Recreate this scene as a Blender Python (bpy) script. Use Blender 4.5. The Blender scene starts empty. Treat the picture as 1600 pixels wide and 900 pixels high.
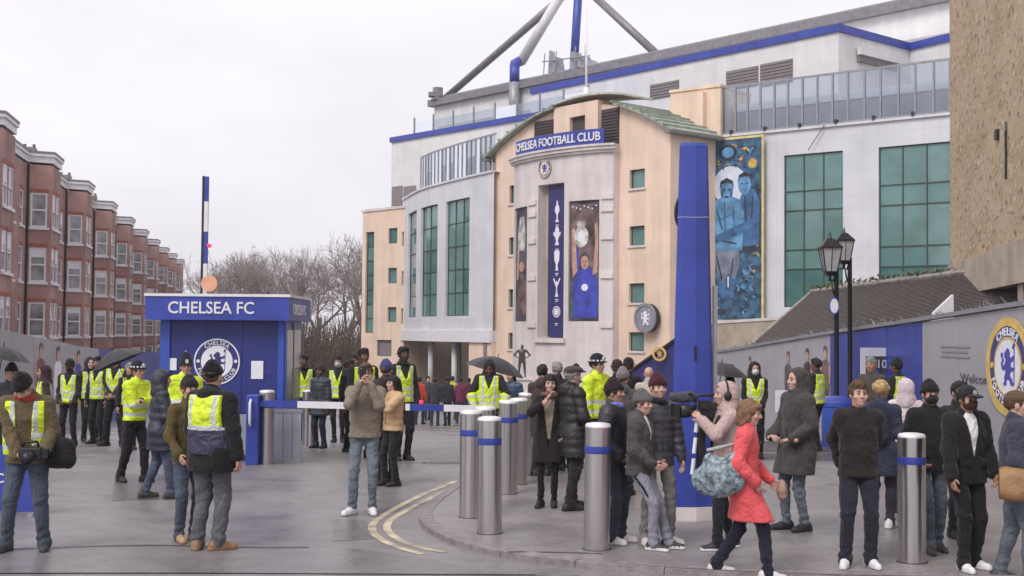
import bpy, bmesh, math, random
import numpy as np
from mathutils import Vector, Matrix
random.seed(7); np.random.seed(7)
SC = bpy.context.scene
COL = SC.collection
R = math.radians

# ------------------------------------------------------------------ camera
F_PX = 2000.0; PITCH = math.atan(72.0/2000.0); ROLL = R(0.5); CAMZ = 2.1
cF = np.array([0, math.cos(PITCH), math.sin(PITCH)])
cR0 = np.array([1.0, 0, 0]); cU0 = np.cross(cR0, cF)
cR = math.cos(ROLL)*cR0 + math.sin(ROLL)*cU0
cU = math.cos(ROLL)*cU0 - math.sin(ROLL)*cR0
CAM = np.array([0, 0, CAMZ])
cam_d = bpy.data.cameras.new('camera'); cam = bpy.data.objects.new('camera', cam_d); COL.objects.link(cam)
cam_d.sensor_width = 36.0; cam_d.lens = 36.0*F_PX/1600.0; cam_d.clip_start = 0.1; cam_d.clip_end = 3000
M = Matrix(((cR[0], cU[0], -cF[0], 0), (cR[1], cU[1], -cF[1], 0), (cR[2], cU[2], -cF[2], CAMZ), (0, 0, 0, 1)))
cam.matrix_world = M
SC.camera = cam

# ------------------------------------------------------------------ sky and sun (overcast)
SUN_EL, SUN_AZ = R(48), R(215)
w = bpy.data.worlds.new('World'); SC.world = w; w.use_nodes = True
nt = w.node_tree; nt.nodes.clear()
wo = nt.nodes.new('ShaderNodeOutputWorld'); bg = nt.nodes.new('ShaderNodeBackground')
sky = nt.nodes.new('ShaderNodeTexSky'); sky.sky_type = 'NISHITA'; sky.sun_disc = False
sky.sun_elevation = SUN_EL; sky.sun_rotation = SUN_AZ; sky.air_density = 1.0; sky.dust_density = 4.0
hsv = nt.nodes.new('ShaderNodeHueSaturation'); hsv.inputs['Saturation'].default_value = 0.12
nt.links.new(sky.outputs[0], hsv.inputs['Color'])
# an even cloud deck over the physical sky
tc = nt.nodes.new('ShaderNodeTexCoord'); cl = nt.nodes.new('ShaderNodeTexNoise')
cl.inputs['Scale'].default_value = 2.2; cl.inputs['Detail'].default_value = 5; cl.inputs['Roughness'].default_value = .55
mpg = nt.nodes.new('ShaderNodeMapping'); mpg.inputs['Scale'].default_value = (1, 1, 2.5)
nt.links.new(tc.outputs['Generated'], mpg.inputs[0]); nt.links.new(mpg.outputs[0], cl.inputs['Vector'])
cr = nt.nodes.new('ShaderNodeValToRGB')
cr.color_ramp.elements[0].position = .3; cr.color_ramp.elements[0].color = (6.2, 5.95, 6.5, 1)
cr.color_ramp.elements[1].position = .72; cr.color_ramp.elements[1].color = (8.5, 8.3, 8.8, 1)
nt.links.new(cl.outputs[0], cr.inputs[0])
mx = nt.nodes.new('ShaderNodeMix'); mx.data_type = 'RGBA'; mx.inputs['Factor'].default_value = .93
nt.links.new(hsv.outputs[0], mx.inputs[6]); nt.links.new(cr.outputs[0], mx.inputs[7])
nt.links.new(mx.outputs[2], bg.inputs[0]); bg.inputs[1].default_value = 0.10
nt.links.new(bg.outputs[0], wo.inputs[0])
sd = bpy.data.lights.new('sun', 'SUN'); sun = bpy.data.objects.new('sun', sd); COL.objects.link(sun)
sd.energy = 1.5; sd.angle = R(28); sd.color = (1.0, .97, .93)
# the veiled sun stands behind the camera and to its left
sdir = Vector((math.sin(SUN_AZ)*math.cos(SUN_EL), math.cos(SUN_AZ)*math.cos(SUN_EL), math.sin(SUN_EL)))
sun.rotation_euler = sdir.to_track_quat('Z', 'Y').to_euler()
SC.view_settings.view_transform = 'Standard'; SC.view_settings.look = 'None'
SC.view_settings.exposure = 0.46; SC.view_settings.gamma = 1.0; SC.view_settings.use_curve_mapping = False

# ------------------------------------------------------------------ pixel <-> world
def ray(px, py):
    d = cF*F_PX + cR*(px-800) + cU*(450-py)
    return d/np.linalg.norm(d)
def project(p):
    v = np.asarray(p, float)-CAM
    k = F_PX/np.dot(v, cF)
    return 800+np.dot(v, cR)*k, 450-np.dot(v, cU)*k
def gz(y):
    return float(np.interp(y, [0, 20, 25, 31, 42, 48, 70, 100], [0, 0, -.2, -.45, -1.05, -1.3, -1.75, -1.8]))
PAVE = 0.06
def Dp(px, py, y):            # the point seen at that pixel at depth y
    d = ray(px, py); return CAM + d*(y/d[1])
def Zp(px, py, z):            # the point seen at that pixel at height z
    d = ray(px, py); return CAM + d*((z-CAMZ)/d[2])
def Gp(px, py, up=0.0):       # the point of the ground seen at that pixel
    d = ray(px, py); t = 5.0; p = CAM
    for _ in range(60):
        p = CAM+d*t; h = p[2]-gz(p[1])-up
        t += h/max(-d[2], .02)*.7
    return CAM+d*t
def Gx(px, y, up=0.0):        # ground point at that pixel column and depth
    z = gz(y)+up
    # solve row
    lo, hi = 300.0, 1500.0
    for _ in range(40):
        m = (lo+hi)/2
        if Dp(px, m, y)[2] > z: lo = m
        else: hi = m
    return Dp(px, lo, y)

# ------------------------------------------------------------------ materials
MATS = {}
def _set(b, n, v):
    if n in b.inputs: b.inputs[n].default_value = v
def mat(name, col, rough=.7, metal=0.0, bump=0.0, scale=20.0, var=0.12, spec=.5, emit=None, detail=4, stretch=None, alpha=None, rvar=0.0):
    if name in MATS: return MATS[name]
    m = bpy.data.materials.new(name); m.use_nodes = True; t = m.node_tree; b = t.nodes['Principled BSDF']
    _set(b, 'Roughness', rough); _set(b, 'Metallic', metal); _set(b, 'Specular IOR Level', spec)
    c = tuple(col)+(1,)
    tcn = t.nodes.new('ShaderNodeTexCoord'); n = t.nodes.new('ShaderNodeTexNoise')
    n.inputs['Scale'].default_value = scale; n.inputs['Detail'].default_value = detail
    mp = t.nodes.new('ShaderNodeMapping'); t.links.new(tcn.outputs['Object'], mp.inputs[0]); t.links.new(mp.outputs[0], n.inputs['Vector'])
    if stretch: mp.inputs['Scale'].default_value = stretch
    r = t.nodes.new('ShaderNodeValToRGB')
    r.color_ramp.elements[0].position = .3; r.color_ramp.elements[1].position = .7
    r.color_ramp.elements[0].color = tuple(max(0, x*(1-var)) for x in col)+(1,)
    r.color_ramp.elements[1].color = tuple(min(1, x*(1+var)) for x in col)+(1,)
    t.links.new(n.outputs[0], r.inputs[0]); t.links.new(r.outputs[0], b.inputs['Base Color'])
    if rvar:
        mr = t.nodes.new('ShaderNodeMapRange'); mr.inputs[3].default_value = rough-rvar; mr.inputs[4].default_value = rough+rvar
        t.links.new(n.outputs[0], mr.inputs[0]); t.links.new(mr.outputs[0], b.inputs['Roughness'])
    if bump:
        bp = t.nodes.new('ShaderNodeBump'); bp.inputs['Strength'].default_value = bump; bp.inputs['Distance'].default_value = .02
        n2 = t.nodes.new('ShaderNodeTexNoise'); n2.inputs['Scale'].default_value = scale*3; n2.inputs['Detail'].default_value = 5
        t.links.new(mp.outputs[0], n2.inputs['Vector'])
        t.links.new(n2.outputs[0], bp.inputs['Height']); t.links.new(bp.outputs[0], b.inputs['Normal'])
    if False: pass
    if emit:
        _set(b, 'Emission Color', tuple(emit[:3])+(1,)); _set(b, 'Emission Strength', emit[3])
    if alpha is not None: _set(b, 'Alpha', alpha)
    MATS[name] = m; return m
def node(t, kind, **kw):
    n = t.nodes.new(kind)
    for k, v in kw.items(): setattr(n, k, v)
    return n
def math_n(t, op, a, b=None):
    n = t.nodes.new('ShaderNodeMath'); n.operation = op
    for i, v in enumerate((a, b)):
        if v is None: continue
        if isinstance(v, (int, float)): n.inputs[i].default_value = v
        else: t.links.new(v, n.inputs[i])
    return n.outputs[0]
def cloth(col, kind='w'):
    key = 'cloth_%s_%d_%d_%d' % (kind, int(col[0]*255), int(col[1]*255), int(col[2]*255))
    if key in MATS: return MATS[key]
    rough, var, fs, fstr, spec = {'w': (.92, .16, 6.5, .9, .15), 'denim': (.9, .34, 7.5, 1.0, .15), 'puff': (.48, .16, 9, .38, .5), 'leather': (.5, .2, 16, .4, .45)}.get(kind, (.85, .15, 7, .8, .2))
    m = mat(key, col, rough=rough, scale=5, var=var, spec=spec, detail=7); t = m.node_tree; b = t.nodes['Principled BSDF']
    tcn = t.nodes['Texture Coordinate']
    mp = node(t, 'ShaderNodeMapping'); mp.inputs['Scale'].default_value = (1.15, 1.15, .75); mp.inputs['Rotation'].default_value = (.25, .3, .2); t.links.new(tcn.outputs['Object'], mp.inputs[0])
    n1 = node(t, 'ShaderNodeTexNoise'); n1.inputs['Scale'].default_value = fs; n1.inputs['Detail'].default_value = 2.5; n1.inputs['Distortion'].default_value = 1.6; t.links.new(mp.outputs[0], n1.inputs['Vector'])
    rg_ = math_n(t, 'ABSOLUTE', math_n(t, 'SUBTRACT', n1.outputs[0], .5))       # creased ridges
    n2 = node(t, 'ShaderNodeTexNoise'); n2.inputs['Scale'].default_value = 140; n2.inputs['Detail'].default_value = 1; t.links.new(tcn.outputs['Object'], n2.inputs['Vector'])
    b1 = node(t, 'ShaderNodeBump'); b1.inputs['Strength'].default_value = fstr; b1.inputs['Distance'].default_value = .055; t.links.new(rg_, b1.inputs['Height'])
    b2 = node(t, 'ShaderNodeBump'); b2.inputs['Strength'].default_value = .25; b2.inputs['Distance'].default_value = .004; t.links.new(n2.outputs[0], b2.inputs['Height']); t.links.new(b1.outputs[0], b2.inputs['Normal'])
    t.links.new(b2.outputs[0], b.inputs['Normal'])
    if kind in ('w', 'denim') and 'Sheen Weight' in b.inputs: b.inputs['Sheen Weight'].default_value = .12
    return m
def facade(name, col, rough=.7, panel=None, joint=.8, streak=.16, bump=.1, spec=.3):
    """wall finish with panel joints, rain streaks and patchy weathering"""
    m = mat(name, col, rough=rough, scale=.8, var=.07, bump=bump, spec=spec, detail=9); t = m.node_tree; b = t.nodes['Principled BSDF']
    src = b.inputs['Base Color'].links[0].from_socket; tcn = t.nodes['Texture Coordinate']
    mp = node(t, 'ShaderNodeMapping'); mp.inputs['Scale'].default_value = (.9, .9, .09); t.links.new(tcn.outputs['Object'], mp.inputs[0])
    n = node(t, 'ShaderNodeTexNoise'); n.inputs['Scale'].default_value = 1.6; n.inputs['Detail'].default_value = 8; n.inputs['Roughness'].default_value = .65; t.links.new(mp.outputs[0], n.inputs['Vector'])
    mr = node(t, 'ShaderNodeMapRange'); mr.inputs[1].default_value = .38; mr.inputs[2].default_value = .66; mr.inputs[3].default_value = 1-streak; mr.inputs[4].default_value = 1.04; t.links.new(n.outputs[0], mr.inputs[0])
    q = node(t, 'ShaderNodeMix', data_type='RGBA', blend_type='MULTIPLY'); q.inputs['Factor'].default_value = 1; t.links.new(src, q.inputs[6]); t.links.new(mr.outputs[0], q.inputs[7]); cur = q.outputs[2]
    if panel:
        sp = node(t, 'ShaderNodeSeparateXYZ'); t.links.new(tcn.outputs['Object'], sp.inputs[0]); cb = node(t, 'ShaderNodeCombineXYZ')
        t.links.new(math_n(t, 'SUBTRACT', math_n(t, 'MULTIPLY', sp.outputs[0], .77), math_n(t, 'MULTIPLY', sp.outputs[1], .63)), cb.inputs[0]); t.links.new(sp.outputs[2], cb.inputs[1])
        br = node(t, 'ShaderNodeTexBrick'); br.offset = panel[2]; br.inputs['Scale'].default_value = 1; br.inputs['Brick Width'].default_value = panel[0]; br.inputs['Row Height'].default_value = panel[1]; br.inputs['Mortar Size'].default_value = .016
        br.inputs['Color1'].default_value = (1, 1, 1, 1); br.inputs['Color2'].default_value = (.95, .95, .96, 1); br.inputs['Mortar'].default_value = (joint, joint, joint, 1); t.links.new(cb.outputs[0], br.inputs['Vector'])
        q = node(t, 'ShaderNodeMix', data_type='RGBA', blend_type='MULTIPLY'); q.inputs['Factor'].default_value = 1; t.links.new(cur, q.inputs[6]); t.links.new(br.outputs[0], q.inputs[7]); cur = q.outputs[2]
    t.links.new(cur, b.inputs['Base Color']); return m
def skin(c): return mat('skin_%d_%d' % (int(c[0]*255), int(c[1]*255)), c, rough=.55, scale=30, var=.1, spec=.35, bump=.1)

# ------------------------------------------------------------------ objects
def tag(o, label=None, cat=None, group=None, kind=None):
    if label: o['label'] = label
    if cat: o['category'] = cat
    if group: o['group'] = group
    if kind: o['kind'] = kind
    return o
def thing(name, label, cat, loc=(0, 0, 0), rz=0.0, group=None):
    o = bpy.data.objects.new(name, None); COL.objects.link(o)
    o.location = tuple(float(x) for x in loc); o.rotation_euler = (0, 0, rz); o.empty_display_size = .2
    return tag(o, label, cat, group)
def link_mesh(name, me, mats, parent=None, smooth=False):
    for m in (mats if isinstance(mats, (list, tuple)) else [mats]): me.materials.append(m)
    if smooth: me.shade_smooth()
    o = bpy.data.objects.new(name, me); COL.objects.link(o)
    if parent is not None: o.parent = parent
    return o
def copy_tree(o, parent=None):
    c = o.copy(); COL.objects.link(c)
    if parent is not None: c.parent = parent; c.matrix_parent_inverse = o.matrix_parent_inverse.copy()
    for ch in list(o.children): copy_tree(ch, c)
    return c
class MB:
    """collects faces; build() links them as one mesh object"""
    def __init__(s): s.v = []; s.f = []; s.m = []
    def poly(s, pts, m=0):
        k = len(s.v); s.v += [tuple(map(float, p)) for p in pts]; s.f.append(tuple(range(k, k+len(pts)))); s.m.append(m)
    def hexa(s, p, m=0):      # 8 corners: bottom 4 then top 4
        k = len(s.v); s.v += [tuple(map(float, q)) for q in p]
        for f in ((3, 2, 1, 0), (4, 5, 6, 7), (0, 1, 5, 4), (1, 2, 6, 5), (2, 3, 7, 6), (3, 0, 4, 7)):
            s.f.append(tuple(k+i for i in f)); s.m.append(m)
    def box(s, x0, x1, y0, y1, z0, z1, m=0):
        s.hexa([(x0, y0, z0), (x1, y0, z0), (x1, y1, z0), (x0, y1, z0), (x0, y0, z1), (x1, y0, z1), (x1, y1, z1), (x0, y1, z1)], m)
    def prism(s, pts, fn, d0, d1, m=0):    # polygon pts (a,b) -> fn(a,b,d)
        n = len(pts); k = len(s.v)
        s.v += [tuple(map(float, fn(a, b, d0))) for a, b in pts] + [tuple(map(float, fn(a, b, d1))) for a, b in pts]
        s.f.append(tuple(k+n-1-i for i in range(n))); s.m.append(m)
        s.f.append(tuple(k+n+i for i in range(n))); s.m.append(m)
        for i in range(n):
            j = (i+1) % n; s.f.append((k+i, k+j, k+n+j, k+n+i)); s.m.append(m)
    def tube(s, pts, rad, n=8, m=0, cap=True):
        pts = [np.asarray(p, float) for p in pts]
        if not hasattr(rad, '__len__'): rad = [rad]*len(pts)
        rings = []; up = None
        for i, p in enumerate(pts):
            a = pts[min(i+1, len(pts)-1)]-pts[max(i-1, 0)]; a = a/(np.linalg.norm(a)+1e-9)
            if up is None:
                up = np.array([0, 0, 1.0]) if abs(a[2]) < .9 else np.array([1.0, 0, 0])
            x = np.cross(up, a); x /= np.linalg.norm(x)+1e-9; y = np.cross(a, x); up = y
            k = len(s.v); rings.append(k)
            for j in range(n):
                t = 2*math.pi*j/n; s.v.append(tuple(p+rad[i]*(math.cos(t)*x+math.sin(t)*y)))
        for i in range(len(pts)-1):
            for j in range(n):
                j2 = (j+1) % n; s.f.append((rings[i]+j, rings[i]+j2, rings[i+1]+j2, rings[i+1]+j)); s.m.append(m)
        if cap:
            s.f.append(tuple(rings[0]+n-1-j for j in range(n))); s.m.append(m)
            s.f.append(tuple(rings[-1]+j for j in range(n))); s.m.append(m)
    def lathe(s, prof, n=24, c=(0, 0, 0), m=0):   # prof: list of (r,z)
        rings = []
        for r, z in prof:
            k = len(s.v); rings.append(k)
            for j in range(n):
                t = 2*math.pi*j/n; s.v.append((c[0]+r*math.cos(t), c[1]+r*math.sin(t), c[2]+z))
        for i in range(len(prof)-1):
            for j in range(n):
                j2 = (j+1) % n; s.f.append((rings[i]+j, rings[i]+j2, rings[i+1]+j2, rings[i+1]+j)); s.m.append(m)
        s.f.append(tuple(rings[0]+n-1-j for j in range(n))); s.m.append(m)
        s.f.append(tuple(rings[-1]+j for j in range(n))); s.m.append(m)
    def mesh(s, name):
        me = bpy.data.meshes.new(name); me.from_pydata(s.v, [], s.f)
        if any(s.m): me.polygons.foreach_set('material_index', s.m)
        me.update(); return me
    def build(s, name, mats, parent=None, smooth=False, autosmooth=None):
        me = s.mesh(name)
        bm = bmesh.new(); bm.from_mesh(me); bmesh.ops.recalc_face_normals(bm, faces=bm.faces); bm.to_mesh(me); bm.free()
        o = link_mesh(name, me, mats, parent, smooth or autosmooth is not None)
        if autosmooth is not None:
            try: me.set_sharp_from_angle(angle=R(autosmooth))
            except Exception: pass
        return o
def bevel(o, wdt=.01, seg=2):
    md = o.modifiers.new('bevel', 'BEVEL'); md.width = wdt; md.segments = seg; md.limit_method = 'ANGLE'; md.angle_limit = R(40)
    return o
def text_mesh(txt, size=1.0, ext=0.01, bold=0.0, space=1.0, align='CENTER'):
    cu = bpy.data.curves.new('lettering', 'FONT'); cu.body = txt; cu.size = size; cu.extrude = ext; cu.offset = bold
    cu.align_x = align; cu.align_y = 'CENTER'; cu.space_character = space; cu.resolution_u = 3
    o = bpy.data.objects.new('lettering', cu); COL.objects.link(o)
    bpy.context.view_layer.update()
    dg = bpy.context.evaluated_depsgraph_get()
    me = bpy.data.meshes.new_from_object(o.evaluated_get(dg))
    bpy.data.objects.remove(o); bpy.data.curves.remove(cu)
    me.materials.clear()
    return me
def map_mesh(me, fn):
    n = len(me.vertices); a = np.empty(n*3); me.vertices.foreach_get('co', a); a = a.reshape(-1, 3)
    a = np.array([fn(*p) for p in a]) if n else a
    me.vertices.foreach_set('co', a.ravel()); me.update(); return me
def text_part(txt, fn, width, m, parent, name='lettering', ext=.01, bold=0.0, height=None, space=1.0):
    me = text_mesh(txt, 1.0, 1.0, bold, space)
    n = len(me.vertices); a = np.empty(n*3); me.vertices.foreach_get('co', a); a = a.reshape(-1, 3)
    x0, x1, y0, y1 = a[:, 0].min(), a[:, 0].max(), a[:, 1].min(), a[:, 1].max()
    k = width/(x1-x0); kv = k if height is None else height/(y1-y0)
    map_mesh(me, lambda x, y, z: fn((x-(x0+x1)/2)*k, (y-(y0+y1)/2)*kv, ext*(z+1)/2))
    return link_mesh(name, me, m, parent)

class Fac:
    """a facade: plan polyline with s along it; pt(s,z,d) with d outwards"""
    def __init__(s, pts, out, smooth=0):
        P = np.array([[p[0], p[1]] for p in pts], float)
        if smooth:
            t = np.concatenate([[0], np.cumsum(np.linalg.norm(np.diff(P, axis=0), axis=1))])
            T = np.linspace(0, t[-1], smooth); Q = np.zeros((smooth, 2))
            # Catmull-Rom style cubic through the points
            for c in (0, 1):
                mm = np.gradient(P[:, c], t)
                k = np.clip(np.searchsorted(t, T)-1, 0, len(t)-2); h = t[k+1]-t[k]; u = (T-t[k])/h
                Q[:, c] = (2*u**3-3*u**2+1)*P[k, c]+(u**3-2*u**2+u)*h*mm[k]+(-2*u**3+3*u**2)*P[k+1, c]+(u**3-u**2)*h*mm[k+1]
            P = Q
        s.P = P; s.t = np.concatenate([[0], np.cumsum(np.linalg.norm(np.diff(P, axis=0), axis=1))]); s.L = s.t[-1]
        s.out = np.array(out[:2], float); s.curved = smooth > 0
    def xy(s, u):
        if u <= 0: d = (s.P[1]-s.P[0])/(s.t[1]); return s.P[0]+d*u, d
        if u >= s.L: d = (s.P[-1]-s.P[-2])/(s.t[-1]-s.t[-2]); return s.P[-1]+d*(u-s.L), d
        k = min(max(int(np.searchsorted(s.t, u))-1, 0), len(s.t)-2)
        d = (s.P[k+1]-s.P[k])/(s.t[k+1]-s.t[k]); return s.P[k]+d*(u-s.t[k]), d
    def pt(s, u, z, d=0.0):
        p, t = s.xy(u); n = np.array([t[1], -t[0]])
        if np.dot(n, s.out) < 0: n = -n
        return np.array([p[0]+n[0]*d, p[1]+n[1]*d, z])
    def s_at(s, px, z=5.0, lo=None, hi=None):
        lo = -3 if lo is None else lo; hi = s.L+6 if hi is None else hi
        us = np.linspace(lo, hi, 500); xs = np.array([project(s.pt(u, z))[0] for u in us])
        o = np.argsort(xs); return float(np.interp(px, xs[o], us[o]))
    def z_at(s, u, py):
        p = s.pt(u, 0); lo, hi = -10.0, 60.0
        for _ in range(50):
            m = (lo+hi)/2
            if project((p[0], p[1], m))[1] > py: lo = m
            else: hi = m
        return lo
    def fn(s, u0=0.0, z0=0.0, sgn=1): return lambda a, b, d: s.pt(u0+sgn*a, z0+b, d)
def cuts(a, b, step):
    n = max(1, int(math.ceil((b-a)/step))); return [a+(b-a)*i/n for i in range(n)]
def fbox(mb, F, u0, u1, z0, z1, d0, d1, m=0, step=None):
    us = [u0, u1] if not (step or F.curved) else cuts(u0, u1, step or .6)+[u1]
    for a, b in zip(us[:-1], us[1:]):
        mb.hexa([F.pt(a, z0, d1), F.pt(b, z0, d1), F.pt(b, z0, d0), F.pt(a, z0, d0),
                 F.pt(a, z1, d1), F.pt(b, z1, d1), F.pt(b, z1, d0), F.pt(a, z1, d0)], m)
def wall_holes(F, u0, u1, z0, z1, holes, depth=.2, step=1e9, m=0, mr=0):
    mb = MB()
    us = sorted(set([u0, u1]+[h[0] for h in holes]+[h[1] for h in holes])); us = [u for u in us if u0-1e-6 <= u <= u1+1e-6]
    zs = sorted(set([z0, z1]+[h[2] for h in holes]+[h[3] for h in holes])); zs = [z for z in zs if z0-1e-6 <= z <= z1+1e-6]
    uu = []
    for a, b in zip(us[:-1], us[1:]): uu += cuts(a, b, step)
    uu.append(us[-1])
    for a, b in zip(uu[:-1], uu[1:]):
        for c, d in zip(zs[:-1], zs[1:]):
            cm, dm = (a+b)/2, (c+d)/2
            if any(h[0] < cm < h[1] and h[2] < dm < h[3] for h in holes): continue
            mb.poly([F.pt(a, c), F.pt(b, c), F.pt(b, d), F.pt(a, d)], m)
    for h in holes:
        ee = cuts(h[0], h[1], step)+[h[1]]
        for z in (h[2], h[3]):
            for a, b in zip(ee[:-1], ee[1:]): mb.poly([F.pt(a, z), F.pt(b, z), F.pt(b, z, -depth), F.pt(a, z, -depth)], mr)
        for u in (h[0], h[1]): mb.poly([F.pt(u, h[2]), F.pt(u, h[3]), F.pt(u, h[3], -depth), F.pt(u, h[2], -depth)], mr)
    return mb
# ------------------------------------------------------------------ base materials
def asphalt_mat(name, col, rough, seed=0.0):
    m = bpy.data.materials.new(name); m.use_nodes = True; t = m.node_tree; b = t.nodes['Principled BSDF']
    tcn = node(t, 'ShaderNodeTexCoord'); mp = node(t, 'ShaderNodeMapping'); t.links.new(tcn.outputs['Object'], mp.inputs[0]); mp.inputs['Location'].default_value = (seed, seed, 0)
    big = node(t, 'ShaderNodeTexNoise'); big.inputs['Scale'].default_value = .5; big.inputs['Detail'].default_value = 6; big.inputs['Roughness'].default_value = .6
    fine = node(t, 'ShaderNodeTexNoise'); fine.inputs['Scale'].default_value = 60; fine.inputs['Detail'].default_value = 2
    mid = node(t, 'ShaderNodeTexNoise'); mid.inputs['Scale'].default_value = 3.2; mid.inputs['Detail'].default_value = 8; mid.inputs['Roughness'].default_value = .65
    for n in (big, fine, mid): t.links.new(mp.outputs[0], n.inputs['Vector'])
    r = node(t, 'ShaderNodeValToRGB'); r.color_ramp.elements[0].position = .32; r.color_ramp.elements[1].position = .7
    r.color_ramp.elements[0].color = tuple(c*.68 for c in col)+(1,); r.color_ramp.elements[1].color = tuple(c*1.28 for c in col)+(1,)
    s = math_n(t, 'ADD', math_n(t, 'MULTIPLY', mid.outputs[0], .6), math_n(t, 'MULTIPLY', big.outputs[0], .4))
    t.links.new(s, r.inputs[0])
    mxn = node(t, 'ShaderNodeMix', data_type='RGBA', blend_type='OVERLAY'); mxn.inputs['Factor'].default_value = .6
    t.links.new(r.outputs[0], mxn.inputs[6]); t.links.new(fine.outputs[0], mxn.inputs[7]); t.links.new(mxn.outputs[2], b.inputs['Base Color'])
    mr = node(t, 'ShaderNodeMapRange'); mr.inputs[1].default_value = .35; mr.inputs[2].default_value = .65; mr.inputs[3].default_value = rough-.15; mr.inputs[4].default_value = rough+.16
    t.links.new(big.outputs[0], mr.inputs[0]); t.links.new(mr.outputs[0], b.inputs['Roughness'])
    bp = node(t, 'ShaderNodeBump'); bp.inputs['Strength'].default_value = .25; bp.inputs['Distance'].default_value = .01
    t.links.new(fine.outputs[0], bp.inputs['Height']); t.links.new(bp.outputs[0], b.inputs['Normal'])
    return m
M_ROAD = asphalt_mat('wet_asphalt', (.215, .197, .203), .37)
M_APRON = asphalt_mat('wet_asphalt_apron', (.175, .160, .165), .33, 13.0)
M_PAVE = asphalt_mat('wet_paving', (.24, .217, .217), .38, 31.0)
M_KERB = mat('granite_kerb', (.23, .20, .20), .6, bump=.4, scale=12, var=.25)
M_TAR = mat('tar_joint', (.05, .046, .048), .45, scale=9, var=.4)
M_YEL = mat('worn_yellow_paint', (.46, .40, .29), .6, scale=3.5, var=.45, bump=.3, detail=8)
M_WHITE = mat('white_paint', (.74, .73, .76), .5, scale=3, var=.06, bump=.05)
M_STONE = facade('portland_stone', (.71, .65, .63), .8, (1.1, .62, .5), .90, .16, .2)
M_PEACH = facade('peach_render', (.80, .62, .49), .85, None, .9, .13, .12)
M_PANEL = facade('pale_grey_cladding', (.65, .65, .69), .5, (1.5, 2.95, 0.0), .88, .05, .05)
M_CREAM = facade('off_white_cladding', (.70, .69, .69), .55, (3.2, 1.4, 0.0), .90, .06, .05)
M_STEELG = mat('grey_steel', (.30, .30, .33), .45, .3, scale=4, var=.15)
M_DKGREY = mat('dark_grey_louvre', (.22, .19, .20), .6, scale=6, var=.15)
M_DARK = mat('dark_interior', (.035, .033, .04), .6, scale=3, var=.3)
M_TUBE = mat('dark_steel_tube', (.20, .19, .21), .45, .2, scale=3, var=.2)
M_BLUE = mat('royal_blue_paint', (.036, .058, .32), .4, scale=2.2, var=.22, bump=.1, spec=.5, detail=9, rvar=.12)
M_BLUE2 = mat('bright_blue_paint', (.035, .085, .40), .38, scale=2.5, var=.14, bump=.06)
M_NAVY = mat('navy_print', (.030, .030, .135), .5, scale=2.5, var=.18)
M_GREENCU = mat('verdigris_copper', (.29, .335, .275), .65, scale=2.2, var=.28, bump=.2, detail=8)
M_GOLD = mat('gold_paint', (.66, .46, .14), .45, scale=5, var=.15)
M_BLACK = mat('black_iron', (.022, .022, .025), .4, .3, scale=9, var=.3)
M_STEEL = mat('brushed_steel', (.56, .53, .53), .30, 1.0, scale=10, var=.06, stretch=(2, 2, .12), rvar=.05)
M_PAPER = mat('white_paper', (.76, .76, .82), .7, scale=8, var=.05)
M_SLATE = mat('grey_roof_tiles', (.10, .082, .073), .8, scale=5, var=.22, bump=.3, detail=8)
M_HOARD = mat('grey_hoarding', (.36, .35, .38), .55, scale=1.6, var=.08, bump=.05)
M_CONC = mat('stained_concrete', (.42, .35, .28), .85, scale=1.7, var=.22, bump=.4, detail=9)
def glass_mat(name, col, rough=.06, var=.25, scale=.8):
    m = mat(name, col, rough, scale=scale, var=var, spec=.7, detail=3); return m
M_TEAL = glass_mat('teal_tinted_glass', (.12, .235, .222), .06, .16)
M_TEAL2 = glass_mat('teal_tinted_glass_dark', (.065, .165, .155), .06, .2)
M_TEAL3 = glass_mat('teal_tinted_glass_pale', (.15, .26, .25), .09, .2)
M_MULL = mat('dark_mullion', (.045, .06, .06), .5)
M_VOID = mat('dark_brown_louvre', (.07, .05, .05), .6, scale=6, var=.15)
M_WIN = glass_mat('house_window_glass', (.24, .25, .27), .05, .6, 1.2)
M_CLEAR = None
def clear_glass():
    m = bpy.data.materials.new('clear_glass'); m.use_nodes = True; t = m.node_tree; t.nodes.clear()
    o = node(t, 'ShaderNodeOutputMaterial'); a = node(t, 'ShaderNodeBsdfTransparent'); a.inputs[0].default_value = (.55, .64, .73, 1)
    g = node(t, 'ShaderNodeBsdfGlossy'); g.inputs[0].default_value = (.9, .95, 1, 1); g.inputs['Roughness'].default_value = .05
    mm = node(t, 'ShaderNodeMixShader'); fr = node(t, 'ShaderNodeFresnel'); fr.inputs[0].default_value = 1.6
    t.links.new(math_n(t, 'ADD', fr.outputs[0], .16), mm.inputs[0]); t.links.new(a.outputs[0], mm.inputs[1]); t.links.new(g.outputs[0], mm.inputs[2]); t.links.new(mm.outputs[0], o.inputs[0])
    return m
M_CLEAR = clear_glass()
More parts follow.
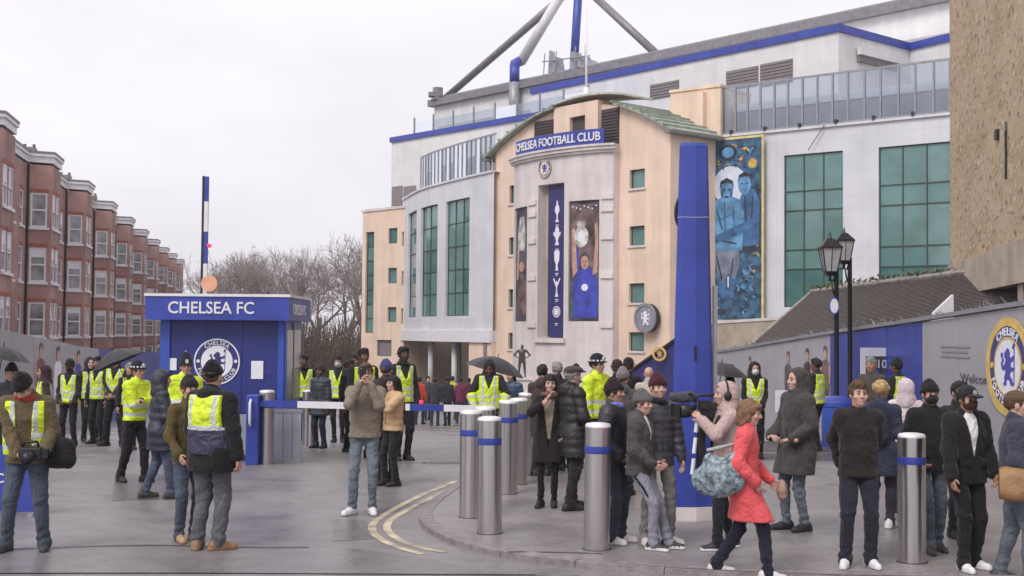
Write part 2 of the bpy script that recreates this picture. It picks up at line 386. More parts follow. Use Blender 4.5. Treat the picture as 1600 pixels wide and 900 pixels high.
def brick_mat():
    m = bpy.data.materials.new('red_brickwork'); m.use_nodes = True; t = m.node_tree; b = t.nodes['Principled BSDF']
    tcn = node(t, 'ShaderNodeTexCoord'); sp = node(t, 'ShaderNodeSeparateXYZ'); t.links.new(tcn.outputs['Object'], sp.inputs[0])
    cb = node(t, 'ShaderNodeCombineXYZ')
    t.links.new(math_n(t, 'ADD', sp.outputs[0], sp.outputs[1]), cb.inputs[0]); t.links.new(sp.outputs[2], cb.inputs[1])
    br = node(t, 'ShaderNodeTexBrick'); br.inputs['Scale'].default_value = 1.0; br.inputs['Brick Width'].default_value = .225; br.inputs['Row Height'].default_value = .075
    br.inputs['Mortar Size'].default_value = .008; br.inputs['Color1'].default_value = (.41, .215, .188, 1); br.inputs['Color2'].default_value = (.34, .17, .15, 1); br.inputs['Mortar'].default_value = (.40, .315, .29, 1)
    t.links.new(cb.outputs[0], br.inputs['Vector'])
    n = node(t, 'ShaderNodeTexNoise'); n.inputs['Scale'].default_value = .55; n.inputs['Detail'].default_value = 7; t.links.new(tcn.outputs['Object'], n.inputs['Vector'])
    mr = node(t, 'ShaderNodeMapRange'); mr.inputs[1].default_value = .3; mr.inputs[2].default_value = .7; mr.inputs[3].default_value = .72; mr.inputs[4].default_value = 1.25; t.links.new(n.outputs[0], mr.inputs[0])
    mm = node(t, 'ShaderNodeMix', data_type='RGBA', blend_type='MULTIPLY'); mm.inputs['Factor'].default_value = 1
    t.links.new(br.outputs[0], mm.inputs[6]); t.links.new(mr.outputs[0], mm.inputs[7]); t.links.new(mm.outputs[2], b.inputs['Base Color'])
    b.inputs['Roughness'].default_value = .85
    bp = node(t, 'ShaderNodeBump'); bp.inputs['Strength'].default_value = .4; bp.inputs['Distance'].default_value = .01; t.links.new(br.outputs['Fac'], bp.inputs['Height']); bp.invert = True; t.links.new(bp.outputs[0], b.inputs['Normal'])
    return m
M_BRICK = brick_mat()
def roughcast_mat():
    m = bpy.data.materials.new('pebble_roughcast'); m.use_nodes = True; t = m.node_tree; b = t.nodes['Principled BSDF']
    tcn = node(t, 'ShaderNodeTexCoord')
    n = node(t, 'ShaderNodeTexNoise'); n.inputs['Scale'].default_value = .9; n.inputs['Detail'].default_value = 9; n.inputs['Roughness'].default_value = .7
    n2 = node(t, 'ShaderNodeTexNoise'); n2.inputs['Scale'].default_value = 9.5; n2.inputs['Detail'].default_value = 3
    n3 = node(t, 'ShaderNodeTexNoise'); n3.inputs['Scale'].default_value = 8.0; n3.inputs['Detail'].default_value = 2
    mpp = node(t, 'ShaderNodeMapping'); mpp.inputs['Scale'].default_value = (1, .42, 1); t.links.new(tcn.outputs['Object'], mpp.inputs[0])
    for q in (n, n2, n3): t.links.new(mpp.outputs[0], q.inputs['Vector'])
    r = node(t, 'ShaderNodeValToRGB'); e = r.color_ramp.elements; e[0].position = .3; e[0].color = (.38, .27, .165, 1); e[1].position = .7; e[1].color = (.55, .43, .30, 1)
    t.links.new(n.outputs[0], r.inputs[0])
    cur = r.outputs[0]
    for src, lo, hi, col in ((n2, .57, .66, (.17, .105, .06, 1)), (n3, .57, .67, (.60, .48, .34, 1))):
        mr = node(t, 'ShaderNodeMapRange'); mr.inputs[1].default_value = lo; mr.inputs[2].default_value = hi; t.links.new(src.outputs[0], mr.inputs[0])
        q = node(t, 'ShaderNodeMix', data_type='RGBA'); t.links.new(math_n(t, 'MULTIPLY', mr.outputs[0], .8), q.inputs['Factor']); t.links.new(cur, q.inputs[6]); q.inputs[7].default_value = col; cur = q.outputs[2]
    t.links.new(cur, b.inputs['Base Color']); b.inputs['Roughness'].default_value = .9
    bp = node(t, 'ShaderNodeBump'); bp.inputs['Strength'].default_value = .35; bp.inputs['Distance'].default_value = .03
    t.links.new(n2.outputs[0], bp.inputs['Height']); t.links.new(bp.outputs[0], b.inputs['Normal'])
    return m
M_ROUGH = roughcast_mat()

# ------------------------------------------------------------------ ground
def sheet(name, rows, m, kind='structure', parent=None):   # rows: list of lists of points
    me = MB(); nr = len(rows); nc = len(rows[0])
    me.v = [tuple(map(float, p)) for r in rows for p in r]
    for i in range(nr-1):
        for j in range(nc-1):
            me.f.append((i*nc+j, i*nc+j+1, (i+1)*nc+j+1, (i+1)*nc+j)); me.m.append(0)
    o = me.build(name, m, parent)
    if kind: o['kind'] = kind
    return o
ys = [-40, 0, 10, 15, 20, 22.5, 25, 28, 31, 36, 42, 45, 48, 55, 62, 70, 85, 100, 200, 420]
sheet('road', [[(x, y, gz(y)) for x in (-300, -100, -40, -10, 0, 10, 40, 100, 300)] for y in ys], M_ROAD)
# kerb line, traced in plan
kpx = [(1500, 912), (1250, 908), (1060, 899), (960, 893), (880, 884), (800, 875), (735, 861), (690, 845), (664, 830), (653, 816), (658, 801), (672, 788), (690, 775), (712, 761), (745, 737), (770, 716), (800, 690)]
kp = [Gp(a, b) for a, b in kpx]
ky = np.array([p[1] for p in kp]); kx = np.array([p[0] for p in kp])
dd = np.concatenate([[0], np.cumsum(np.hypot(np.diff(kx), np.diff(ky)))])
tt = np.arange(0, dd[-1], .12)
def sm(a):
    b = np.interp(tt, dd, a)
    for _ in range(10): b[1:-1] = (b[:-2]+2*b[1:-1]+b[2:])/4
    return b
KX, KY = sm(kx), sm(ky)
rows = []
far = [(KX[-1]+(y-KY[-1])*.075, y) for y in (22, 25, 28, 31, 36, 42, 48, 56, 64)]
near = [(20, 10.2)]
pts = [(30.0, float(KY[0]))]+list(zip(KX, KY))+far
rows = [[(x+(.13 if 0 < i <= len(KX) else 0), y, gz(y)+PAVE), (max(x+1, 12), y, gz(y)+PAVE), (60, y, gz(y)+PAVE)] for i, (x, y) in enumerate(pts)]
pv = sheet('pavement', rows, M_PAVE)
kerb = bpy.data.objects.new('kerb', None); COL.objects.link(kerb); kerb['kind'] = 'structure'
n_k = len(KX); st = 0
while st < n_k-1:
    en = min(st+7, n_k-1); mb = MB(); idx = list(range(st, en+1))
    g0 = .01
    for a, b in zip(idx[:-1], idx[1:]):
        t0 = np.array([KX[min(a+1, n_k-1)]-KX[max(a-1, 0)], KY[min(a+1, n_k-1)]-KY[max(a-1, 0)]]); t0 /= np.linalg.norm(t0)
        t1 = np.array([KX[min(b+1, n_k-1)]-KX[max(b-1, 0)], KY[min(b+1, n_k-1)]-KY[max(b-1, 0)]]); t1 /= np.linalg.norm(t1)
        n0 = np.array([t0[1], -t0[0]]); n1 = np.array([t1[1], -t1[0]])
        A = np.array([KX[a], KY[a]]); B = np.array([KX[b], KY[b]])
        if a == idx[0]: A = A+(B-A)*.07
        za, zb = gz(A[1]), gz(B[1]); hh = PAVE+.006
        mb.hexa([(A[0], A[1], za-.1), (B[0], B[1], zb-.1), (*(B+n1*.15), zb-.1), (*(A+n0*.15), za-.1),
                 (A[0], A[1], za+hh-.012), (B[0], B[1], zb+hh-.012), (*(B+n1*.15), zb+hh), (*(A+n0*.15), za+hh)])
    mb.build('kerb_stone', M_KERB, kerb); st = en
# double yellow lines
def strip(name, pxs, wd, m, up=.004, step=.15, closed=False):
    P = np.array([Gp(a, b)[:2] for a, b in pxs]); d = np.concatenate([[0], np.cumsum(np.linalg.norm(np.diff(P, axis=0), axis=1))])
    t = np.arange(0, d[-1], step); X = np.interp(t, d, P[:, 0]); Y = np.interp(t, d, P[:, 1])
    for _ in range(4):
        X[1:-1] = (X[:-2]+2*X[1:-1]+X[2:])/4; Y[1:-1] = (Y[:-2]+2*Y[1:-1]+Y[2:])/4
    tx, ty = np.gradient(X), np.gradient(Y); L = np.hypot(tx, ty); nx, ny = -ty/L*wd/2, tx/L*wd/2
    rw = [[(X[i]+nx[i], Y[i]+ny[i], gz(Y[i])+up), (X[i]-nx[i], Y[i]-ny[i], gz(Y[i])+up)] for i in range(len(X))]
    return sheet(name, rw, m)
strip('yellow_line', [(712, 752), (660, 773), (620, 793), (590, 811), (579, 822), (584, 836), (606, 850), (640, 862), (662, 867)], .085, M_YEL)
strip('yellow_line', [(718, 757), (676, 777), (640, 795), (612, 811), (602, 822), (608, 834), (630, 848), (655, 857), (682, 863), (718, 863)], .085, M_YEL)
# darker apron across the mouth of the gate and the joint lines in it
ap = [Gp(-60, 862), Gp(150, 855), Gp(320, 853), Gp(505, 851), Gp(620, 866), Gp(720, 884)]
apn = [Gp(-90, 897), Gp(150, 896), Gp(320, 896), Gp(500, 897), Gp(640, 898), Gp(860, 899)]
sheet('road_apron', [[(p[0], p[1], .004) for p in ap], [(p[0], p[1], .004) for p in apn]], M_APRON)
strip('road_joint', [(-60, 861), (60, 858), (150, 854), (230, 852), (330, 855), (420, 857), (500, 856)], .05, M_TAR, .008)
strip('road_joint', [(-90, 897), (200, 896), (500, 897), (860, 899)], .025, M_TAR, .008)
strip('road_joint', [(792, 872), (840, 873), (900, 874), (960, 876)], .03, M_TAR, PAVE+.004)

# ------------------------------------------------------------------ crest, lettering
LION = [(-.10, .62), (.02, .72), (.16, .66), (.24, .54), (.20, .40), (.34, .34), (.52, .44), (.62, .40), (.58, .30), (.42, .20), (.30, .20), (.28, .04), (.40, -.04), (.58, 0), (.64, -.06), (.52, -.16), (.34, -.16),
        (.22, -.26), (.26, -.40), (.40, -.46), (.44, -.58), (.58, -.64), (.52, -.72), (.30, -.70), (.22, -.56), (.06, -.46), (-.08, -.54), (-.06, -.68), (-.24, -.74), (-.36, -.66), (-.22, -.60), (-.24, -.42), (-.14, -.24),
        (-.16, -.06), (-.30, -.16), (-.44, -.10), (-.52, .10), (-.40, .28), (-.54, .40), (-.50, .54), (-.36, .52), (-.38, .40), (-.28, .26), (-.38, .10), (-.32, 0), (-.18, .12), (-.10, .28), (-.22, .36), (-.24, .50)]
def disc_pts(r0, n=40, cx=0, cy=0, kx=1.0): return [(cx+kx*r0*math.cos(2*math.pi*i/n), cy+r0*math.sin(2*math.pi*i/n)) for i in range(n)]
def ring(mb, r0, r1, fn, d0, d1, n=48, m=0):
    for i in range(n):
        a, b = 2*math.pi*i/n, 2*math.pi*(i+1)/n
        mb.hexa([fn(r0*math.cos(a), r0*math.sin(a), d0), fn(r0*math.cos(b), r0*math.sin(b), d0), fn(r1*math.cos(b), r1*math.sin(b), d0), fn(r1*math.cos(a), r1*math.sin(a), d0),
                 fn(r0*math.cos(a), r0*math.sin(a), d1), fn(r0*math.cos(b), r0*math.sin(b), d1), fn(r1*math.cos(b), r1*math.sin(b), d1), fn(r1*math.cos(a), r1*math.sin(a), d1)], m)
def lion_mesh(fn, rad, d0, d1, m, parent):
    # triangulate the concave outline
    bm = bmesh.new(); vs = [bm.verts.new((x*rad, y*rad, 0)) for x, y in LION]; f = bm.faces.new(vs)
    bmesh.ops.triangulate(bm, faces=[f])
    ex = bmesh.ops.extrude_face_region(bm, geom=bm.faces[:])
    for v in ex['geom']:
        if isinstance(v, bmesh.types.BMVert): v.co.z = 1
    me = bpy.data.meshes.new('lion'); bm.to_mesh(me); bm.free()
    map_mesh(me, lambda x, y, z: fn(x, y, d0+(d1-d0)*z))
    link_mesh('lion', me, m, parent)
    mb = MB(); mb.tube([fn(.60*rad, .86*rad, (d0+d1)/2), fn(.56*rad, -.62*rad, (d0+d1)/2)], .022*rad, 6); mb.tube([fn(.62*rad, .9*rad, (d0+d1)/2), fn(.50*rad, .72*rad, (d0+d1)/2)], .05*rad, 6)
    mb.build('staff', m, parent)
def ring_text(fn, txt, rad, size, mid, m, parent, d0, d1, top=True, track=1.0):
    # lettering around a circle, one part per word ring
    me = text_mesh(txt, 1.0, 1.0, .012, 1.12)
    n = len(me.vertices); a = np.empty(n*3); me.vertices.foreach_get('co', a); a = a.reshape(-1, 3)
    x0, x1, y0, y1 = a[:, 0].min(), a[:, 0].max(), a[:, 1].min(), a[:, 1].max(); k = size/(y1-y0); cx, cy = (x0+x1)/2, (y0+y1)/2
    def g(x, y, z):
        th = (x-cx)*k*track/rad; rr = rad+(y-cy)*k*(1 if top else -1)
        ang = mid-th if top else mid+th
        return fn(rr*math.cos(ang), rr*math.sin(ang), d0+(d1-d0)*(z+1)/2)
    map_mesh(me, g); link_mesh('lettering', me, m, parent)
def crest(root, fn, rad, field, ringm, white, lionm, edge, d=.0, t=.008):
    mb = MB(); mb.prism(disc_pts(rad), fn, d, d+t); mb.build('roundel_disc', ringm, root)
    mb = MB(); ring(mb, rad*.94, rad*1.0, fn, d+t, d+2*t); mb.build('roundel_ring', edge, root); mb = MB(); ring(mb, rad*.64, rad*.69, fn, d+t, d+2*t); mb.build('roundel_ring', edge, root)
    mb = MB(); mb.prism(disc_pts(rad*.64), fn, d+t, d+1.6*t); mb.build('roundel_field', field, root)
    lion_mesh(fn, rad*.60, d+1.6*t, d+2.4*t, lionm, root)
    ring_text(fn, 'CHELSEA', rad*.815, rad*.19, math.pi/2, white, root, d+t, d+2*t, True, 1.0)
    ring_text(fn, 'FOOTBALL CLUB', rad*.815, rad*.17, -math.pi/2, white, root, d+t, d+2*t, False, 1.0)
    for sx in (-1, 1):
        mb = MB(); mb.prism(disc_pts(rad*.075, 10, sx*rad*.815, rad*.02), fn, d+t, d+2*t); mb.build('rose', edge, root)
# ------------------------------------------------------------------ stadium
stadium = thing('stadium', 'football stadium with peach entrance tower, white curved wing and blue roof mast', 'stadium', (3, 70, gz(70)))
ST_INV = Matrix.Translation((-3, -70, -gz(70)))
def sb(mb, name, m, parent=None, **k):
    o = mb.build(name, m, None, **k); p = parent or stadium
    o.parent = p
    o.matrix_parent_inverse = ST_INV if p is stadium else Matrix.Identity(4)
    return o
def gridwin(F, rect, ucuts, zcuts, glass, framem, parent, dep=.12, fw=.055, name='window', proto=None):
    """one window: frame bars + a pane object for every pane"""
    u0, u1, z0, z1 = rect; mb = MB(); us = [u0]+list(ucuts)+[u1]; zs = [z0]+list(zcuts)+[z1]
    for u in us: fbox(mb, F, u-fw/2 if u not in (u0, u1) else (u if u == u0 else u-fw), u+fw/2 if u not in (u0, u1) else (u+fw if u == u0 else u), z0, z1, -dep-.03, -dep+.045)
    for z in zs: fbox(mb, F, u0+fw, u1-fw, z-fw/2 if z not in (z0, z1) else (z if z == z0 else z-fw), z+fw/2 if z not in (z0, z1) else (z+fw if z == z0 else z), -dep-.03, -dep+.04)
    wn = sb(mb, name, framem, parent)
    for a, b in zip(us[:-1], us[1:]):
        for c, d in zip(zs[:-1], zs[1:]):
            pm = MB(); tl = random.uniform(-.006, .006)
            pm.poly([F.pt(a, c, -dep+tl), F.pt(b, c, -dep-tl), F.pt(b, d, -dep-tl), F.pt(a, d, -dep+tl)])
            sb(pm, 'pane', glass if not callable(glass) else glass((c+d)/2), wn)
    return wn

# --- glazed wing on the right
A, B = Zp(1130, 215, 12.3), Zp(1484, 180, 12.3)
WR = Fac([A, B], (-.6, -.8))
uE = WR.L+9.0
def rr(F, px0, px1, py0, py1, pxz=None):
    z = 6; u0, u1 = F.s_at(px0, z), F.s_at(px1, z); um = F.s_at(pxz or px0, z)
    return [u0, u1, F.z_at(um, py1), F.z_at(um, py0)]
w1 = rr(WR, 1225, 1317, 243, 480); w2 = rr(WR, 1373, 1484, 232, 480); w2[1] = w2[0]+(w2[1]-w2[0])*1.02; w2[2] = w1[2]; w2[3] = w1[3]
zc = [WR.z_at(w1[0], y) for y in (421, 391, 330, 300)]
mb = wall_holes(WR, 0, uE, -2, 12.3, [w1, w2], .2)
fbox(mb, WR, 0, uE, 12.3, 12.42, -.25, .12)
sb(mb, 'glazed_wing_wall', M_PANEL)
for wn in (w1, w2):
    n = 3; uc = [wn[0]+(wn[1]-wn[0])*i/n for i in (1, 2)]
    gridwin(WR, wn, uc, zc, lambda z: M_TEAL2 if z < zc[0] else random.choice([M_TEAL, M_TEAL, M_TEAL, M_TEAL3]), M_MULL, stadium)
# roof terrace behind the glass screen
mb = MB(); fbox(mb, WR, 0, uE, 12.2, 13.75, -1.3, -1.1); sb(mb, 'terrace_parapet', mat('terrace_grey', (.30, .31, .35), .6, scale=1))
mb = MB(); fbox(mb, WR, 0, uE, 13.75, 14.15, -1.35, -1.05); sb(mb, 'terrace_parapet_rail', M_WHITE)
mb = MB(); fbox(mb, WR, 0, uE, 12.0, 12.29, -8, -.25); sb(mb, 'terrace_deck', M_DKGREY)
scr = MB(); fbox(scr, WR, 0, uE, 14.85, 14.95, -.05, .03); fbox(scr, WR, 0, uE, 12.42, 12.52, -.04, .03)
scr_o = sb(scr, 'glass_screen', M_STEELG)
pxs = [1129, 1149, 1168, 1188, 1210, 1231, 1254, 1277, 1301, 1325, 1351, 1376, 1404, 1430, 1459, 1484, 1513, 1543, 1574, 1606]
us = [WR.s_at(p, 13.5) for p in pxs]
for a, b in zip(us[:-1], us[1:]):
    p = MB(); p.poly([WR.pt(a+.05, 12.52), WR.pt(b-.05, 12.52), WR.pt(b-.05, 14.85), WR.pt(a+.05, 14.85)]); sb(p, 'glass_panel', M_CLEAR, scr_o)
    p = MB(); fbox(p, WR, a-.045, a+.045, 12.45, 14.9, -.08, .05); sb(p, 'screen_post', M_STEELG, scr_o)
for u in np.linspace(.5, uE-5, 9):
    p = MB(); fbox(p, WR, u-.05, u+.05, 12.42, 12.62, .0, .2); sb(p, 'spotlight', M_DARK, scr_o)
# stay cable
mb = MB(); mb.tube([WR.pt(WR.s_at(1290, 12), WR.z_at(WR.s_at(1290, 12), 196), .15), WR.pt(WR.s_at(1266, 11), WR.z_at(WR.s_at(1266, 11), 236), .25)], .025, 6); sb(mb, 'stay_rod', M_TUBE)

# --- peach link block between tower and wing
uL = WR.s_at(1000, 12)
mb = MB(); fbox(mb, WR, uL, -.02, -2, 14.9, -3, .25); fbox(mb, WR, uL-.05, .02, 14.9, 15.05, -3.05, .32); sb(mb, 'link_block_wall', M_PEACH)
mb = MB(); ub = WR.s_at(1098, 13); fbox(mb, WR, ub-.3, ub+.35, 8, 14.7, .25, .6); sb(mb, 'pilaster', M_PEACH)

# --- entrance tower
T0 = np.array([0.0, 72.5]); tdir = np.array([6.24, -7.4]); tdir /= np.linalg.norm(tdir)
ctr = T0
FT = Fac([T0-tdir*12, T0+tdir*22], (-1, -1))
uA, uB = FT.s_at(767, 8), FT.s_at(1047, 8)
EAVE = 12.45; RIDGE = 14.55; MIDX = (uA+uB)/2
def arch(u):
    t = (u-MIDX)/((uB-uA)/2); return EAVE+(RIDGE-EAVE)*(1-abs(t)**2.0)
# windows of the tower face
def trect(px0, px1, py0, py1): return rr(FT, px0, px1, py0, py1)
tw = [trect(983, 1007, y0, y1) for y0, y1 in ((266, 295), (354, 384), (443, 473), (519, 548))]
lw = [trect(797, 806, y0, y1) for y0, y1 in ((290, 318), (371, 398), (452, 480), (520, 545))]
lw = [[FT.s_at(795, 6), FT.s_at(795, 6)+.95, l[2], l[3]] for l in lw]
uvoid = [FT.s_at(p, 13) for p in (836, 871, 940, 968, 897, 920)]
# gable wall under the curve, built in strips
mb = wall_holes(FT, uA, uB, -2, EAVE-.35, tw+lw, .25)
us = np.linspace(uA, uB, 41)
for a, b in zip(us[:-1], us[1:]): mb.poly([FT.pt(a, EAVE-.35), FT.pt(b, EAVE-.35), FT.pt(b, arch(b)-.12), FT.pt(a, arch(a)-.12)])
# side wall
for (u, dd0) in ((uB, 0),):
    mb.poly([FT.pt(u, -2), FT.pt(u, -2, -9), FT.pt(u, EAVE-.1, -9), FT.pt(u, EAVE-.1)])
mb.poly([FT.pt(uA, -2), FT.pt(uA, -2, -9), FT.pt(uA, EAVE-.1, -9), FT.pt(uA, EAVE-.1)])
sb(mb, 'entrance_tower_wall', M_PEACH)
for r_ in tw+lw:
    gridwin(FT, r_, [], [], M_TEAL2 if r_ in lw else M_TEAL, M_MULL, stadium, .2, .05)
    mb = MB(); fbox(mb, FT, r_[0]-.08, r_[1]+.08, r_[2]-.12, r_[2]-.002, -.2, .08); sb(mb, 'sill', M_STONE)
# curved copper roof, left and right of the raised middle
def arch_roof(u0, u1, name):
    mb = MB(); q = np.linspace(u0, u1, 25)
    for a, b in zip(q[:-1], q[1:]):
        mb.hexa([FT.pt(a, arch(a)-.08, .42), FT.pt(b, arch(b)-.08, .42), FT.pt(b, arch(b)-.08, -9), FT.pt(a, arch(a)-.08, -9),
                 FT.pt(a, arch(a)+.05, .42), FT.pt(b, arch(b)+.05, .42), FT.pt(b, arch(b)+.06, -9), FT.pt(a, arch(a)+.06, -9)])
    for u in q[::3]:
        mb.hexa([FT.pt(u-.03, arch(u)+.05, .56), FT.pt(u+.03, arch(u)+.05, .56), FT.pt(u+.03, arch(u)+.05, -9), FT.pt(u-.03, arch(u)+.05, -9),
                 FT.pt(u-.03, arch(u)+.13, .56), FT.pt(u+.03, arch(u)+.13, .56), FT.pt(u+.03, arch(u)+.13, -9), FT.pt(u-.03, arch(u)+.13, -9)])
    return sb(mb, name, M_GREENCU)
uM0, uM1 = FT.s_at(873, 13), FT.s_at(966, 13)
arch_roof(uA-.35, uM0, 'copper_roof'); arch_roof(uM1, uB+.5, 'copper_roof')
mb = MB(); fbox(mb, FT, uB-.02, uB+.55, EAVE-.34, EAVE-.2, -9, .42); sb(mb, 'gutter', M_DKGREY); mb = MB(); fbox(mb, FT, uA-.4, uA, EAVE-.34, EAVE-.2, -9, .42); sb(mb, 'gutter', M_TUBE)
# raised middle with louvred voids
uw0, uw1 = FT.s_at(896, 13), FT.s_at(920, 13); zt = FT.z_at(FT.s_at(900, 13), 184); zb_ = FT.z_at(FT.s_at(900, 13), 222)
mb = MB(); u_m0, u_m1 = uM0-.1, FT.s_at(940, 13)
fbox(mb, FT, u_m0, uw0, 11.5, 14.45, -4, .28); fbox(mb, FT, uw1, u_m1, 11.5, 14.45, -4, .28); fbox(mb, FT, uw0, uw1, zt, 14.45, -4, .28); sb(mb, 'raised_tower_wall', M_PEACH)
mb = MB(); fbox(mb, FT, uw0, uw1, 11.5, zt, -4, .05); sb(mb, 'raised_tower_window', M_VOID)
mb = MB(); q = np.linspace(FT.s_at(862, 13), FT.s_at(978, 13), 21); c_ = (q[0]+q[-1])/2
rz = lambda u: 14.45+.28*(1-((u-c_)/((q[-1]-q[0])/2))**2)
for a, b in zip(q[:-1], q[1:]):
    mb.hexa([FT.pt(a, rz(a), .45), FT.pt(b, rz(b), .45), FT.pt(b, rz(b), -2), FT.pt(a, rz(a), -2), FT.pt(a, rz(a)+.1, .45), FT.pt(b, rz(b)+.1, .45), FT.pt(b, rz(b)+.1, -2), FT.pt(a, rz(a)+.1, -2)])
sb(mb, 'raised_roof', mat('lead_roof', (.50, .49, .44), .6, scale=3, var=.2))
for a, b, y0 in ((uvoid[0], uvoid[1]-.05, 182), (uvoid[2]+.05, uvoid[3], 172)):
    z1 = min(FT.z_at(a, y0), arch(a)-.2, arch(b)-.2) if a < MIDX-2 else FT.z_at(a, y0)
    mb = MB(); fbox(mb, FT, a, b, 11.9, z1, -.4, .05)
    lv = sb(mb, 'louvre', M_VOID)
    nl = int((z1-11.95)/.16)
    for i in range(nl):
        p = MB(); fbox(p, FT, a+.03, b-.03, 11.95+i*.16, 12.04+i*.16, .05, .10); sb(p, 'slat', M_VOID, lv)
# flagpole
fp = FT.pt(FT.s_at(899, 15), 14.6, -.8)
mb = MB(); mb.tube([fp, fp+np.array([0, 0, .9])], .16, 10); mb.tube([fp, fp+np.array([0, 0, 5.2])], [.07, .04], 8); sb(mb, 'flagpole', M_WHITE, smooth=True)

# --- stone portal, bowed outwards
uP0, uP1 = FT.s_at(812, 8), FT.s_at(968, 8)
def bow(u):
    t = np.clip((u-(uP0+uP1)/2)/((uP1-uP0)/2), -1, 1); return .45+.85*(1-t*t)**.8
bp = [FT.pt(u, 0, bow(u))[:2] for u in np.linspace(uP0, uP1, 9)]
FP = Fac(bp, (-1, -1), smooth=60)
PZ = 11.9
def pu(px): return FP.s_at(px, 6)
c0, c1 = pu(840), pu(881)      # central recess
l0, l1 = .2, pu(823)
r0, r1 = pu(888), pu(936)
ztop = FP.z_at(pu(862), 287); zcb = FP.z_at(pu(862), 528)
zr1, zr0 = FP.z_at(pu(910), 313), FP.z_at(pu(910), 502)
mb = wall_holes(FP, 0, FP.L, -2, PZ, [[c0, c1, zcb, ztop], [l0, l1, zr0, zr1], [r0, r1, zr0, zr1]], .5, .3)
for u, k in ((0, 1), (FP.L, -1)):
    p = FP.pt(u, 0); q_ = FT.pt(uP0 if k > 0 else uP1, 0)
    mb.poly([(p[0], p[1], -2), (q_[0], q_[1], -2), (q_[0], q_[1], PZ), (p[0], p[1], PZ)])
sb(mb, 'stone_portal', M_STONE)
mb = MB(); fbox(mb, FP, c0, c1, zcb, ztop, -.58, -.5); fbox(mb, FP, l0, l1, zr0, zr1, -.56, -.48); fbox(mb, FP, r0, r1, zr0, zr1, -.56, -.48); sb(mb, 'recess_back', M_CONC)
mb = MB()
for (z0, z1, d) in ((PZ-.22, PZ-.05, .26), (PZ-.36, PZ-.22, .14), (PZ-.05, PZ+.06, .34)): fbox(mb, FP, -.15, FP.L+.15, z0, z1, -.6, d)
sb(mb, 'cornice', M_STONE)
for z in (zr1+.15, zr1-.5, (zr0+zr1)/2+1.2, (zr0+zr1)/2-.8, zr0-.2):
    for a, b in ((r1+.1, FP.L+.02), (c0-.9, c0-.12)):
        mb = MB(); fbox(mb, FP, a, b, z-.14, z+.14, 0, .09); sb(mb, 'stone_band', M_STONE)
mb = MB(); fbox(mb, FP, c0-.15, c1+.15, zcb-.25, zcb, 0, .16); sb(mb, 'portal_sill', M_STONE)
mb = MB(); fbox(mb, FP, 0, FP.L, -2, -.6, 0, .18); sb(mb, 'plinth', M_STONE)
# name sign on the cornice
sg = thing('name_sign', 'blue curved sign reading CHELSEA FOOTBALL CLUB above the stone entrance', 'sign', (0, 0, 0))
s0, s1 = pu(809), pu(944); zs0, zs1 = PZ+.09, PZ+.86
mb = MB(); fbox(mb, FP, s0, s1, zs0, zs1, .0, .18); mb.build('sign_board', M_BLUE, sg)
text_part('CHELSEA FOOTBALL CLUB', lambda a, b, d: FP.pt((s0+s1)/2+a, (zs0+zs1)/2+b, .18+d), (s1-s0)*.95, M_WHITE, sg, ext=.05, bold=.014, height=.46)
cs = thing('club_roundel', 'small round crest mounted high on the stone entrance above the blue banner', 'crest', (0, 0, 0))
uc = pu(851); zc_ = FP.z_at(uc, 263)
crest(cs, FP.fn(uc, zc_), .52, M_WHITE, M_BLUE, M_WHITE, M_BLUE, M_GOLD, .02, .03)
# banner of trophies
tb = thing('trophy_banner', 'tall navy banner with a column of white trophies in the entrance recess', 'banner', (0, 0, 0))
b0, b1 = pu(849), pu(879)
mb = MB(); fbox(mb, FP, b0, b1, zcb+.05, ztop-.05, -.36, -.32); mb.build('banner_cloth', M_NAVY, tb)
mb = MB(); fbox(mb, FP, b0, b1, ztop-.05, ztop-.01, -.4, -.28); mb.build('banner_rail', M_STEELG, tb)
bc = (b0+b1)/2; bh = ztop-zcb
def cup(kind, zc, sc):
    fn = lambda a, b, d: FP.pt(bc+a*sc, zc+b*sc, -.318+d)
    mb = MB()
    if kind == 0: pl = [(-.2, -.9), (.2, -.9), (.2, -.75), (.08, -.7), (.08, -.3), (.3, .1), (.25, .4), (.1, .6), (.06, .95), (-.06, .95), (-.1, .6), (-.25, .4), (-.3, .1), (-.08, -.3), (-.08, -.7), (-.2, -.75)]
    elif kind == 1: pl = [(-.25, -.8), (.25, -.8), (.2, -.6), (.1, -.5), (.25, -.1), (.45, .1), (.45, .35), (.25, .3), (.25, .6), (.0, .85), (-.25, .6), (-.25, .3), (-.45, .35), (-.45, .1), (-.25, -.1), (-.1, -.5), (-.2, -.6)]
    elif kind == 2: pl = [(-.18, -.9), (.18, -.9), (.1, -.4), (.3, 0), (.34, .75), (.2, .85), (-.2, .85), (-.34, .75), (-.3, 0), (-.1, -.4)]
    elif kind == 3: pl = [(-.2, -.9), (.2, -.9), (.06, -.5), (.06, -.1), (.45, .6), (.38, .75), (.1, .3), (.0, .5), (-.1, .3), (-.38, .75), (-.45, .6), (-.06, -.1), (-.06, -.5)]
    else: pl = disc_pts(.55, 20)
    mb.prism(pl, fn, 0, .012); mb.build('trophy_print', M_PAPER, tb)
    if kind == 4:
        mb = MB(); ring(mb, .36, .44, fn, .012, .02, 20); mb.build('trophy_mark', M_NAVY, tb)
    mb = MB()
    for k in range(2): mb.prism([(-.22+.05*k, -1.18-.14*k), (.22-.05*k, -1.18-.14*k), (.22-.05*k, -1.12-.14*k), (-.22+.05*k, -1.12-.14*k)], fn, 0, .008)
    mb.build('caption', M_PAPER, tb)
for k, py in enumerate((330, 368, 406, 447, 487)):
    cup(k, FP.z_at(bc, py), .62 if k != 4 else .55)
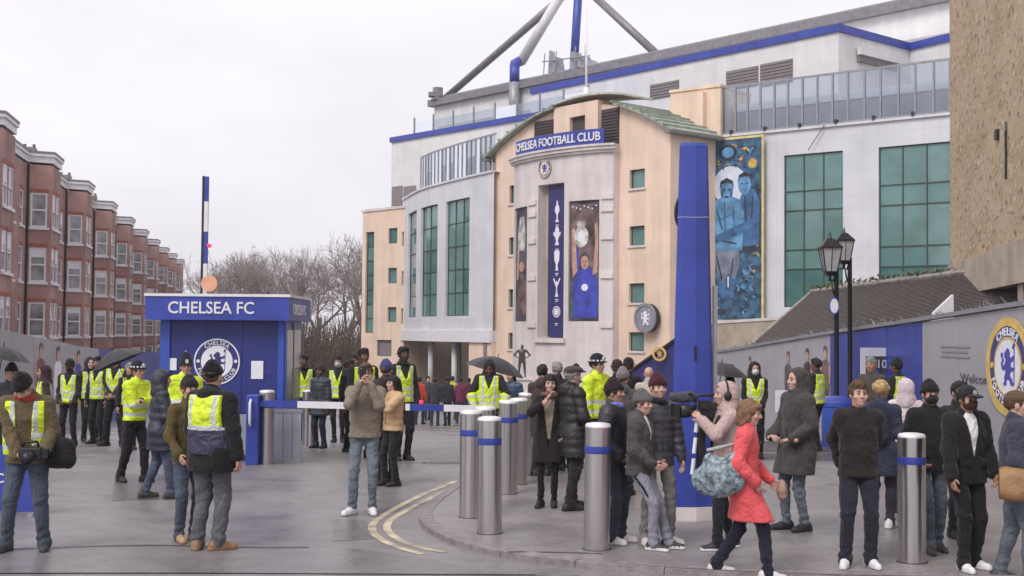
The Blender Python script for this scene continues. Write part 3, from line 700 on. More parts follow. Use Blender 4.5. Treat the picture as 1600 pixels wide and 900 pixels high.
# player poster, right of the recess, and the narrow one on the left
M_SK = mat('poster_skin_print', (.50, .30, .22), .6, scale=3, var=.25); M_SILV = mat('poster_silver_print', (.46, .45, .42), .5, scale=2.2, var=.75)
M_PBLUE = mat('poster_blue_print', (.05, .06, .40), .6, scale=2.2, var=.35); M_PDARK = mat('poster_dark_print', (.075, .065, .09), .6, scale=1.4, var=.7)
M_PRED = mat('poster_warm_print', (.14, .085, .085), .6, scale=1.8, var=.8); M_PGREEN = mat('poster_green_print', (.06, .12, .06), .6, scale=2, var=.4)
def blob(cx, cy, rx, ry, n=16): return [(cx+rx*math.cos(2*math.pi*i/n), cy+ry*math.sin(2*math.pi*i/n)) for i in range(n)]
pp = thing('player_poster', 'tall poster of a blue-shirted player lifting a silver cup beside the trophy banner', 'poster', (0, 0, 0))
FPR = Fac([FP.pt(r0, 0, -.13), FP.pt(r1, 0, -.13)], (-1, -1)); mb = MB(); fbox(mb, FPR, .03, FPR.L-.03, zr0+.03, zr1-.03, 0, .04); mb.build('poster_sheet', M_PDARK, pp)
pw, ph = (r1-r0), (zr1-zr0)
def pf(F, u0, z0, wd, ht, dd): return lambda a, b, d: F.pt(u0+a*wd, z0+b*ht, dd+d)
FPR = Fac([FP.pt(r0, 0, -.13), FP.pt(r1, 0, -.13)], (-1, -1)); f_ = pf(FPR, 0, zr0, FPR.L, ph, .042)
def pr(name, pts, m, d, parent, f, t=.006):
    mb = MB(); mb.prism(pts, f, d, d+t); return mb.build(name, m, parent)
pr('crowd_print', [(.04, .45), (.96, .45), (.96, .97), (.04, .97)], M_PRED, 0, pp, f_)
for k_ in range(7): pr('light_print', blob(.1+.13*k_, .955-.012*(k_ % 3), .03, .007, 8), M_PAPER, .006, pp, f_, .004)
pr('arm_print', [(.2, .38), (.34, .42), (.30, .62), (.2, .60)], M_PBLUE, .003, pp, f_, .02)
pr('pitch_print', [(.04, .03), (.3, .03), (.3, .22), (.04, .22)], M_PGREEN, 0, pp, f_)
pr('shirt_print', [(.14, .03), (.95, .03), (.95, .3), (.8, .42), (.62, .45), (.45, .44), (.25, .40), (.12, .3)], M_PBLUE, .001, pp, f_, .012)
pr('arm_print', [(.78, .38), (.94, .4), (.97, .68), (.93, .82), (.84, .80), (.86, .64)], M_SK, .004, pp, f_, .02)
pr('arm_print', [(.12, .36), (.28, .42), (.22, .62), (.18, .78), (.08, .76), (.1, .56)], M_SK, .004, pp, f_, .02)
pr('face_print', blob(.52, .49, .125, .062), M_SK, .006, pp, f_, .022)
for x_ in (.46, .58): pr('eye_print', blob(x_, .498, .02, .006, 8), M_PDARK, .028, pp, f_, .004)
pr('mouth_print', blob(.52, .462, .05, .006, 8), M_PRED, .028, pp, f_, .004)
pr('hair_print', [(.38, .51), (.40, .55), (.52, .575), (.64, .55), (.66, .51), (.60, .535), (.52, .545), (.44, .535)], M_PDARK, .006, pp, f_, .026)
pr('cup_print', blob(.4, .70, .24, .09), M_SILV, .004, pp, f_, .028)
pr('cup_print', blob(.4, .70, .13, .05), M_PAPER, .01, pp, f_, .028)
pr('cup_print', [(.28, .78), (.52, .78), (.56, .83), (.24, .83)], M_SILV, .01, pp, f_, .028)
pr('badge_print', blob(.52, .28, .11, .03), M_PAPER, .01, pp, f_, .012)
p2 = thing('player_poster', 'narrow dark poster of celebrating players on the left of the stone entrance', 'poster', (0, 0, 0))
FPL = Fac([FP.pt(l0, 0, -.13), FP.pt(l1, 0, -.13)], (-1, -1)); mb = MB(); fbox(mb, FPL, .03, FPL.L-.03, zr0+.03, zr1-.03, 0, .04); mb.build('poster_sheet', M_PDARK, p2)
f2 = pf(FPL, 0, zr0, FPL.L, ph, .042)
pr('shirt_print', [(.15, .05), (.9, .05), (.85, .35), (.55, .43), (.2, .36)], M_PRED, 0, p2, f2, .01); pr('face_print', blob(.5, .48, .2, .045), M_SK, .002, p2, f2, .014)
pr('cup_print', [(.3, .62), (.7, .62), (.8, .75), (.65, .92), (.35, .92), (.2, .75)], M_SILV, .002, p2, f2, .014); pr('arm_print', [(.1, .36), (.25, .38), (.3, .7), (.18, .7)], M_SK, .002, p2, f2, .012)
# round club sign on the tower face
rs = thing('round_wall_sign', 'large round grey sign fixed on the peach tower wall', 'sign', (0, 0, 0))
ur, zr_ = FT.s_at(1018, 3), FT.z_at(FT.s_at(1018, 3), 497); fr_ = lambda a, b, d: FT.pt(ur+a*1.0, zr_+b, .15+d)
mb = MB(); mb.prism(disc_pts(.72, 36), fr_, 0, .3); mb.build('sign_drum', M_BLACK, rs)
mb = MB(); ring(mb, .60, .74, fr_, .28, .36, 36); mb.build('sign_rim', M_STEELG, rs)
mb = MB(); mb.prism(disc_pts(.6, 36), fr_, .3, .32); mb.build('sign_face', mat('grey_sign_face', (.25, .25, .30), .5, scale=3, var=.2), rs)
lion_mesh(lambda a, b, d: fr_(a, b, .32+d), .5, 0, .02, M_PAPER, rs)
mb = MB(); mb.tube([fr_(0, 0, -.15), fr_(0, 0, .05)], .12, 8); mb.build('bracket', M_BLACK, rs)

# --- curved wing
CZ = 11.4
cw = [Zp(x, y, CZ) for x, y in ((630, 313), (665, 295), (702, 285), (735, 277), (767, 270))]
FC = Fac(cw, (-.8, -.6), smooth=50)
cb = 1.75
def cu(px, z=6): return FC.s_at(px, z, 0, FC.L)
holes = []
for a, b, t_, bt in ((637, 650, 332, 505), (657, 683, 325, 499), (696, 733, 313, 494)):
    u0, u1 = cu(a), cu(b); um = u0; holes.append([u0, u1, FC.z_at(um, bt), FC.z_at(um, t_)])
zt_ = holes[2][3]
for h in holes: h[3] = zt_-.1; h[2] = holes[2][2]
mb = wall_holes(FC, 0, FC.L+.4, cb, CZ, holes, .3, .5); fbox(mb, FC, 0, FC.L+.3, CZ, CZ+.12, -.3, .1, step=.6)
sb(mb, 'curved_wing_wall', M_PANEL)
mb = MB(); fbox(mb, FC, -.05, FC.L+.3, cb-.15, cb+.55, -.3, .16, step=.5); sb(mb, 'curved_wing_band', M_WHITE)
mb = MB()
for q in cuts(0, FC.L, .6): mb.poly([FC.pt(q, cb-.1, .1), FC.pt(q+.6, cb-.1, .1), FC.pt(q+.6, cb-.1, -6), FC.pt(q, cb-.1, -6)])
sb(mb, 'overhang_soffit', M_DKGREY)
for h, n in zip(holes, (1, 2, 3)):
    zz = [h[2]+(h[3]-h[2])*i/5 for i in range(1, 5)]; uu_ = [h[0]+(h[1]-h[0])*i/n for i in range(1, n)]
    gridwin(FC, h, uu_, zz, lambda z: random.choice([M_TEAL, M_TEAL, M_TEAL2]), M_MULL, stadium, .2, .05)
# its glass screen
uS = cu(653, 12); usr = np.linspace(uS, FC.L+.2, 20)
scr = MB(); fbox(scr, FC, uS, FC.L+.2, 13.62, 13.72, -.25, -.18, step=.6); so = sb(scr, 'glass_screen', M_STEELG)
for a, b in zip(usr[:-1], usr[1:]):
    p = MB(); p.poly([FC.pt(a+.04, 11.5, -.2), FC.pt(b-.04, 11.5, -.2), FC.pt(b-.04, 13.62, -.2), FC.pt(a+.04, 13.62, -.2)]); sb(p, 'glass_panel', M_CLEAR, so)
    p = MB(); fbox(p, FC, a-.028, a+.028, 11.5, 13.68, -.26, -.15, step=1); sb(p, 'screen_post', M_STEELG, so)
mb = MB()
for q in cuts(0, FC.L+.5, .6): mb.poly([FC.pt(q, 11.42, 0), FC.pt(q+.6, 11.42, 0), FC.pt(q+.6, 11.42, -5), FC.pt(q, 11.42, -5)])
sb(mb, 'terrace_deck', M_CREAM)
mb = MB(); fbox(mb, FC, 0, FC.L+.5, 11.42, 13.0, -1.4, -1.2, step=.6); sb(mb, 'terrace_parapet', MATS['terrace_grey'])
# undercroft: dark back wall, columns, blue fascia and a peach pier
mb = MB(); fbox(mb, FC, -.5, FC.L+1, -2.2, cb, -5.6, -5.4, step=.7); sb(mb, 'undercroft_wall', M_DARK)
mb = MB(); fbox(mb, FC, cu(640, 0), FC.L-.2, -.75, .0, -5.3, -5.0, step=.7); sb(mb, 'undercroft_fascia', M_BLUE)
mb = MB(); fbox(mb, FC, cu(640, 0), FC.L-.2, -.9+1.0, cb-.3, -5.36, -5.3, step=.7); sb(mb, 'undercroft_glazing', mat('shopfront_glass', (.12, .12, .14), .15, scale=1.5, var=.8))
for px in (637, 657, 694, 711):
    u = cu(px, 0); d_ = -.7 if px not in (711, 637) else -3.5; p = FC.pt(u, 0, d_)
    mb = MB(); mb.tube([(p[0], p[1], -2), (p[0], p[1], cb)], .19, 12); sb(mb, 'column', M_CREAM, smooth=True)
u = cu(733, 1); mb = MB(); fbox(mb, FC, u, FC.L+.3, -2, cb-.12, -1.2, .02, step=.6); sb(mb, 'pier', M_PEACH)
u = cu(757, 1); mb = MB(); fbox(mb, FC, u, u+.35, -.3, cb, .02, .08, step=.4); sb(mb, 'downpipe', M_DKGREY)

# --- low peach stair tower on the left
LZ = 10.8; La, Lb = Zp(567, 332, LZ), Zp(632, 325, LZ)
FL = Fac([La, Lb], (0, -1))
def lr(px0, px1, py0, py1): return rr(FL, px0, px1, py0, py1)
hs = [lr(571, 584, 363, 520)]+[lr(606, 620, a, b) for a, b in ((357, 381), (419, 443), (480, 503))]+[lr(590, 613, 531, 556)]
ns = [lr(627, 630.5, a, b) for a, b in ((362, 385), (424, 446), (482, 506))]
mb = wall_holes(FL, 0, FL.L+.1, -2.2, LZ, hs+ns, .25)
mb.poly([FL.pt(0, -2.2), FL.pt(0, LZ), FL.pt(0, LZ, -8), FL.pt(0, -2.2, -8)]); mb.poly([FL.pt(FL.L+.1, -2.2), FL.pt(FL.L+.1, LZ), FL.pt(FL.L+.1, LZ, -8), FL.pt(FL.L+.1, -2.2, -8)])
sb(mb, 'stair_tower_wall', M_PEACH)
mb = MB(); fbox(mb, FL, -.08, FL.L+.15, LZ, LZ+.18, -8, .08); sb(mb, 'coping', M_STONE)
for i, h in enumerate(hs+ns):
    zz = [h[2]+(h[3]-h[2])*k/7 for k in range(1, 7)] if i == 0 else []
    gridwin(FL, h, [], zz, (lambda z: random.choice([M_TEAL, M_TEAL2])) if i != 4 else M_DKGREY, M_MULL, stadium, .18, .05)
# --- side stand behind the wing
BZ = 17.0; Ba, Bb = Zp(612, 222, BZ), Zp(830, 185, BZ)
FB = Fac([Ba, Bb], (-.6, -.8))
mb = MB(); fbox(mb, FB, 0, FB.L+6, 2, BZ, -12, 0); sb(mb, 'side_stand_wall', M_CREAM)
mb = MB(); fbox(mb, FB, -.1, FB.L+6, BZ-.05, BZ+.35, -12, .14); sb(mb, 'side_stand_blue_coping', M_BLUE)
for a, b in ((613, 629), (631, 650)):
    u0, u1 = FB.s_at(a, 12), FB.s_at(b, 12); mb = MB(); fbox(mb, FB, u0, u1, FB.z_at(u0, 322), FB.z_at(u0, 292), 0, .06); sb(mb, 'louvre', M_DKGREY)
q = np.linspace(FB.s_at(640, 17), FB.L+5, 9)
for a in q:
    mb = MB(); fbox(mb, FB, a-.06, a+.06, BZ+.35, BZ+1.7, -.5, -.4); sb(mb, 'screen_post', M_STEELG)
for a, b in zip(q[:-1], q[1:]):
    p = MB(); p.poly([FB.pt(a+.07, BZ+.36, -.45), FB.pt(b-.07, BZ+.36, -.45), FB.pt(b-.07, BZ+1.3, -.45), FB.pt(a+.07, BZ+1.3, -.45)]); sb(p, 'glass_panel', M_CLEAR)
# --- main roof with fascia
RZ = 25.0; Ra, Rb = Zp(675, 158, RZ), Zp(1400, 6, RZ)
FR = Fac([Ra, Rb], (-.7, -.7)); uRE = FR.L+14
mb = MB(); fbox(mb, FR, 0, uRE, 8, RZ-.5, -25, -.3); sb(mb, 'upper_stand_wall', M_CREAM)
mb = MB(); fbox(mb, FR, -.4, uRE, RZ-.55, RZ+.1, -26, .25); sb(mb, 'roof_slab', M_TUBE)
mb = MB(); fbox(mb, FR, -.4, uRE, RZ+.1, RZ+.35, -26, -.2); sb(mb, 'roof_edge', M_STEELG)
for dz in (2.6, 3.4):
    mb = MB(); fbox(mb, FR, .8, uRE, RZ-dz-.5, RZ-dz, -.3, -.18); sb(mb, 'grey_stripe', mat('grey_stripe_cladding', (.38, .36, .37), .5, scale=1))
u0, u1 = FR.s_at(1440, 24), FR.s_at(1500, 24)
# --- projecting white block with blue coping
KZ = 20.5
k1, k2, k3, k4 = Zp(830, 138, KZ), Zp(1310, 38, KZ), Zp(1421, 68, KZ), Zp(1484, 53, KZ)
k4 = k4+(k4-k3)*3
FK1, FK2, FK3 = Fac([k1, k2], (-.7, -.7)), Fac([k2, k3], (1, -.5)), Fac([k3, k4], (-.7, -.7))
mb = MB()
for F in (FK1, FK2, FK3): fbox(mb, F, 0.01 if F is FK2 else 0, F.L-.01, 7, KZ-.45, -.4, 0)
sb(mb, 'projecting_block_wall', M_CREAM)
for F, e in ((FK1, .12), (FK2, 0), (FK3, 0)):
    mb = MB(); fbox(mb, F, 0, F.L+e, KZ-.45, KZ+.02, -.45, .13); sb(mb, 'blue_coping', M_BLUE)
mb = MB(); mb.poly([(k[0], k[1], KZ-.02) for k in (k1, k2, k3, k4)]+[(k4[0]+10, k4[1]+14, KZ-.02), (k1[0]+10, k1[1]+14, KZ-.02)]); sb(mb, 'block_roof', M_CREAM)
for a, b, t_, bt in ((1016, 1061, 133, 154), (1135, 1185, 112, 140), (1188, 1239, 101, 134)):
    u0, u1 = FK1.s_at(a, 16), FK1.s_at(b, 16); zc1, zc0 = FK1.z_at(u0, t_), FK1.z_at(u0, bt+2)
    mb = MB(); fbox(mb, FK1, u0, u1, zc0, zc1, 0, .05); lv = sb(mb, 'louvre', M_DKGREY)
    for i in range(int((zc1-zc0)/.2)):
        p = MB(); fbox(p, FK1, u0+.05, u1-.05, zc0+.04+i*.2, zc0+.14+i*.2, .05, .1); sb(p, 'slat', M_DKGREY, lv)
u0, u1 = FK2.s_at(1337, 18), FK2.s_at(1403, 18)
mb = MB(); fbox(mb, FK2, min(u0, u1), max(u0, u1), FK2.z_at(u0, 86), FK2.z_at(u0, 74), .12, .4); sb(mb, 'floodlight_bar', M_CREAM)
mb = MB(); fbox(mb, FK2, min(u0, u1)+.1, max(u0, u1)-.1, FK2.z_at(u0, 96), FK2.z_at(u0, 86), 0, .2); sb(mb, 'floodlight_bracket', M_DKGREY)
# --- roof mast and tubes
def RP(px, z, d=-.3):
    u = FR.s_at(px, z, -5, FR.L+10); return FR.pt(u, z, d)
apex = RP(880, 33.5, -2)
def onroof(px, d=-1.0): return RP(px, RZ+.3, d)
mb = MB(); mb.tube([onroof(683), apex], .35, 12); sb(mb, 'roof_tie', M_TUBE, smooth=True)
mb = MB(); mb.tube([onroof(1013), apex], .34, 12); sb(mb, 'roof_tie', M_TUBE, smooth=True)
wl = RP(811, 26.9, -.2)
mb = MB(); mb.tube([wl, RP(868, 33.6, -1.6)], .46, 16); sb(mb, 'white_strut', M_CREAM, smooth=True)
mb = MB(); b_ = onroof(877, -1.5); mb.tube([b_, apex+np.array([0, 0, .5])], .38, 16); sb(mb, 'blue_mast', M_BLUE, smooth=True)
p = RP(809, 25, .4)
mb = MB(); mb.tube([(p[0], p[1], 21.5), (p[0], p[1], 25.0)], .5, 14); sb(mb, 'strut_column', M_STEELG, smooth=True)
mb = MB(); mb.tube([(p[0], p[1], 25.0), (p[0], p[1], 26.6)], .47, 14); mb.tube([(p[0], p[1], 26.2), (p[0], p[1], 26.7), wl+np.array([.1, 0, .2])], .47, 12); sb(mb, 'strut_foot', M_BLUE, smooth=True)
q_ = onroof(684, 0); mb = MB()
mb.tube([q_+np.array([0, 0, -.3]), q_+np.array([0, 0, .9])], .5, 8); mb.box(q_[0]-.9, q_[0]+.4, q_[1]-.5, q_[1]+.5, RZ+.3, RZ+.7); sb(mb, 'tie_anchor', M_TUBE)
mb = MB(); c = onroof(877, -1.2)
for pxa, h1, hw in ((852, 2.2, .35), (862, 1.5, .6), (890, 1.6, .6), (903, 1.1, .7), (915, .6, .6)):
    q_ = onroof(pxa, -.8); mb.hexa([(q_[0]-hw, q_[1]-.5, RZ+.3), (q_[0]+hw, q_[1]-.5, RZ+.3), (q_[0]+hw, q_[1]+.5, RZ+.3), (q_[0]-hw, q_[1]+.5, RZ+.3),
                                       (q_[0]-hw*.7, q_[1]-.4, RZ+.3+h1), (q_[0]+hw*.7, q_[1]-.4, RZ+.1+h1), (q_[0]+hw*.7, q_[1]+.4, RZ+.1+h1), (q_[0]-hw*.7, q_[1]+.4, RZ+.3+h1)])
for pxa in (848, 866, 896, 912):
    q_ = onroof(pxa, -.1); mb.tube([q_, q_+np.array([.1, 0, 1.9])], .06, 6)
a_, b__ = onroof(846, -.1), onroof(920, -.1); mb.tube([a_+np.array([0, 0, 1.2]), b__+np.array([0, 0, .8])], .06, 6)
sb(mb, 'mast_platform', M_STEELG)

# --- mural on the wing
mu = thing('mural', 'tall blue mural banner of two embracing men with a yellow edge on the pale wing', 'mural', (0, 0, 0))
u0, u1 = WR.s_at(1108, 6), WR.s_at(1195, 6); z1, z0 = WR.z_at(u1, 215), WR.z_at(u1, 500)
mw, mh = u1-u0, z1-z0; fm = pf(WR, u0, z0, mw, mh, .34)
mb = MB(); fbox(mb, WR, u0, u1, z0, z1, .28, .34); mb.build('mural_sheet', mat('mural_blue_print', (.035, .095, .17), .6, scale=2.6, var=.95, detail=12), mu)
mb = MB(); fbox(mb, WR, u1, u1+.12, z0-.12, z1+.12, .28, .37); fbox(mb, WR, u0, u1, z1, z1+.12, .28, .37); fbox(mb, WR, u0, u1, z0-.14, z0, .28, .37); mb.build('mural_edge', mat('mural_yellow_edge', (.62, .52, .22), .6, scale=2, var=.25), mu)
M_MB = mat('mural_light_blue', (.10, .26, .46), .6, scale=1.6, var=.5, detail=8); M_MS = mat('mural_shaded_blue', (.04, .125, .27), .6, scale=1.8, var=.5, detail=8); M_MD = mat('mural_ink', (.02, .03, .06), .6, scale=2, var=.5)
M_MW = mat('mural_pale_halo', (.62, .66, .78), .6, scale=2, var=.15); M_MG = mat('mural_gold', (.50, .32, .06), .6, scale=3, var=.5); M_MP = mat('mural_grey_blue', (.16, .19, .26), .6, scale=2, var=.4)
pr('halo_print', blob(.44, .745, .40, .135, 24), M_MS, 0, mu, fm); pr('halo_print', blob(.44, .745, .31, .108, 24), M_MW, .004, mu, fm)
pr('outline_print', [(.06, .36), (.98, .38), (.985, .66), (.9, .735), (.66, .72), (.52, .68), (.42, .70), (.2, .685), (.08, .6)], M_MD, .003, mu, fm, .004)
pr('figure_print', [(.55, .40), (.955, .41), (.965, .65), (.87, .72), (.66, .70), (.55, .62)], M_MS, .004, mu, fm, .008)
pr('face_print', blob(.70, .745, .115, .056), M_MB, .006, mu, fm, .010); pr('hair_print', [(.575, .755), (.60, .80), (.70, .815), (.81, .80), (.825, .755), (.78, .785), (.70, .79), (.62, .785)], M_MD, .006, mu, fm, .014)
pr('figure_print', [(.10, .38), (.66, .38), (.69, .59), (.6, .665), (.44, .69), (.34, .69), (.18, .665), (.09, .58)], M_MB, .008, mu, fm, .010)
pr('face_print', blob(.38, .715, .115, .062), M_MB, .010, mu, fm, .014); pr('hair_print', [(.25, .725), (.27, .77), (.38, .79), (.49, .77), (.51, .725), (.47, .755), (.38, .76), (.29, .755)], M_MD, .010, mu, fm, .018)
for x in (.335, .425): pr('eye_print', blob(x, .722, .025, .006, 8), M_MD, .02, mu, fm, .008)
pr('mouth_print', blob(.38, .682, .05, .006, 8), M_MD, .02, mu, fm, .008)
pr('arm_print', [(.12, .42), (.6, .47), (.92, .52), (.94, .565), (.6, .525), (.14, .465)], M_MS, .012, mu, fm, .014)
pr('shorts_print', [(.16, .385), (.6, .385), (.62, .30), (.52, .22), (.42, .26), (.30, .20), (.2, .28)], M_MP, .008, mu, fm, .012)
pr('leg_print', [(.24, .25), (.38, .25), (.36, .12), (.28, .12)], M_MS, .006, mu, fm, .008); pr('leg_print', [(.44, .27), (.56, .25), (.52, .12), (.44, .12)], M_MS, .006, mu, fm, .008)
pr('leg_print', [(.395, .24), (.425, .24), (.42, .18), (.40, .18)], M_MW, .006, mu, fm, .008)
for x0_, y0_, x1_, y1_, m_ in ((.2, .62, .3, .50, M_MS), (.34, .66, .36, .48, M_MS), (.5, .63, .52, .48, M_MS), (.26, .56, .5, .585, M_MS), (.7, .68, .74, .5, M_MD), (.84, .68, .82, .5, M_MD), (.62, .55, .9, .60, M_MD), (.3, .44, .56, .42, M_MD), (.2, .36, .3, .22, M_MD), (.5, .34, .46, .24, M_MD)):
    dx_, dy_ = .012, .004; pr('shade_print', [(x0_-dx_, y0_-dy_), (x0_+dx_, y0_+dy_), (x1_+dx_, y1_+dy_), (x1_-dx_, y1_-dy_)], m_, .019, mu, fm, .003)
for s_ in (-1, 1): pr('cheek_print', blob(.38+s_*.08, .705, .025, .03, 10), M_MS, .025, mu, fm, .003)
for x_ in (.655, .74): pr('eye_print', blob(x_, .75, .02, .005, 8), M_MD, .017, mu, fm, .006)
rg = random.Random(4)
for k in range(150):
    x, y = rg.uniform(.04, .94), rg.choice([rg.uniform(.03, .34), rg.uniform(.82, .97), rg.uniform(.03, .2)])
    if x > .75 and rg.random() < .5: y = rg.uniform(.3, .95)
    m_ = rg.choice([M_MB, M_MS, M_MD, M_MS, M_MD, M_MG if (y < .12 or x > .72 or y > .84) else M_MB]); an = rg.uniform(0, 3.1); L_ = rg.uniform(.035, .12)
    pts = []
    for t in np.linspace(0, 1, 6): pts.append((x+math.cos(an+t*2)*L_*t*1.4, y+math.sin(an+t*2)*L_*t*.4))
    wd_ = rg.uniform(.008, .024); pol = [(a+wd_, b+wd_*.25) for a, b in pts]+[(a-wd_, b-wd_*.25) for a, b in reversed(pts)]
    mb = MB()
    for i in range(5): mb.prism([pol[i], pol[i+1], pol[10-i], pol[11-i]], fm, .0, .007+.001*(k % 5))
    mb.build('scroll_print', m_, mu)
pr('medallion_print', blob(.4, .93, .16, .045, 18), M_MD, .008, mu, fm, .008); pr('medallion_print', blob(.4, .93, .11, .03, 18), M_MB, .016, mu, fm, .006)
pr('medallion_print', blob(.84, .86, .12, .04, 18), M_MS, .008, mu, fm, .010); pr('medallion_print', blob(.84, .86, .08, .027, 18), M_MG, .018, mu, fm, .004)
pr('medallion_print', blob(.28, .045, .1, .02, 18), M_MD, .008, mu, fm, .010)
# ------------------------------------------------------------------ terrace of red brick houses
TER = []
sdir_ = np.array([-.1865, .9825]); vdir = np.array([.9825, .1865])
def tpt(o, u, v, z): return (o[0]+sdir_[0]*u+vdir[0]*v, o[1]+sdir_[1]*u+vdir[1]*v, z)
UL = 13.0
# local frame: x = u (away), y = v (towards the street)
def house_proto():
    h = thing('terraced_house', '', 'house')
    cor = [(0, 0), (7.3, 0), (7.75, 1.2), (10.6, 1.2), (11.05, 0), (UL, 0)]
    TOPZ = 10.95
    faces = []
    for (a, b) in zip(cor[:-1], cor[1:]): faces.append((np.array(a), np.array(b)))
    wins = {0: [(1.1, 1), (3.6, 1), (6.0, 1)], 1: [(.5, .92)], 2: [(.8, 1), (2.05, 1)], 4: [(1.0, .9)]}
    mbw = MB(); specs = []
    for i, (a, b) in enumerate(faces):
        L = np.linalg.norm(b-a); t = (b-a)/L; n = np.array([-t[1], t[0]])
        fpt = lambda u, z, d=0, a=a, t=t, n=n: (a[0]+t[0]*u+n[0]*d, a[1]+t[1]*u+n[1]*d, z)
        class FF: pass
        F = FF(); F.pt = fpt; F.curved = False
        hl = []
        for (c, ww) in wins.get(i, []):
            if i == 1: c, ww = L*.5, .86
            for zc in (8.55, 5.65, 2.75, -.2):
                hl.append([c-ww/2, c+ww/2, zc-.92, zc+.92])
        q = wall_holes(F, 0, L, -2.2, TOPZ, hl, .10, mr=0)
        k = len(mbw.v); mbw.v += q.v; mbw.f += [tuple(k+x for x in f) for f in q.f]; mbw.m += q.m
        specs += [(F, x) for x in hl]
    wl = mbw.build('wall', M_BRICK, h)
    for F, (a, b, c, d) in specs:
        mb = MB(); fw = .10
        fbox(mb, F, a, a+fw, c, d, -.095, -.02); fbox(mb, F, b-fw, b, c, d, -.095, -.02); fbox(mb, F, a+fw, b-fw, d-fw, d, -.095, -.02); fbox(mb, F, a+fw, b-fw, c, c+fw, -.095, -.02)
        m_ = (c+d)/2; fbox(mb, F, a+fw, b-fw, m_-.045, m_+.045, -.09, -.015)
        wn = mb.build('window', M_WHITE, h)
        for z0, z1, dd in ((c+fw, m_-.045, -.07), (m_+.045, d-fw, -.05)):
            p = MB(); p.poly([F.pt(a+fw, z0, dd), F.pt(b-fw, z0, dd), F.pt(b-fw, z1, dd), F.pt(a+fw, z1, dd)]); p.build('pane', M_WIN, wn)
        if random.random() < .65:
            zz = random.uniform(m_, d-.3); p = MB(); p.poly([F.pt(a+fw, zz, -.046), F.pt(b-fw, zz, -.046), F.pt(b-fw, d-fw, -.046), F.pt(a+fw, d-fw, -.046)]); p.build('blind', M_PAPER, wn)
        s_ = MB(); fbox(s_, F, a-.09, b+.09, c-.13, c-.002, -.1, .1); s_.build('sill', M_WHITE, wn)
        l_ = MB(); fbox(l_, F, a-.06, b+.06, d+.002, d+.2, -.02, .02); l_.build('lintel', mat('brick_lintel', (.34, .11, .075), .85, scale=6, var=.2), wn)
    # cornice and parapet follow the bay
    def band(mb, off, z0, z1, back=.4):
        P = [np.array(c, float) for c in cor]; O = []
        for i in range(len(P)):
            ns = []
            for (a, b) in ((i-1, i), (i, i+1)):
                if a >= 0 and b < len(P):
                    t = P[b]-P[a]; t /= np.linalg.norm(t); ns.append(np.array([-t[1], t[0]]))
            n = sum(ns); n /= np.linalg.norm(n); k = 1/max(.4, np.dot(n, ns[0])); O.append((P[i]+n*off*k, P[i]-n*back*k))
        for (o0, i0), (o1, i1) in zip(O[:-1], O[1:]):
            mb.hexa([(*o0, z0), (*o1, z0), (*i1, z0), (*i0, z0), (*o0, z1), (*o1, z1), (*i1, z1), (*i0, z1)])
    mb = MB(); band(mb, .05, TOPZ+.12, TOPZ+.45); band(mb, .14, TOPZ+.45, TOPZ+.6); mb.build('cornice', M_WHITE, h)
    mb = MB(); band(mb, .16, TOPZ+.6, TOPZ+.72, .5); mb.build('parapet_coping', M_DKGREY, h)
    mb = MB(); mb.hexa([(0, -.3, TOPZ+.1), (UL, -.3, TOPZ+.1), (UL, -9, TOPZ+.1), (0, -9, TOPZ+.1), (0, -.5, TOPZ+.6), (UL, -.5, TOPZ+.6), (UL, -8.6, TOPZ+1.0), (0, -8.6, TOPZ+1.0)])
    mb.poly([(7.3, -.2, TOPZ+.3), (7.75, 1.2, TOPZ+.3), (10.6, 1.2, TOPZ+.3), (11.05, -.2, TOPZ+.3)]); mb.build('roof', M_SLATE, h)
    mb = MB(); mb.box(11.7, 12.4, -2.3, -.5, TOPZ+.2, TOPZ+1.25); ch = mb.build('chimney', M_BRICK, h)
    mb = MB(); mb.box(11.6, 12.5, -2.4, -.4, TOPZ+1.25, TOPZ+1.5); mb.build('chimney_cap', M_DKGREY, ch)
    for k in range(4):
        mb = MB(); mb.lathe([(.10, TOPZ+1.5), (.08, TOPZ+1.68), (.10, TOPZ+1.7)], 8, (12.05, -2.0+k*.5, 0)); mb.build('chimney_pot', mat('clay_pot', (.16, .11, .09), .8), ch)
    mb = MB(); mb.tube([(7.15, .1, -2), (7.15, .1, TOPZ)], .06, 6); mb.build('downpipe', M_BLACK, h)
    mb = MB(); mb.box(0, .2, -9, -.02, -2.2, TOPZ); mb.box(UL-.2, UL-.003, -9, -.02, -2.2, TOPZ); mb.box(.2, UL-.2, -9, -8.8, -2.2, TOPZ); mb.build('party_wall', M_BRICK, h)
    return h
h0 = house_proto()
rz_t = math.atan2(sdir_[1], sdir_[0])
# the bay's far front corner (u 10.6, v 1.35) sits at depth 58 for pixel column 24
ref = np.array([(24-800)/2000*58.0, 58.0]); org = ref-sdir_*10.6+vdir*(-1.35)*1.0
names = ['nearest red brick bay house, its bay cut by the left picture edge', 'red brick bay house second along the terrace, one sash window ajar', 'red brick bay house third along the terrace, above the grey hoarding', 'red brick bay house fourth along the terrace, above the hoarding joint',
         'red brick bay house fifth along the terrace, above the blue hoarding', 'red brick bay house sixth along the terrace, left of the raised barrier', 'red brick bay house seventh along the terrace, just left of the ticket kiosk roof', 'red brick bay house eighth along the terrace, small behind the kiosk roof', 'farthest red brick house, at the end of the terrace by bare trees', 'red brick house beside the nearest bay house at the picture edge']
def yaxis_flip(o): pass
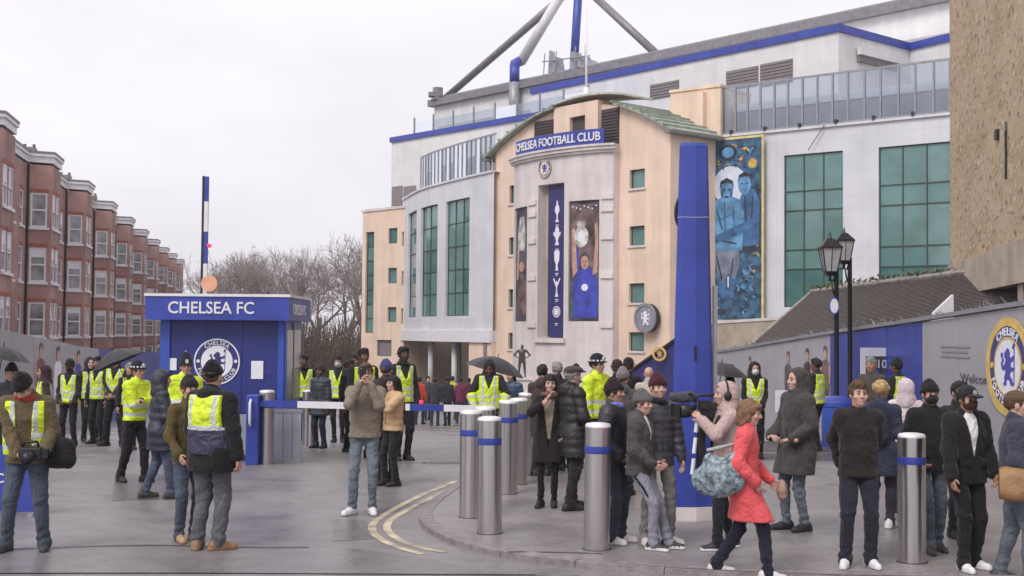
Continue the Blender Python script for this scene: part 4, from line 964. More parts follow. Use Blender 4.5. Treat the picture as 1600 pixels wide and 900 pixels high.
# local y must point to the street: the frame (s, v) is left handed, so mirror by scale
pos = list(range(0, 8))+[-1]
hs_ = []
for k, j in enumerate([0, 1, 2, 3, 4, 5, 6, 7, -1, 8, 9]):
    o = h0 if k == 0 else copy_tree(h0)
    if k > 0:
        for wn_ in list(o.children):
            for bl_ in list(wn_.children):
                if bl_.name.startswith('blind'):
                    if random.random() < .4: bpy.data.objects.remove(bl_)
    p = org+sdir_*(UL*j); o.location = (p[0], p[1], -.1 if j < 8 else 0); o.rotation_euler = (0, 0, rz_t); o.scale = (1, -1, 1)
    o['label'] = names[9] if j < 0 else (names[k] if j < 7 else {7: names[7], 8: 'red brick house ninth along the terrace, tiny beside the raised barrier', 9: names[8]}[j]); o['group'] = 'red brick terraced houses with bays'; o['category'] = 'house'
# ------------------------------------------------------------------ bare winter trees
M_BARK = mat('grey_bark', (.22, .185, .17), .9, scale=6, var=.3); M_TWIG = mat('winter_twigs', (.30, .25, .24), .9, scale=1.2, var=.3)
def tree_proto(seed, H, lean=0.0, spread=1.0, upright=.5):
    rg = random.Random(seed); mt, mc = MB(), MB()
    def grow(p, d, L, r, lev):
        n = 3 if lev < 2 else 2
        pts = [p]; rad = [r]; q = p.copy(); dd = d.copy()
        for i in range(n):
            dd = dd+np.array([rg.gauss(0, .12), rg.gauss(0, .12), upright*.12]); dd /= np.linalg.norm(dd)
            q = q+dd*L/n; pts.append(q.copy()); rad.append(r*(1-.4*(i+1)/n))
        (mt if lev < 2 else mc).tube(pts, rad, 7 if lev == 0 else (5 if lev < 3 else 3), cap=lev < 1)
        if lev >= 5: return
        kids = [3, 4, 4, 3, 3][lev]
        for k in range(kids+(1 if rg.random() < .5 else 0)):
            t = rg.uniform(.45, 1.0) if lev > 0 else rg.uniform(.6, 1)
            i = min(int(t*n), n-1); base = pts[i]+(pts[i+1]-pts[i])*(t*n-i)
            a = rg.uniform(0, 2*math.pi); tilt = rg.uniform(.35, .85)*spread
            x = np.cross(dd, [.3, .2, 1.0]); x /= np.linalg.norm(x)+1e-9; y = np.cross(dd, x)
            nd = dd*math.cos(tilt)+(x*math.cos(a)+y*math.sin(a))*math.sin(tilt)
            grow(base, nd, L*rg.uniform(.58, .78), max(rad[i]*.55, .012), lev+1)
    grow(np.array([0, 0, -.2]), np.array([lean, 0, 1.0]), H*.30, H*.022, 0)
    return mt, mc
TP = []
for s, H, up in ((3, 13, .5), (8, 12, .9), (21, 14, .35)):
    mt, mc = tree_proto(s, H, 0, 1, up); t = thing('bare_tree', '', 'tree', group='bare winter trees beyond the gate')
    mt.build('trunk', M_BARK, t, smooth=True); mc.build('crown', M_TWIG, t); TP.append(t)
tl = [(345, 128, .78, 0, 'bare tree with a low twiggy crown, just right of the raised barrier'), (308, 140, .75, 1, 'bare tree half hidden behind the end of the brick terrace'), (385, 125, .92, 2, 'wide bare tree behind the right half of the kiosk roof'), (425, 132, .95, 1, 'bare tree standing over the right corner of the kiosk roof'),
      (462, 124, .92, 0, 'slim bare tree between the kiosk roof and the tallest tree'), (492, 130, .9, 2, 'bare tree left of the tallest tree'), (525, 116, 1.05, 1, 'tallest bare tree with upright fan of branches, left of the stadium'), (556, 122, 1.0, 0, 'bare tree partly hidden by the peach stair tower'), (405, 150, 1.0, 0, 'distant bare tree seen between two nearer crowns behind the kiosk'), (478, 150, 1.0, 1, 'distant bare tree low behind the slim tree'), (326, 145, .95, 2, 'bare tree right beside the pale orange disc'), (365, 150, 1.0, 0, 'distant bare tree behind the middle of the kiosk roof')]
used = set()
for px, y, sc, k, lb in tl:
    o = TP[k] if k not in used else copy_tree(TP[k]); used.add(k)
    p = Gx(px, y); o.location = (p[0], p[1], p[2]); o.scale = (sc*1.4, sc*1.4, sc*1.52); o.rotation_euler = (0, 0, px*.37); o['label'] = lb; o['category'] = 'tree'; o['group'] = 'bare winter trees beyond the gate'
# scrub below them
rg = random.Random(5); mb = MB()
for k in range(2600):
    px = rg.uniform(300, 575); y = rg.uniform(95, 118); p = Gx(px, y); hgt_ = rg.uniform(1.2, 5.5)
    d = np.array([rg.gauss(0, .35), rg.gauss(0, .2), 1]); q = p+d*hgt_*.5; q2 = q+np.array([rg.gauss(0, .5), rg.gauss(0, .3), .5*hgt_])
    mb.tube([p, q, q2], [.05, .035, .012], 3, cap=False)
o = mb.build('hedge', mat('brown_scrub', (.13, .10, .075), .9, scale=.6, var=.4)); tag(o, 'brown leafless scrub massed below the bare trees', 'hedge', kind='stuff')
mb = MB()
for k in range(1500):
    px = rg.uniform(300, 575); y = rg.uniform(96, 116); p = Gx(px, y); z = rg.uniform(.3, 3.6)
    c = p+np.array([0, 0, z]); s = rg.uniform(.08, .22); a = np.array([rg.gauss(0, 1), rg.gauss(0, 1), rg.gauss(0, 1)]); a /= np.linalg.norm(a); b = np.cross(a, [0, 0, 1.0]); b /= np.linalg.norm(b)+1e-6
    mb.poly([c-a*s, c+b*s*.6, c+a*s, c-b*s*.6])
o = mb.build('hedge_leaves', mat('evergreen_leaves', (.10, .11, .055), .8, scale=.8, var=.5)); tag(o, 'sparse dull green leaves in the scrub below the bare trees', 'hedge', kind='stuff')

# ------------------------------------------------------------------ hoardings
lh = thing('hoarding', 'long grey and blue hoarding in front of the brick terrace', 'hoarding', (0, 0, 0))
FH = Fac([(-10.9, 24), (-12.8, 32), (-14.5, 45), (-16.9, 60), (-18.5, 70)], (1, 0))
def follow(F, mb, u0, u1, h0, h1, d0, d1, m=0):
    n = max(1, int((u1-u0)/1.2)); q = np.linspace(u0, u1, n+1)
    for a, b in zip(q[:-1], q[1:]):
        ga, gb = gz(F.pt(a, 0)[1]), gz(F.pt(b, 0)[1])
        mb.hexa([F.pt(a, ga+h0, d1), F.pt(b, gb+h0, d1), F.pt(b, gb+h0, d0), F.pt(a, ga+h0, d0), F.pt(a, ga+h1, d1), F.pt(b, gb+h1, d1), F.pt(b, gb+h1, d0), F.pt(a, ga+h1, d0)], m)
uj = FH.s_at(154, 1)
def hoard_panels(F, u0, u1, h, m, parent, L=2.4):
    q = cuts(u0, u1, L)+[u1]
    for a, b in zip(q[:-1], q[1:]):
        mb = MB(); follow(F, mb, a+.008, b-.008, -.2, h+random.uniform(-.01, .01), -.08, random.uniform(-.004, .004)); mb.build('panel', m, parent)
hoard_panels(FH, 0, uj, 2.62, M_HOARD, lh); hoard_panels(FH, uj, FH.L, 2.66, M_BLUE, lh)
def hoard_figure(F, u, h0, sc, parent, cols, fw=1.0):
    g = gz(F.pt(u, 0)[1]); f = lambda a, b, d: F.pt(u+a*sc*fw, g+h0+b*sc, .008+d)
    pr('shirt_print', [(-.30, .0), (.30, .0), (.34, .5), (.36, .78), (.14, .9), (-.14, .9), (-.36, .78), (-.34, .5)], cols[0], 0, parent, f, .006)
    pr('arm_print', [(.3, .8), (.44, .7), (.42, .3), (.33, .3)], cols[1], .002, parent, f, .006); pr('arm_print', [(-.3, .8), (-.44, .7), (-.42, .3), (-.33, .3)], cols[1], .002, parent, f, .006)
    pr('face_print', blob(0, 1.07, .13, .17), cols[1], .003, parent, f, .006); pr('hair_print', [(-.14, 1.1), (-.12, 1.24), (0, 1.28), (.12, 1.24), (.14, 1.1), (.08, 1.17), (-.08, 1.17)], cols[2], .005, parent, f, .008)
for px, c in ((63, (mat('poster_maroon_print', (.20, .05, .06), .6, scale=4, var=.4), M_SK, M_PDARK)), (90, (M_PAPER, M_SK, M_PDARK)), (122, (M_PBLUE, M_SK, M_PDARK))):
    hoard_figure(FH, FH.s_at(px, 1), .95, 1.2, lh, c, 1.3)
ub_ = FH.s_at(163, 0); mbt = gz(FH.pt(ub_, 0)[1])
text_part('C', lambda a, b, d: FH.pt(ub_+a, mbt+.9+b, .01+d), 1.6, M_PAPER, lh, 'letter', .01, height=.45)

rh = thing('hoarding', 'long grey and blue hoarding with a large crest on the right of the street', 'hoarding', (0, 0, 0))
FRH = Fac([(8.15, 15), (8.05, 20), (8.0, 25), (7.75, 31), (6.95, 42), (6.4, 48)], (-1, 0))
ub0, ub1 = FRH.s_at(1441, 1.5), FRH.s_at(1297, 1.2)
hoard_panels(FRH, 0, ub0, 2.6, M_HOARD, rh); hoard_panels(FRH, ub0, ub1, 2.61, M_BLUE, rh); hoard_panels(FRH, ub1, FRH.L, 2.62, M_HOARD, rh)
mb = MB(); follow(FRH, mb, 0, FRH.L, 2.625, 2.70, -.12, .05); mb.build('capping_rail', M_STEELG, rh)
rg = random.Random(9); mb = MB()
for i in range(170):
    u = rg.uniform(1, FRH.L-.5); g = gz(FRH.pt(u, 0)[1])+2.7; p = FRH.pt(u, g, rg.uniform(-.1, .0)); L_ = rg.uniform(.04, .14)
    mb.tube([p, p+np.array([rg.uniform(-.1, .1), rg.uniform(-.15, .15), L_])], [.014, .005], 4)
sp_ = mb.build('hoarding_spikes', M_TUBE, rh); sp_['kind'] = 'stuff'
for px, c in ((1232, (M_PDARK, M_SK, M_PDARK)), (1262, (M_PDARK, M_SK, M_PDARK)), (1290, (M_PRED, M_SK, M_PDARK)), (1172, (M_PDARK, M_SK, M_PDARK))):
    hoard_figure(FRH, FRH.s_at(px, 1), 1.15, .95, rh, c, 1.0)
uc = FRH.s_at(1577, 1.4); zc_ = FRH.z_at(uc, 573)
cr_ = thing('crest_roundel', 'huge gold-rimmed crest with blue lion on the grey hoarding, right edge', 'crest', (0, 0, 0))
fcr = lambda a, b, d: FRH.pt(uc-a*1.15, zc_+b, d)
crest(cr_, fcr, .70, M_PAPER, mat('crest_dark_blue', (.05, .05, .20), .5, scale=3), M_PAPER, mat('crest_lion_blue', (.07, .07, .38), .5, scale=4), M_GOLD, .01, .012)
mb = MB(); ring(mb, .70, .80, fcr, .012, .03); mb.build('gold_rim', M_GOLD, cr_)
ut = FRH.s_at(1527, 1.3); zt_ = FRH.z_at(ut, 592); M_INK = mat('grey_ink', (.10, .10, .13), .6)
text_part('Welcome', lambda a, b, d: FRH.pt(ut-a, zt_+b, .008+d), 1.6, M_INK, rh, 'lettering', .004, height=.16)
ut2 = FRH.s_at(1492, 1.6); zt2 = FRH.z_at(ut2, 549)
for k, (wd_, dz) in enumerate(((1.5, .07), (1.3, -.02), (1.45, -.11))):
    mb = MB(); mb.prism([(-wd_/2, dz), (wd_/2, dz), (wd_/2, dz+.035), (-wd_/2, dz+.035)], lambda a, b, d: FRH.pt(ut2-a, zt2+b, d), .008, .012); mb.build('small_print', mat('pale_grey_ink', (.29, .28, .30), .6), rh)

# drain cover and gully grate in the road
for px, py, w2_, h2_, lb_ in ((692, 724, .32, .22, 'small iron drain cover in the road left of the bollards'),):
    g = Gp(px, py); t = thing('drain_cover', lb_, 'drain cover', (g[0], g[1], g[2]+.004), R(12))
    mb = MB(); mb.box(-w2_, w2_, -h2_, h2_, 0, .004); mb.build('frame', M_TAR, t)
    for k in range(6): mb = MB(); x_ = -w2_*.86+k*w2_*.3; mb.box(x_, x_+w2_*.2, -h2_*.85, h2_*.85, .004, .009); mb.build('bar', mat('worn_iron', (.13, .12, .12), .4, .6, scale=8, var=.3), t)
# resurfaced patches
for k, q_ in enumerate(([(180, 742), (330, 740), (360, 778), (175, 782)], [(520, 812), (570, 812), (590, 842), (520, 846)], [(600, 700), (720, 698), (722, 722), (590, 726)])):
    P_ = [Gp(*c_) for c_ in q_]; mb = MB(); mb.poly([(p_[0], p_[1], p_[2]+.003) for p_ in P_]); o = mb.build('road_patch', asphalt_mat('patched_asphalt', (.14+.02*k, .125+.02*k, .13+.02*k), .42, 50.+k)); o['kind'] = 'structure'
# white framed poster board standing before the blue panels
pb = thing('poster_board', 'white framed poster of a fan crowd on the blue hoarding', 'poster', (0, 0, 0))
ctr_ = Dp(1369, 570, 27.0); fpb = lambda a, b, d: np.array([ctr_[0]+a, ctr_[1]+a*.35-d, ctr_[2]+b])
mb = MB(); mb.prism([(-.36, -.42), (.36, -.42), (.36, .36), (-.36, .36)], fpb, -.03, .02); mb.build('poster_frame', M_WHITE, pb)
mb = MB(); mb.prism([(-.25, -.36), (.27, -.36), (.27, .18), (-.25, .18)], fpb, .02, .026); mb.build('poster_sheet', M_PDARK, pb)
mb = MB(); mb.prism(blob(-.1, .02, .12, .13), fpb, .026, .032); mb.build('face_print', M_SK, pb)
mb = MB(); mb.prism([(-.25, -.34), (.1, -.34), (.05, -.1), (-.2, -.1)], fpb, .026, .034); mb.build('shirt_print', M_PBLUE, pb)
text_part('10', lambda a, b, d: fpb(a+.14, b+.02, .028+d), .2, M_PAPER, pb, 'lettering', .004)
mb = MB()
for s in (-.3, .3): mb.tube([fpb(s, -.42, -.05), np.array([*fpb(s, 0, -.05)[:2], gz(27)])], .025, 6)
mb.build('post', M_STEELG, pb)

# ------------------------------------------------------------------ low building with tiled roof, and roughcast block
lb = thing('low_building', 'low building with grey tiled hip roof behind the right hoarding', 'building', (0, 0, 0))
ra, rb = Zp(1268, 457, 3.5), Zp(1487, 430, 3.5)
e0, e1 = Dp(1140, 546, 40.5)+np.array([.55, 0, 0]), Dp(1470, 515, 24.4)+np.array([.6, 0, 0]); rb2 = rb+(rb-ra)*.25; e2 = e1+(rb-ra)*.25
bk0 = np.array([ra[0]+5.5, ra[1]+3, 1.9]); bk1 = np.array([rb2[0]+6, rb2[1]+3, 1.9])
def tiled(A, B, C, D, rows_, name, parent):
    # courses of tiles, each course a lapped strip; A-B ridge, D-C eave
    mb = MB(); A, B, C, D = [np.asarray(q, float) for q in (A, B, C, D)]
    nrm = np.cross(C-D, A-D); nrm /= np.linalg.norm(nrm); nrm = nrm if nrm[2] > 0 else -nrm
    for i in range(rows_):
        t0, t1 = i/rows_, (i+1)/rows_+.15/rows_
        p = [D+(A-D)*t0+nrm*.03, C+(B-C)*t0+nrm*.03, C+(B-C)*t1+nrm*.012, D+(A-D)*t1+nrm*.012]; q = [x-nrm*.03 for x in p]; mb.hexa(q+p)
    return mb.build(name, M_SLATE, parent)
tiled(ra, rb2, e2, e0, 44, 'roof', lb)
mb = MB(); mb.poly([ra, e0, bk0]); mb.poly([ra, rb2, bk1, bk0]); mb.build('roof_back', M_SLATE, lb)
mb = MB(); mb.tube([ra+np.array([0, 0, .03]), rb2+np.array([0, 0, .03])], .07, 8); mb.tube([ra, e0+np.array([0, 0, .05])], .06, 8); mb.build('ridge_tiles', mat('ridge_grey', (.30, .27, .25), .8, scale=5, var=.3), lb)
mb = MB(); mb.hexa([(e0[0]+.3, e0[1]+.5, -1.2), (e2[0]+.4, e2[1]+.3, -.3), (bk1[0], bk1[1], -.3), (bk0[0], bk0[1], -1.2), (e0[0]+.3, e0[1]+.5, 1.2), (e2[0]+.4, e2[1]+.3, e1[2]-.1), (bk1[0], bk1[1], 1.8), (bk0[0], bk0[1], 1.8)]); mb.build('wall', M_CREAM, lb)
gg = Dp(1459, 494, 25.6); g2 = Dp(1490, 494, 25.6); g3 = Dp(1490, 460, 25.6)
mb = MB(); q_ = [gg-np.array([0, 0, .5]), g2-np.array([0, 0, .5]), g3, gg+np.array([0, 0, .06])]; mb.hexa([q_[0], q_[1], q_[1]+np.array([.03, .25, 0]), q_[0]+np.array([.03, .25, 0]), q_[3], q_[2], q_[2]+np.array([.03, .25, 0]), q_[3]+np.array([.03, .25, 0])]); mb.build('gable_parapet', M_WHITE, lb)
lw_ = thing('garden_wall', 'brown rendered wall below the blue mural', 'wall', (0, 0, 0))
mb = MB(); wa, wb = Dp(1100, 507, 47), Dp(1215, 500, 44); mb.hexa([(wa[0], wa[1], -1.5), (wb[0], wb[1], -1.5), (wb[0], wb[1]+.4, -1.5), (wa[0], wa[1]+.4, -1.5), wa, wb, wb+np.array([0, .4, 0]), wa+np.array([0, .4, 0])]); mb.build('wall_face', M_CONC, lw_); mb = MB(); o3 = np.array([0, -.06, 0]); u3 = np.array([0, 0, .1]); mb.hexa([wa+o3, wb+o3, wb-o3*8, wa-o3*8, wa+o3+u3, wb+o3+u3, wb-o3*8+u3, wa-o3*8+u3]); mb.build('wall_coping', M_STONE, lw_)
# moss on the ridge
rg = random.Random(3); mb = MB()
for k in range(260):
    t = rg.random(); c = ra+(rb-ra)*t+np.array([rg.gauss(0, .1), rg.gauss(0, .1), .08+abs(rg.gauss(0, .07))]); s = rg.uniform(.03, .08)
    a = np.array([rg.gauss(0, 1), rg.gauss(0, 1), rg.gauss(0, 1)]); a /= np.linalg.norm(a); b = np.cross(a, [.2, .1, 1.0]); b /= np.linalg.norm(b)
    mb.poly([c-a*s, c+b*s*.7, c+a*s, c-b*s*.7])
o = mb.build('moss', mat('olive_moss', (.16, .15, .05), .9, scale=2, var=.4), lb); o['kind'] = 'stuff'

rc = thing('roughcast_building', 'tall brown roughcast building with concrete beam at the right edge', 'building', (0, 0, 0))
qa = Dp(1485, 414, 30.0); qb = Dp(1600, 372, 21.8); qz = 3.8
FQ = Fac([qa, qb], (-1, 0)); QE = FQ.L+10
mb = MB(); fbox(mb, FQ, 0, QE, qz, 22, -12, 0); mb.build('wall', M_ROUGH, rc)
mb = MB(); fbox(mb, FQ, -.03, QE, 3.05, qz-.002, -11, .06); mb.build('beam', M_CONC, rc)
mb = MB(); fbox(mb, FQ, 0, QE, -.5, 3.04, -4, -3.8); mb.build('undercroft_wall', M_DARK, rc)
for u in (.3, FQ.s_at(1592, 2.8), FQ.s_at(1592, 2.8)+5):
    mb = MB(); fbox(mb, FQ, u-.22, u+.22, -.5, 3.05, -.5, -.02); mb.build('pillar', M_CONC, rc)
mb = MB(); fbox(mb, FQ, 0, QE, -.5, 1.2, -.4, -.1); mb.build('dwarf_wall', M_CONC, rc)
uq, zq = FQ.s_at(1573, 8), FQ.z_at(FQ.s_at(1573, 8), 210)
mb = MB(); mb.tube([FQ.pt(uq, FQ.z_at(uq, 190), .03), FQ.pt(uq+.06, FQ.z_at(uq, 205), .04), FQ.pt(uq, FQ.z_at(uq, 232), .03), FQ.pt(uq-.02, FQ.z_at(uq, 280), .03)], .02, 6); mb.build('cable', M_BLACK, rc)
uv_ = FQ.s_at(1559, 8); mb = MB(); fbox(mb, FQ, uv_-.12, uv_+.12, FQ.z_at(uv_, 218), FQ.z_at(uv_, 203), 0, .06); mb.build('vent', M_BLACK, rc)

# ------------------------------------------------------------------ kiosk
KD = 21.4
kl = Gx(247, KD); kr = Gx(441, KD)
W_ = kr[0]-kl[0]
ks = thing('ticket_kiosk', 'blue kiosk with CHELSEA FC on its roof fascia and a lion crest', 'kiosk', (kl[0], kl[1], gz(KD)), R(0.0))
KH = Dp(300, 500, KD)[2]-gz(KD); KT = Dp(300, 463, KD-.25)[2]-gz(KD)
M_KB = mat('kiosk_blue_panel', (.022, .032, .185), .4, scale=2, var=.2); M_KG = mat('kiosk_grey_panel', (.30, .32, .38), .45, .2, scale=3, var=.15)
kd = 1.7
mb = MB(); mb.box(.16, W_-.1, .04, kd, 0, KH); mb.build('body', M_KB, ks)
q_ = np.linspace(.16, W_-.1, 4)
for x0, x1 in zip(q_[:-1], q_[1:]):
    for z0, z1 in ((.80, 1.42), (1.42, KH)):
        mb = MB(); mb.box(x0+.006, x1-.006, .028+random.uniform(0, .002), .039, z0+.006, z1-.006); mb.build('front_panel', M_KB, ks)
for x0, x1 in ((0, .16), (W_-.1, W_)):
    mb = MB(); mb.box(x0, x1, -.01, kd+.02, 0, KH); mb.build('corner_post', M_BLUE2, ks)
mb = MB(); mb.box(-.19, W_+.12, -.25, kd+.3, KH, KT); mb.build('roof_fascia', M_BLUE, ks)
mb = MB(); mb.box(-.21, W_+.14, -.27, kd+.32, KT, KT+.045); mb.build('roof_coping', M_WHITE, ks)
text_part('CHELSEA FC', lambda a, b, d: np.array([(331-247)/2000*KD+a, -.252-d, (KH+KT)/2+.01+b]), 1.42, M_WHITE, ks, 'lettering', .012, .012, .2)
text_part('CHELSEA FC', lambda a, b, d: np.array([W_+.122+d, kd*.45+a, (KH+KT)/2+b]), 1.3, M_PAPER, ks, 'lettering', .012, .012, .18)
mb = MB(); mb.box(.2, W_-.14, .015, .04, .1, .78); mb.build('lower_panel', M_KG, ks)
for a, b in ((.2, .78), (.9, 1.6)):
    mb = MB(); mb.box(W_+.002, W_+.02, a, b, 1.0, KH-.15); mb.build('window', mat('kiosk_window', (.06, .07, .11), .1, scale=2), ks)
mb = MB(); mb.box(W_, W_+.03, .02, .14, .0, KH-.02); mb.build('side_trim', M_BLUE2, ks); mb = MB(); mb.box(W_, W_+.03, .82, .88, .4, KH-.02); mb.build('side_trim', M_STEELG, ks)
mb = MB(); mb.box(W_+.001, W_+.02, .16, kd-.02, .08, .9); mb.build('side_panel', M_BLUE, ks)
kc = thing('club_crest', 'white lion crest roundel on the dark blue front of the kiosk', 'crest', (0, 0, 0))
cc = Dp(339, 565, KD+.025); crest(kc, lambda a, b, d: np.array([cc[0]+a, cc[1]-d, cc[2]+b]), .385, M_PAPER, M_NAVY, M_PAPER, M_NAVY, M_PAPER, .0, .006)
for (x, y, w2_, h2, lbn) in ((402, 578, .1, .15, 'white notice sheet on the kiosk front, right of the crest'), (270, 569, .065, .1, 'small white notice sheet on the kiosk front, left of the crest')):
    p = Dp(x, y, KD+.018); mb = MB(); mb.box(p[0]-w2_, p[0]+w2_, p[1]-.012, p[1]+.008, p[2]-h2, p[2]+h2); o = mb.build('notice', M_PAPER); tag(o, lbn, 'notice', 'paper notices on the kiosk')
# ------------------------------------------------------------------ barriers
def boom_z(px, py, y): return Dp(px, py, y)
bp_ = Gx(395, 20.6)
bar = thing('barrier', 'lowered blue and white barrier boom across the road', 'barrier', (bp_[0], bp_[1], gz(20.6)))
mb = MB(); mb.box(-.10, .10, -.12, .12, 0, 1.12); bevel(mb.build('barrier_post', M_BLUE, bar), .02)
mb = MB(); mb.tube([(-.02, -.14, .62), (-.02, -.2, .68), (-.02, -.2, .98), (-.02, -.14, 1.04)], .022, 8); mb.build('handle', M_WHITE, bar, smooth=True)
b0 = Dp(428, 631, 20.6)-np.array([bp_[0], bp_[1], gz(20.6)]); b1 = Dp(750, 639, 20.6)-np.array([bp_[0], bp_[1], gz(20.6)])
segs = [(.0, .115, 1), (.115, .4, 0), (.4, .67, 1), (.67, .83, 1), (.83, 1.0, 0)]
for a, b, c in [(-.09, .115, 1), (.115, .42, 0), (.42, .60, 1), (.60, .66, 0), (.66, .825, 1), (.825, 1.0, 0)]:
    p, q = b0+(b1-b0)*a, b0+(b1-b0)*b; mb = MB(); h_ = .052
    mb.hexa([p+np.array([0, -.03, -h_]), q+np.array([0, -.03, -h_]), q+np.array([0, .03, -h_]), p+np.array([0, .03, -h_]), p+np.array([0, -.03, h_]), q+np.array([0, -.03, h_]), q+np.array([0, .03, h_]), p+np.array([0, .03, h_])])
    mb.build('boom_section', M_BLUE if c else M_WHITE, bar)
mb = MB(); q = b0+(b1-b0)*.715; mb.tube([q+np.array([0, -.02, .062]), q+np.array([0, -.02, .12])], .034, 10); mb.build('warning_lamp', mat('red_lamp', (.5, .03, .06), .3, emit=(1, .08, .15, .5)), bar)
# grey turnstile panels by the post
tp = Gx(449, 21.2); ts = thing('turnstile_panel', 'grey metal guard panels beside the steel bollard at the kiosk', 'barrier', (tp[0], tp[1], gz(21.2)))
for k in range(3):
    mb = MB(); mb.box(-.22+k*.15, -.08+k*.15, -.02, .02, .05, .82); mb.build('panel', M_KG, ts)
mb = MB(); mb.box(-.24, .24, -.03, .03, .82, .88); mb.build('top_rail', M_STEELG, ts)
mb = MB(); mb.box(-.24, .24, -.05, .05, 0, .05); mb.build('base_rail', M_STEELG, ts)
# raised barrier behind the kiosk
ub = Gx(313, 26.0); rb_ = thing('barrier', 'raised upright blue and white barrier boom behind the kiosk', 'barrier', (ub[0], ub[1], gz(26)))
zt0, zt1 = .5, Dp(317, 276, 26)[2]-gz(26)
zb = [Dp(317, y, 26)[2]-gz(26) for y in (276, 315, 362, 412, 460)]
mb = MB(); mb.box(-.14, .14, -.15, .15, 0, 1.1); mb.build('barrier_post', M_BLUE, rb_)
for k, (a, b) in enumerate(zip(zb[1:], zb[:-1])):
    mb = MB(); mb.box(.0, .08, -.035, .035, a, b); mb.build('boom_section', M_BLUE if k % 2 == 0 else M_WHITE, rb_)
mb = MB(); mb.box(.0, .08, -.035, .035, .5, zb[-1]); mb.build('boom_section', M_WHITE, rb_)
mb = MB(); mb.box(-.045, -.002, -.04, .04, .5, zt1+.01); mb.build('boom_spine', M_BLACK, rb_)
mb = MB(); z_ = Dp(323, 384, 26)[2]-gz(26); mb.tube([(.08, -.02, z_), (.16, -.02, z_)], [.05, .03], 8); mb.build('warning_lamp', MATS['red_lamp'], rb_)
od = thing('round_disc_sign', 'pale orange round disc beside the raised barrier', 'sign', tuple(Dp(327, 443, 25.8)))
mb = MB(); mb.prism(disc_pts(.165, 28), lambda a, b, d: (a, -d, b), 0, .03); mb.build('disc', mat('peach_disc', (.80, .42, .26), .5, scale=5, var=.12), od)
mb = MB(); mb.tube([(-.02, .04, 0), (-.02, .04, -1.2)], .02, 6); mb.build('stem', M_STEELG, od)

# ------------------------------------------------------------------ bollards
def bollard_proto():
    t = thing('bollard', '', 'bollard')
    mb = MB(); mb.lathe([(.124, 0), (.124, .90), (.124, 1.145)], 28); mb.build('tube', M_STEEL, t, autosmooth=40)
    mb = MB(); mb.lathe([(.124, 1.145), (.124, 1.16), (.112, 1.178), (.06, 1.187), (.0, 1.189)], 28); mb.build('cap', mat('worn_steel_cap', (.78, .77, .78), .45, .35, scale=9, var=.1), t, autosmooth=50)
    mb = MB(); mb.lathe([(.1255, .90), (.1265, .905), (.1265, .965), (.1255, .97)], 28); mb.build('blue_band', M_BLUE, t, autosmooth=40)
    mb = MB(); mb.lathe([(.138, -.01), (.138, .006), (.126, .008)], 28); mb.build('base_collar', M_TAR, t, autosmooth=40)
    return t
bo = bollard_proto()
bl = [(415, 725, 0, 'steel bollard with blue band beside the kiosk barrier post'), (735, 808, 1, 'steel bollard left of the front one in the row'), (765, 833, 1, 'front steel bollard of the row behind the kerb'), (757, 795, 1, 'steel bollard mostly hidden behind the front pair, only its cap showing'), (793, 771, 1, 'steel bollard fourth from the front of the row'), (809, 756, 1, 'steel bollard fifth from the front of the row'), (822, 742, 1, 'steel bollard sixth from the front of the row'),
      (832, 729, 1, 'hindmost steel bollard of the row'), (932, 858, 1, 'steel bollard in front of the young man with the striped hood'), (1425, 878, 1, 'steel bollard right of the man in the black sweater'), (488, 698, 0, 'far steel bollard behind the boom, left of the masked steward'), (481, 695, 0, 'far steel bollard tight against another, under the left end of the boom')]
for k, (px, py, pv_, lb_) in enumerate(bl):
    o = bo if k == 0 else copy_tree(bo); p = Gp(px, py, PAVE*pv_); o.location = tuple(p); o['label'] = lb_; o['group'] = 'steel bollards with a blue band'; o['category'] = 'bollard'; o.rotation_euler = (R(random.uniform(-.6, .6)), R(random.uniform(-.6, .6)), k*1.3); o.scale = (1, 1, random.uniform(.985, 1.015))
# ------------------------------------------------------------------ blue pylon
pyp = Gp(1082, 812, PAVE); py_ = thing('gate_pylon', 'tall tapering blue pylon on a pale stone base', 'pylon', tuple(pyp), R(8))
s_ = pyp[1]/2000.0
zB = Dp(1083, 791, pyp[1])[2]-pyp[2]; zT = Dp(1085, 224, pyp[1])[2]-pyp[2]
def hexsec(wd, dp): return [(-wd, 0), (-wd*.82, -dp*.6), (0, -dp), (wd*.82, -dp*.6), (wd, 0), (wd*.82, dp*.6), (0, dp), (-wd*.82, dp*.6)]
def taper(name, w0, w1, z0, z1, m, dp=.42):
    a, b = hexsec(w0, w0*dp), hexsec(w1, w1*dp); mb = MB(); n = len(a)
    mb.v = [(*p, z0) for p in a]+[(*p, z1) for p in b]; mb.f = [(i, (i+1) % n, n+(i+1) % n, n+i) for i in range(n)]+[tuple(range(n))[::-1], tuple(range(n, 2*n))]; mb.m = [0]*len(mb.f)
    return mb.build(name, m, py_)
hw0, hw1 = 37.0*s_, 23.5*s_
bevel(taper('shaft', hw0, hw1, zB, zT-.04, M_BLUE), .012); taper('cap', hw1*1.0, hw1*.9, zT-.04, zT, M_BLUE2)
taper('stone_base', hw0*.98, hw0*.98, -.05, zB, M_STONE, .6)
mb = MB(); mb.box(hw0*.90, hw0*1.06, .0, .06, zB, zT*.62); mb.build('edge_trim', M_STEELG, py_)
zc_ = Dp(1085, 330, pyp[1])[2]-pyp[2]
mb = MB(); mb.prism(disc_pts(38*s_, 36, .012, 0, .72), lambda a, b, d: (a, .10+d, zc_+b), 0, .06); mb.build('round_plate', mat('bronze_plate', (.06, .04, .035), .4, .5, scale=5), py_)
mb = MB(); mb.box(-.012, .012, -hw0*.40, -hw0*.33, zT*.42, zT*.46); mb.build('lock_slot', M_BLACK, py_)
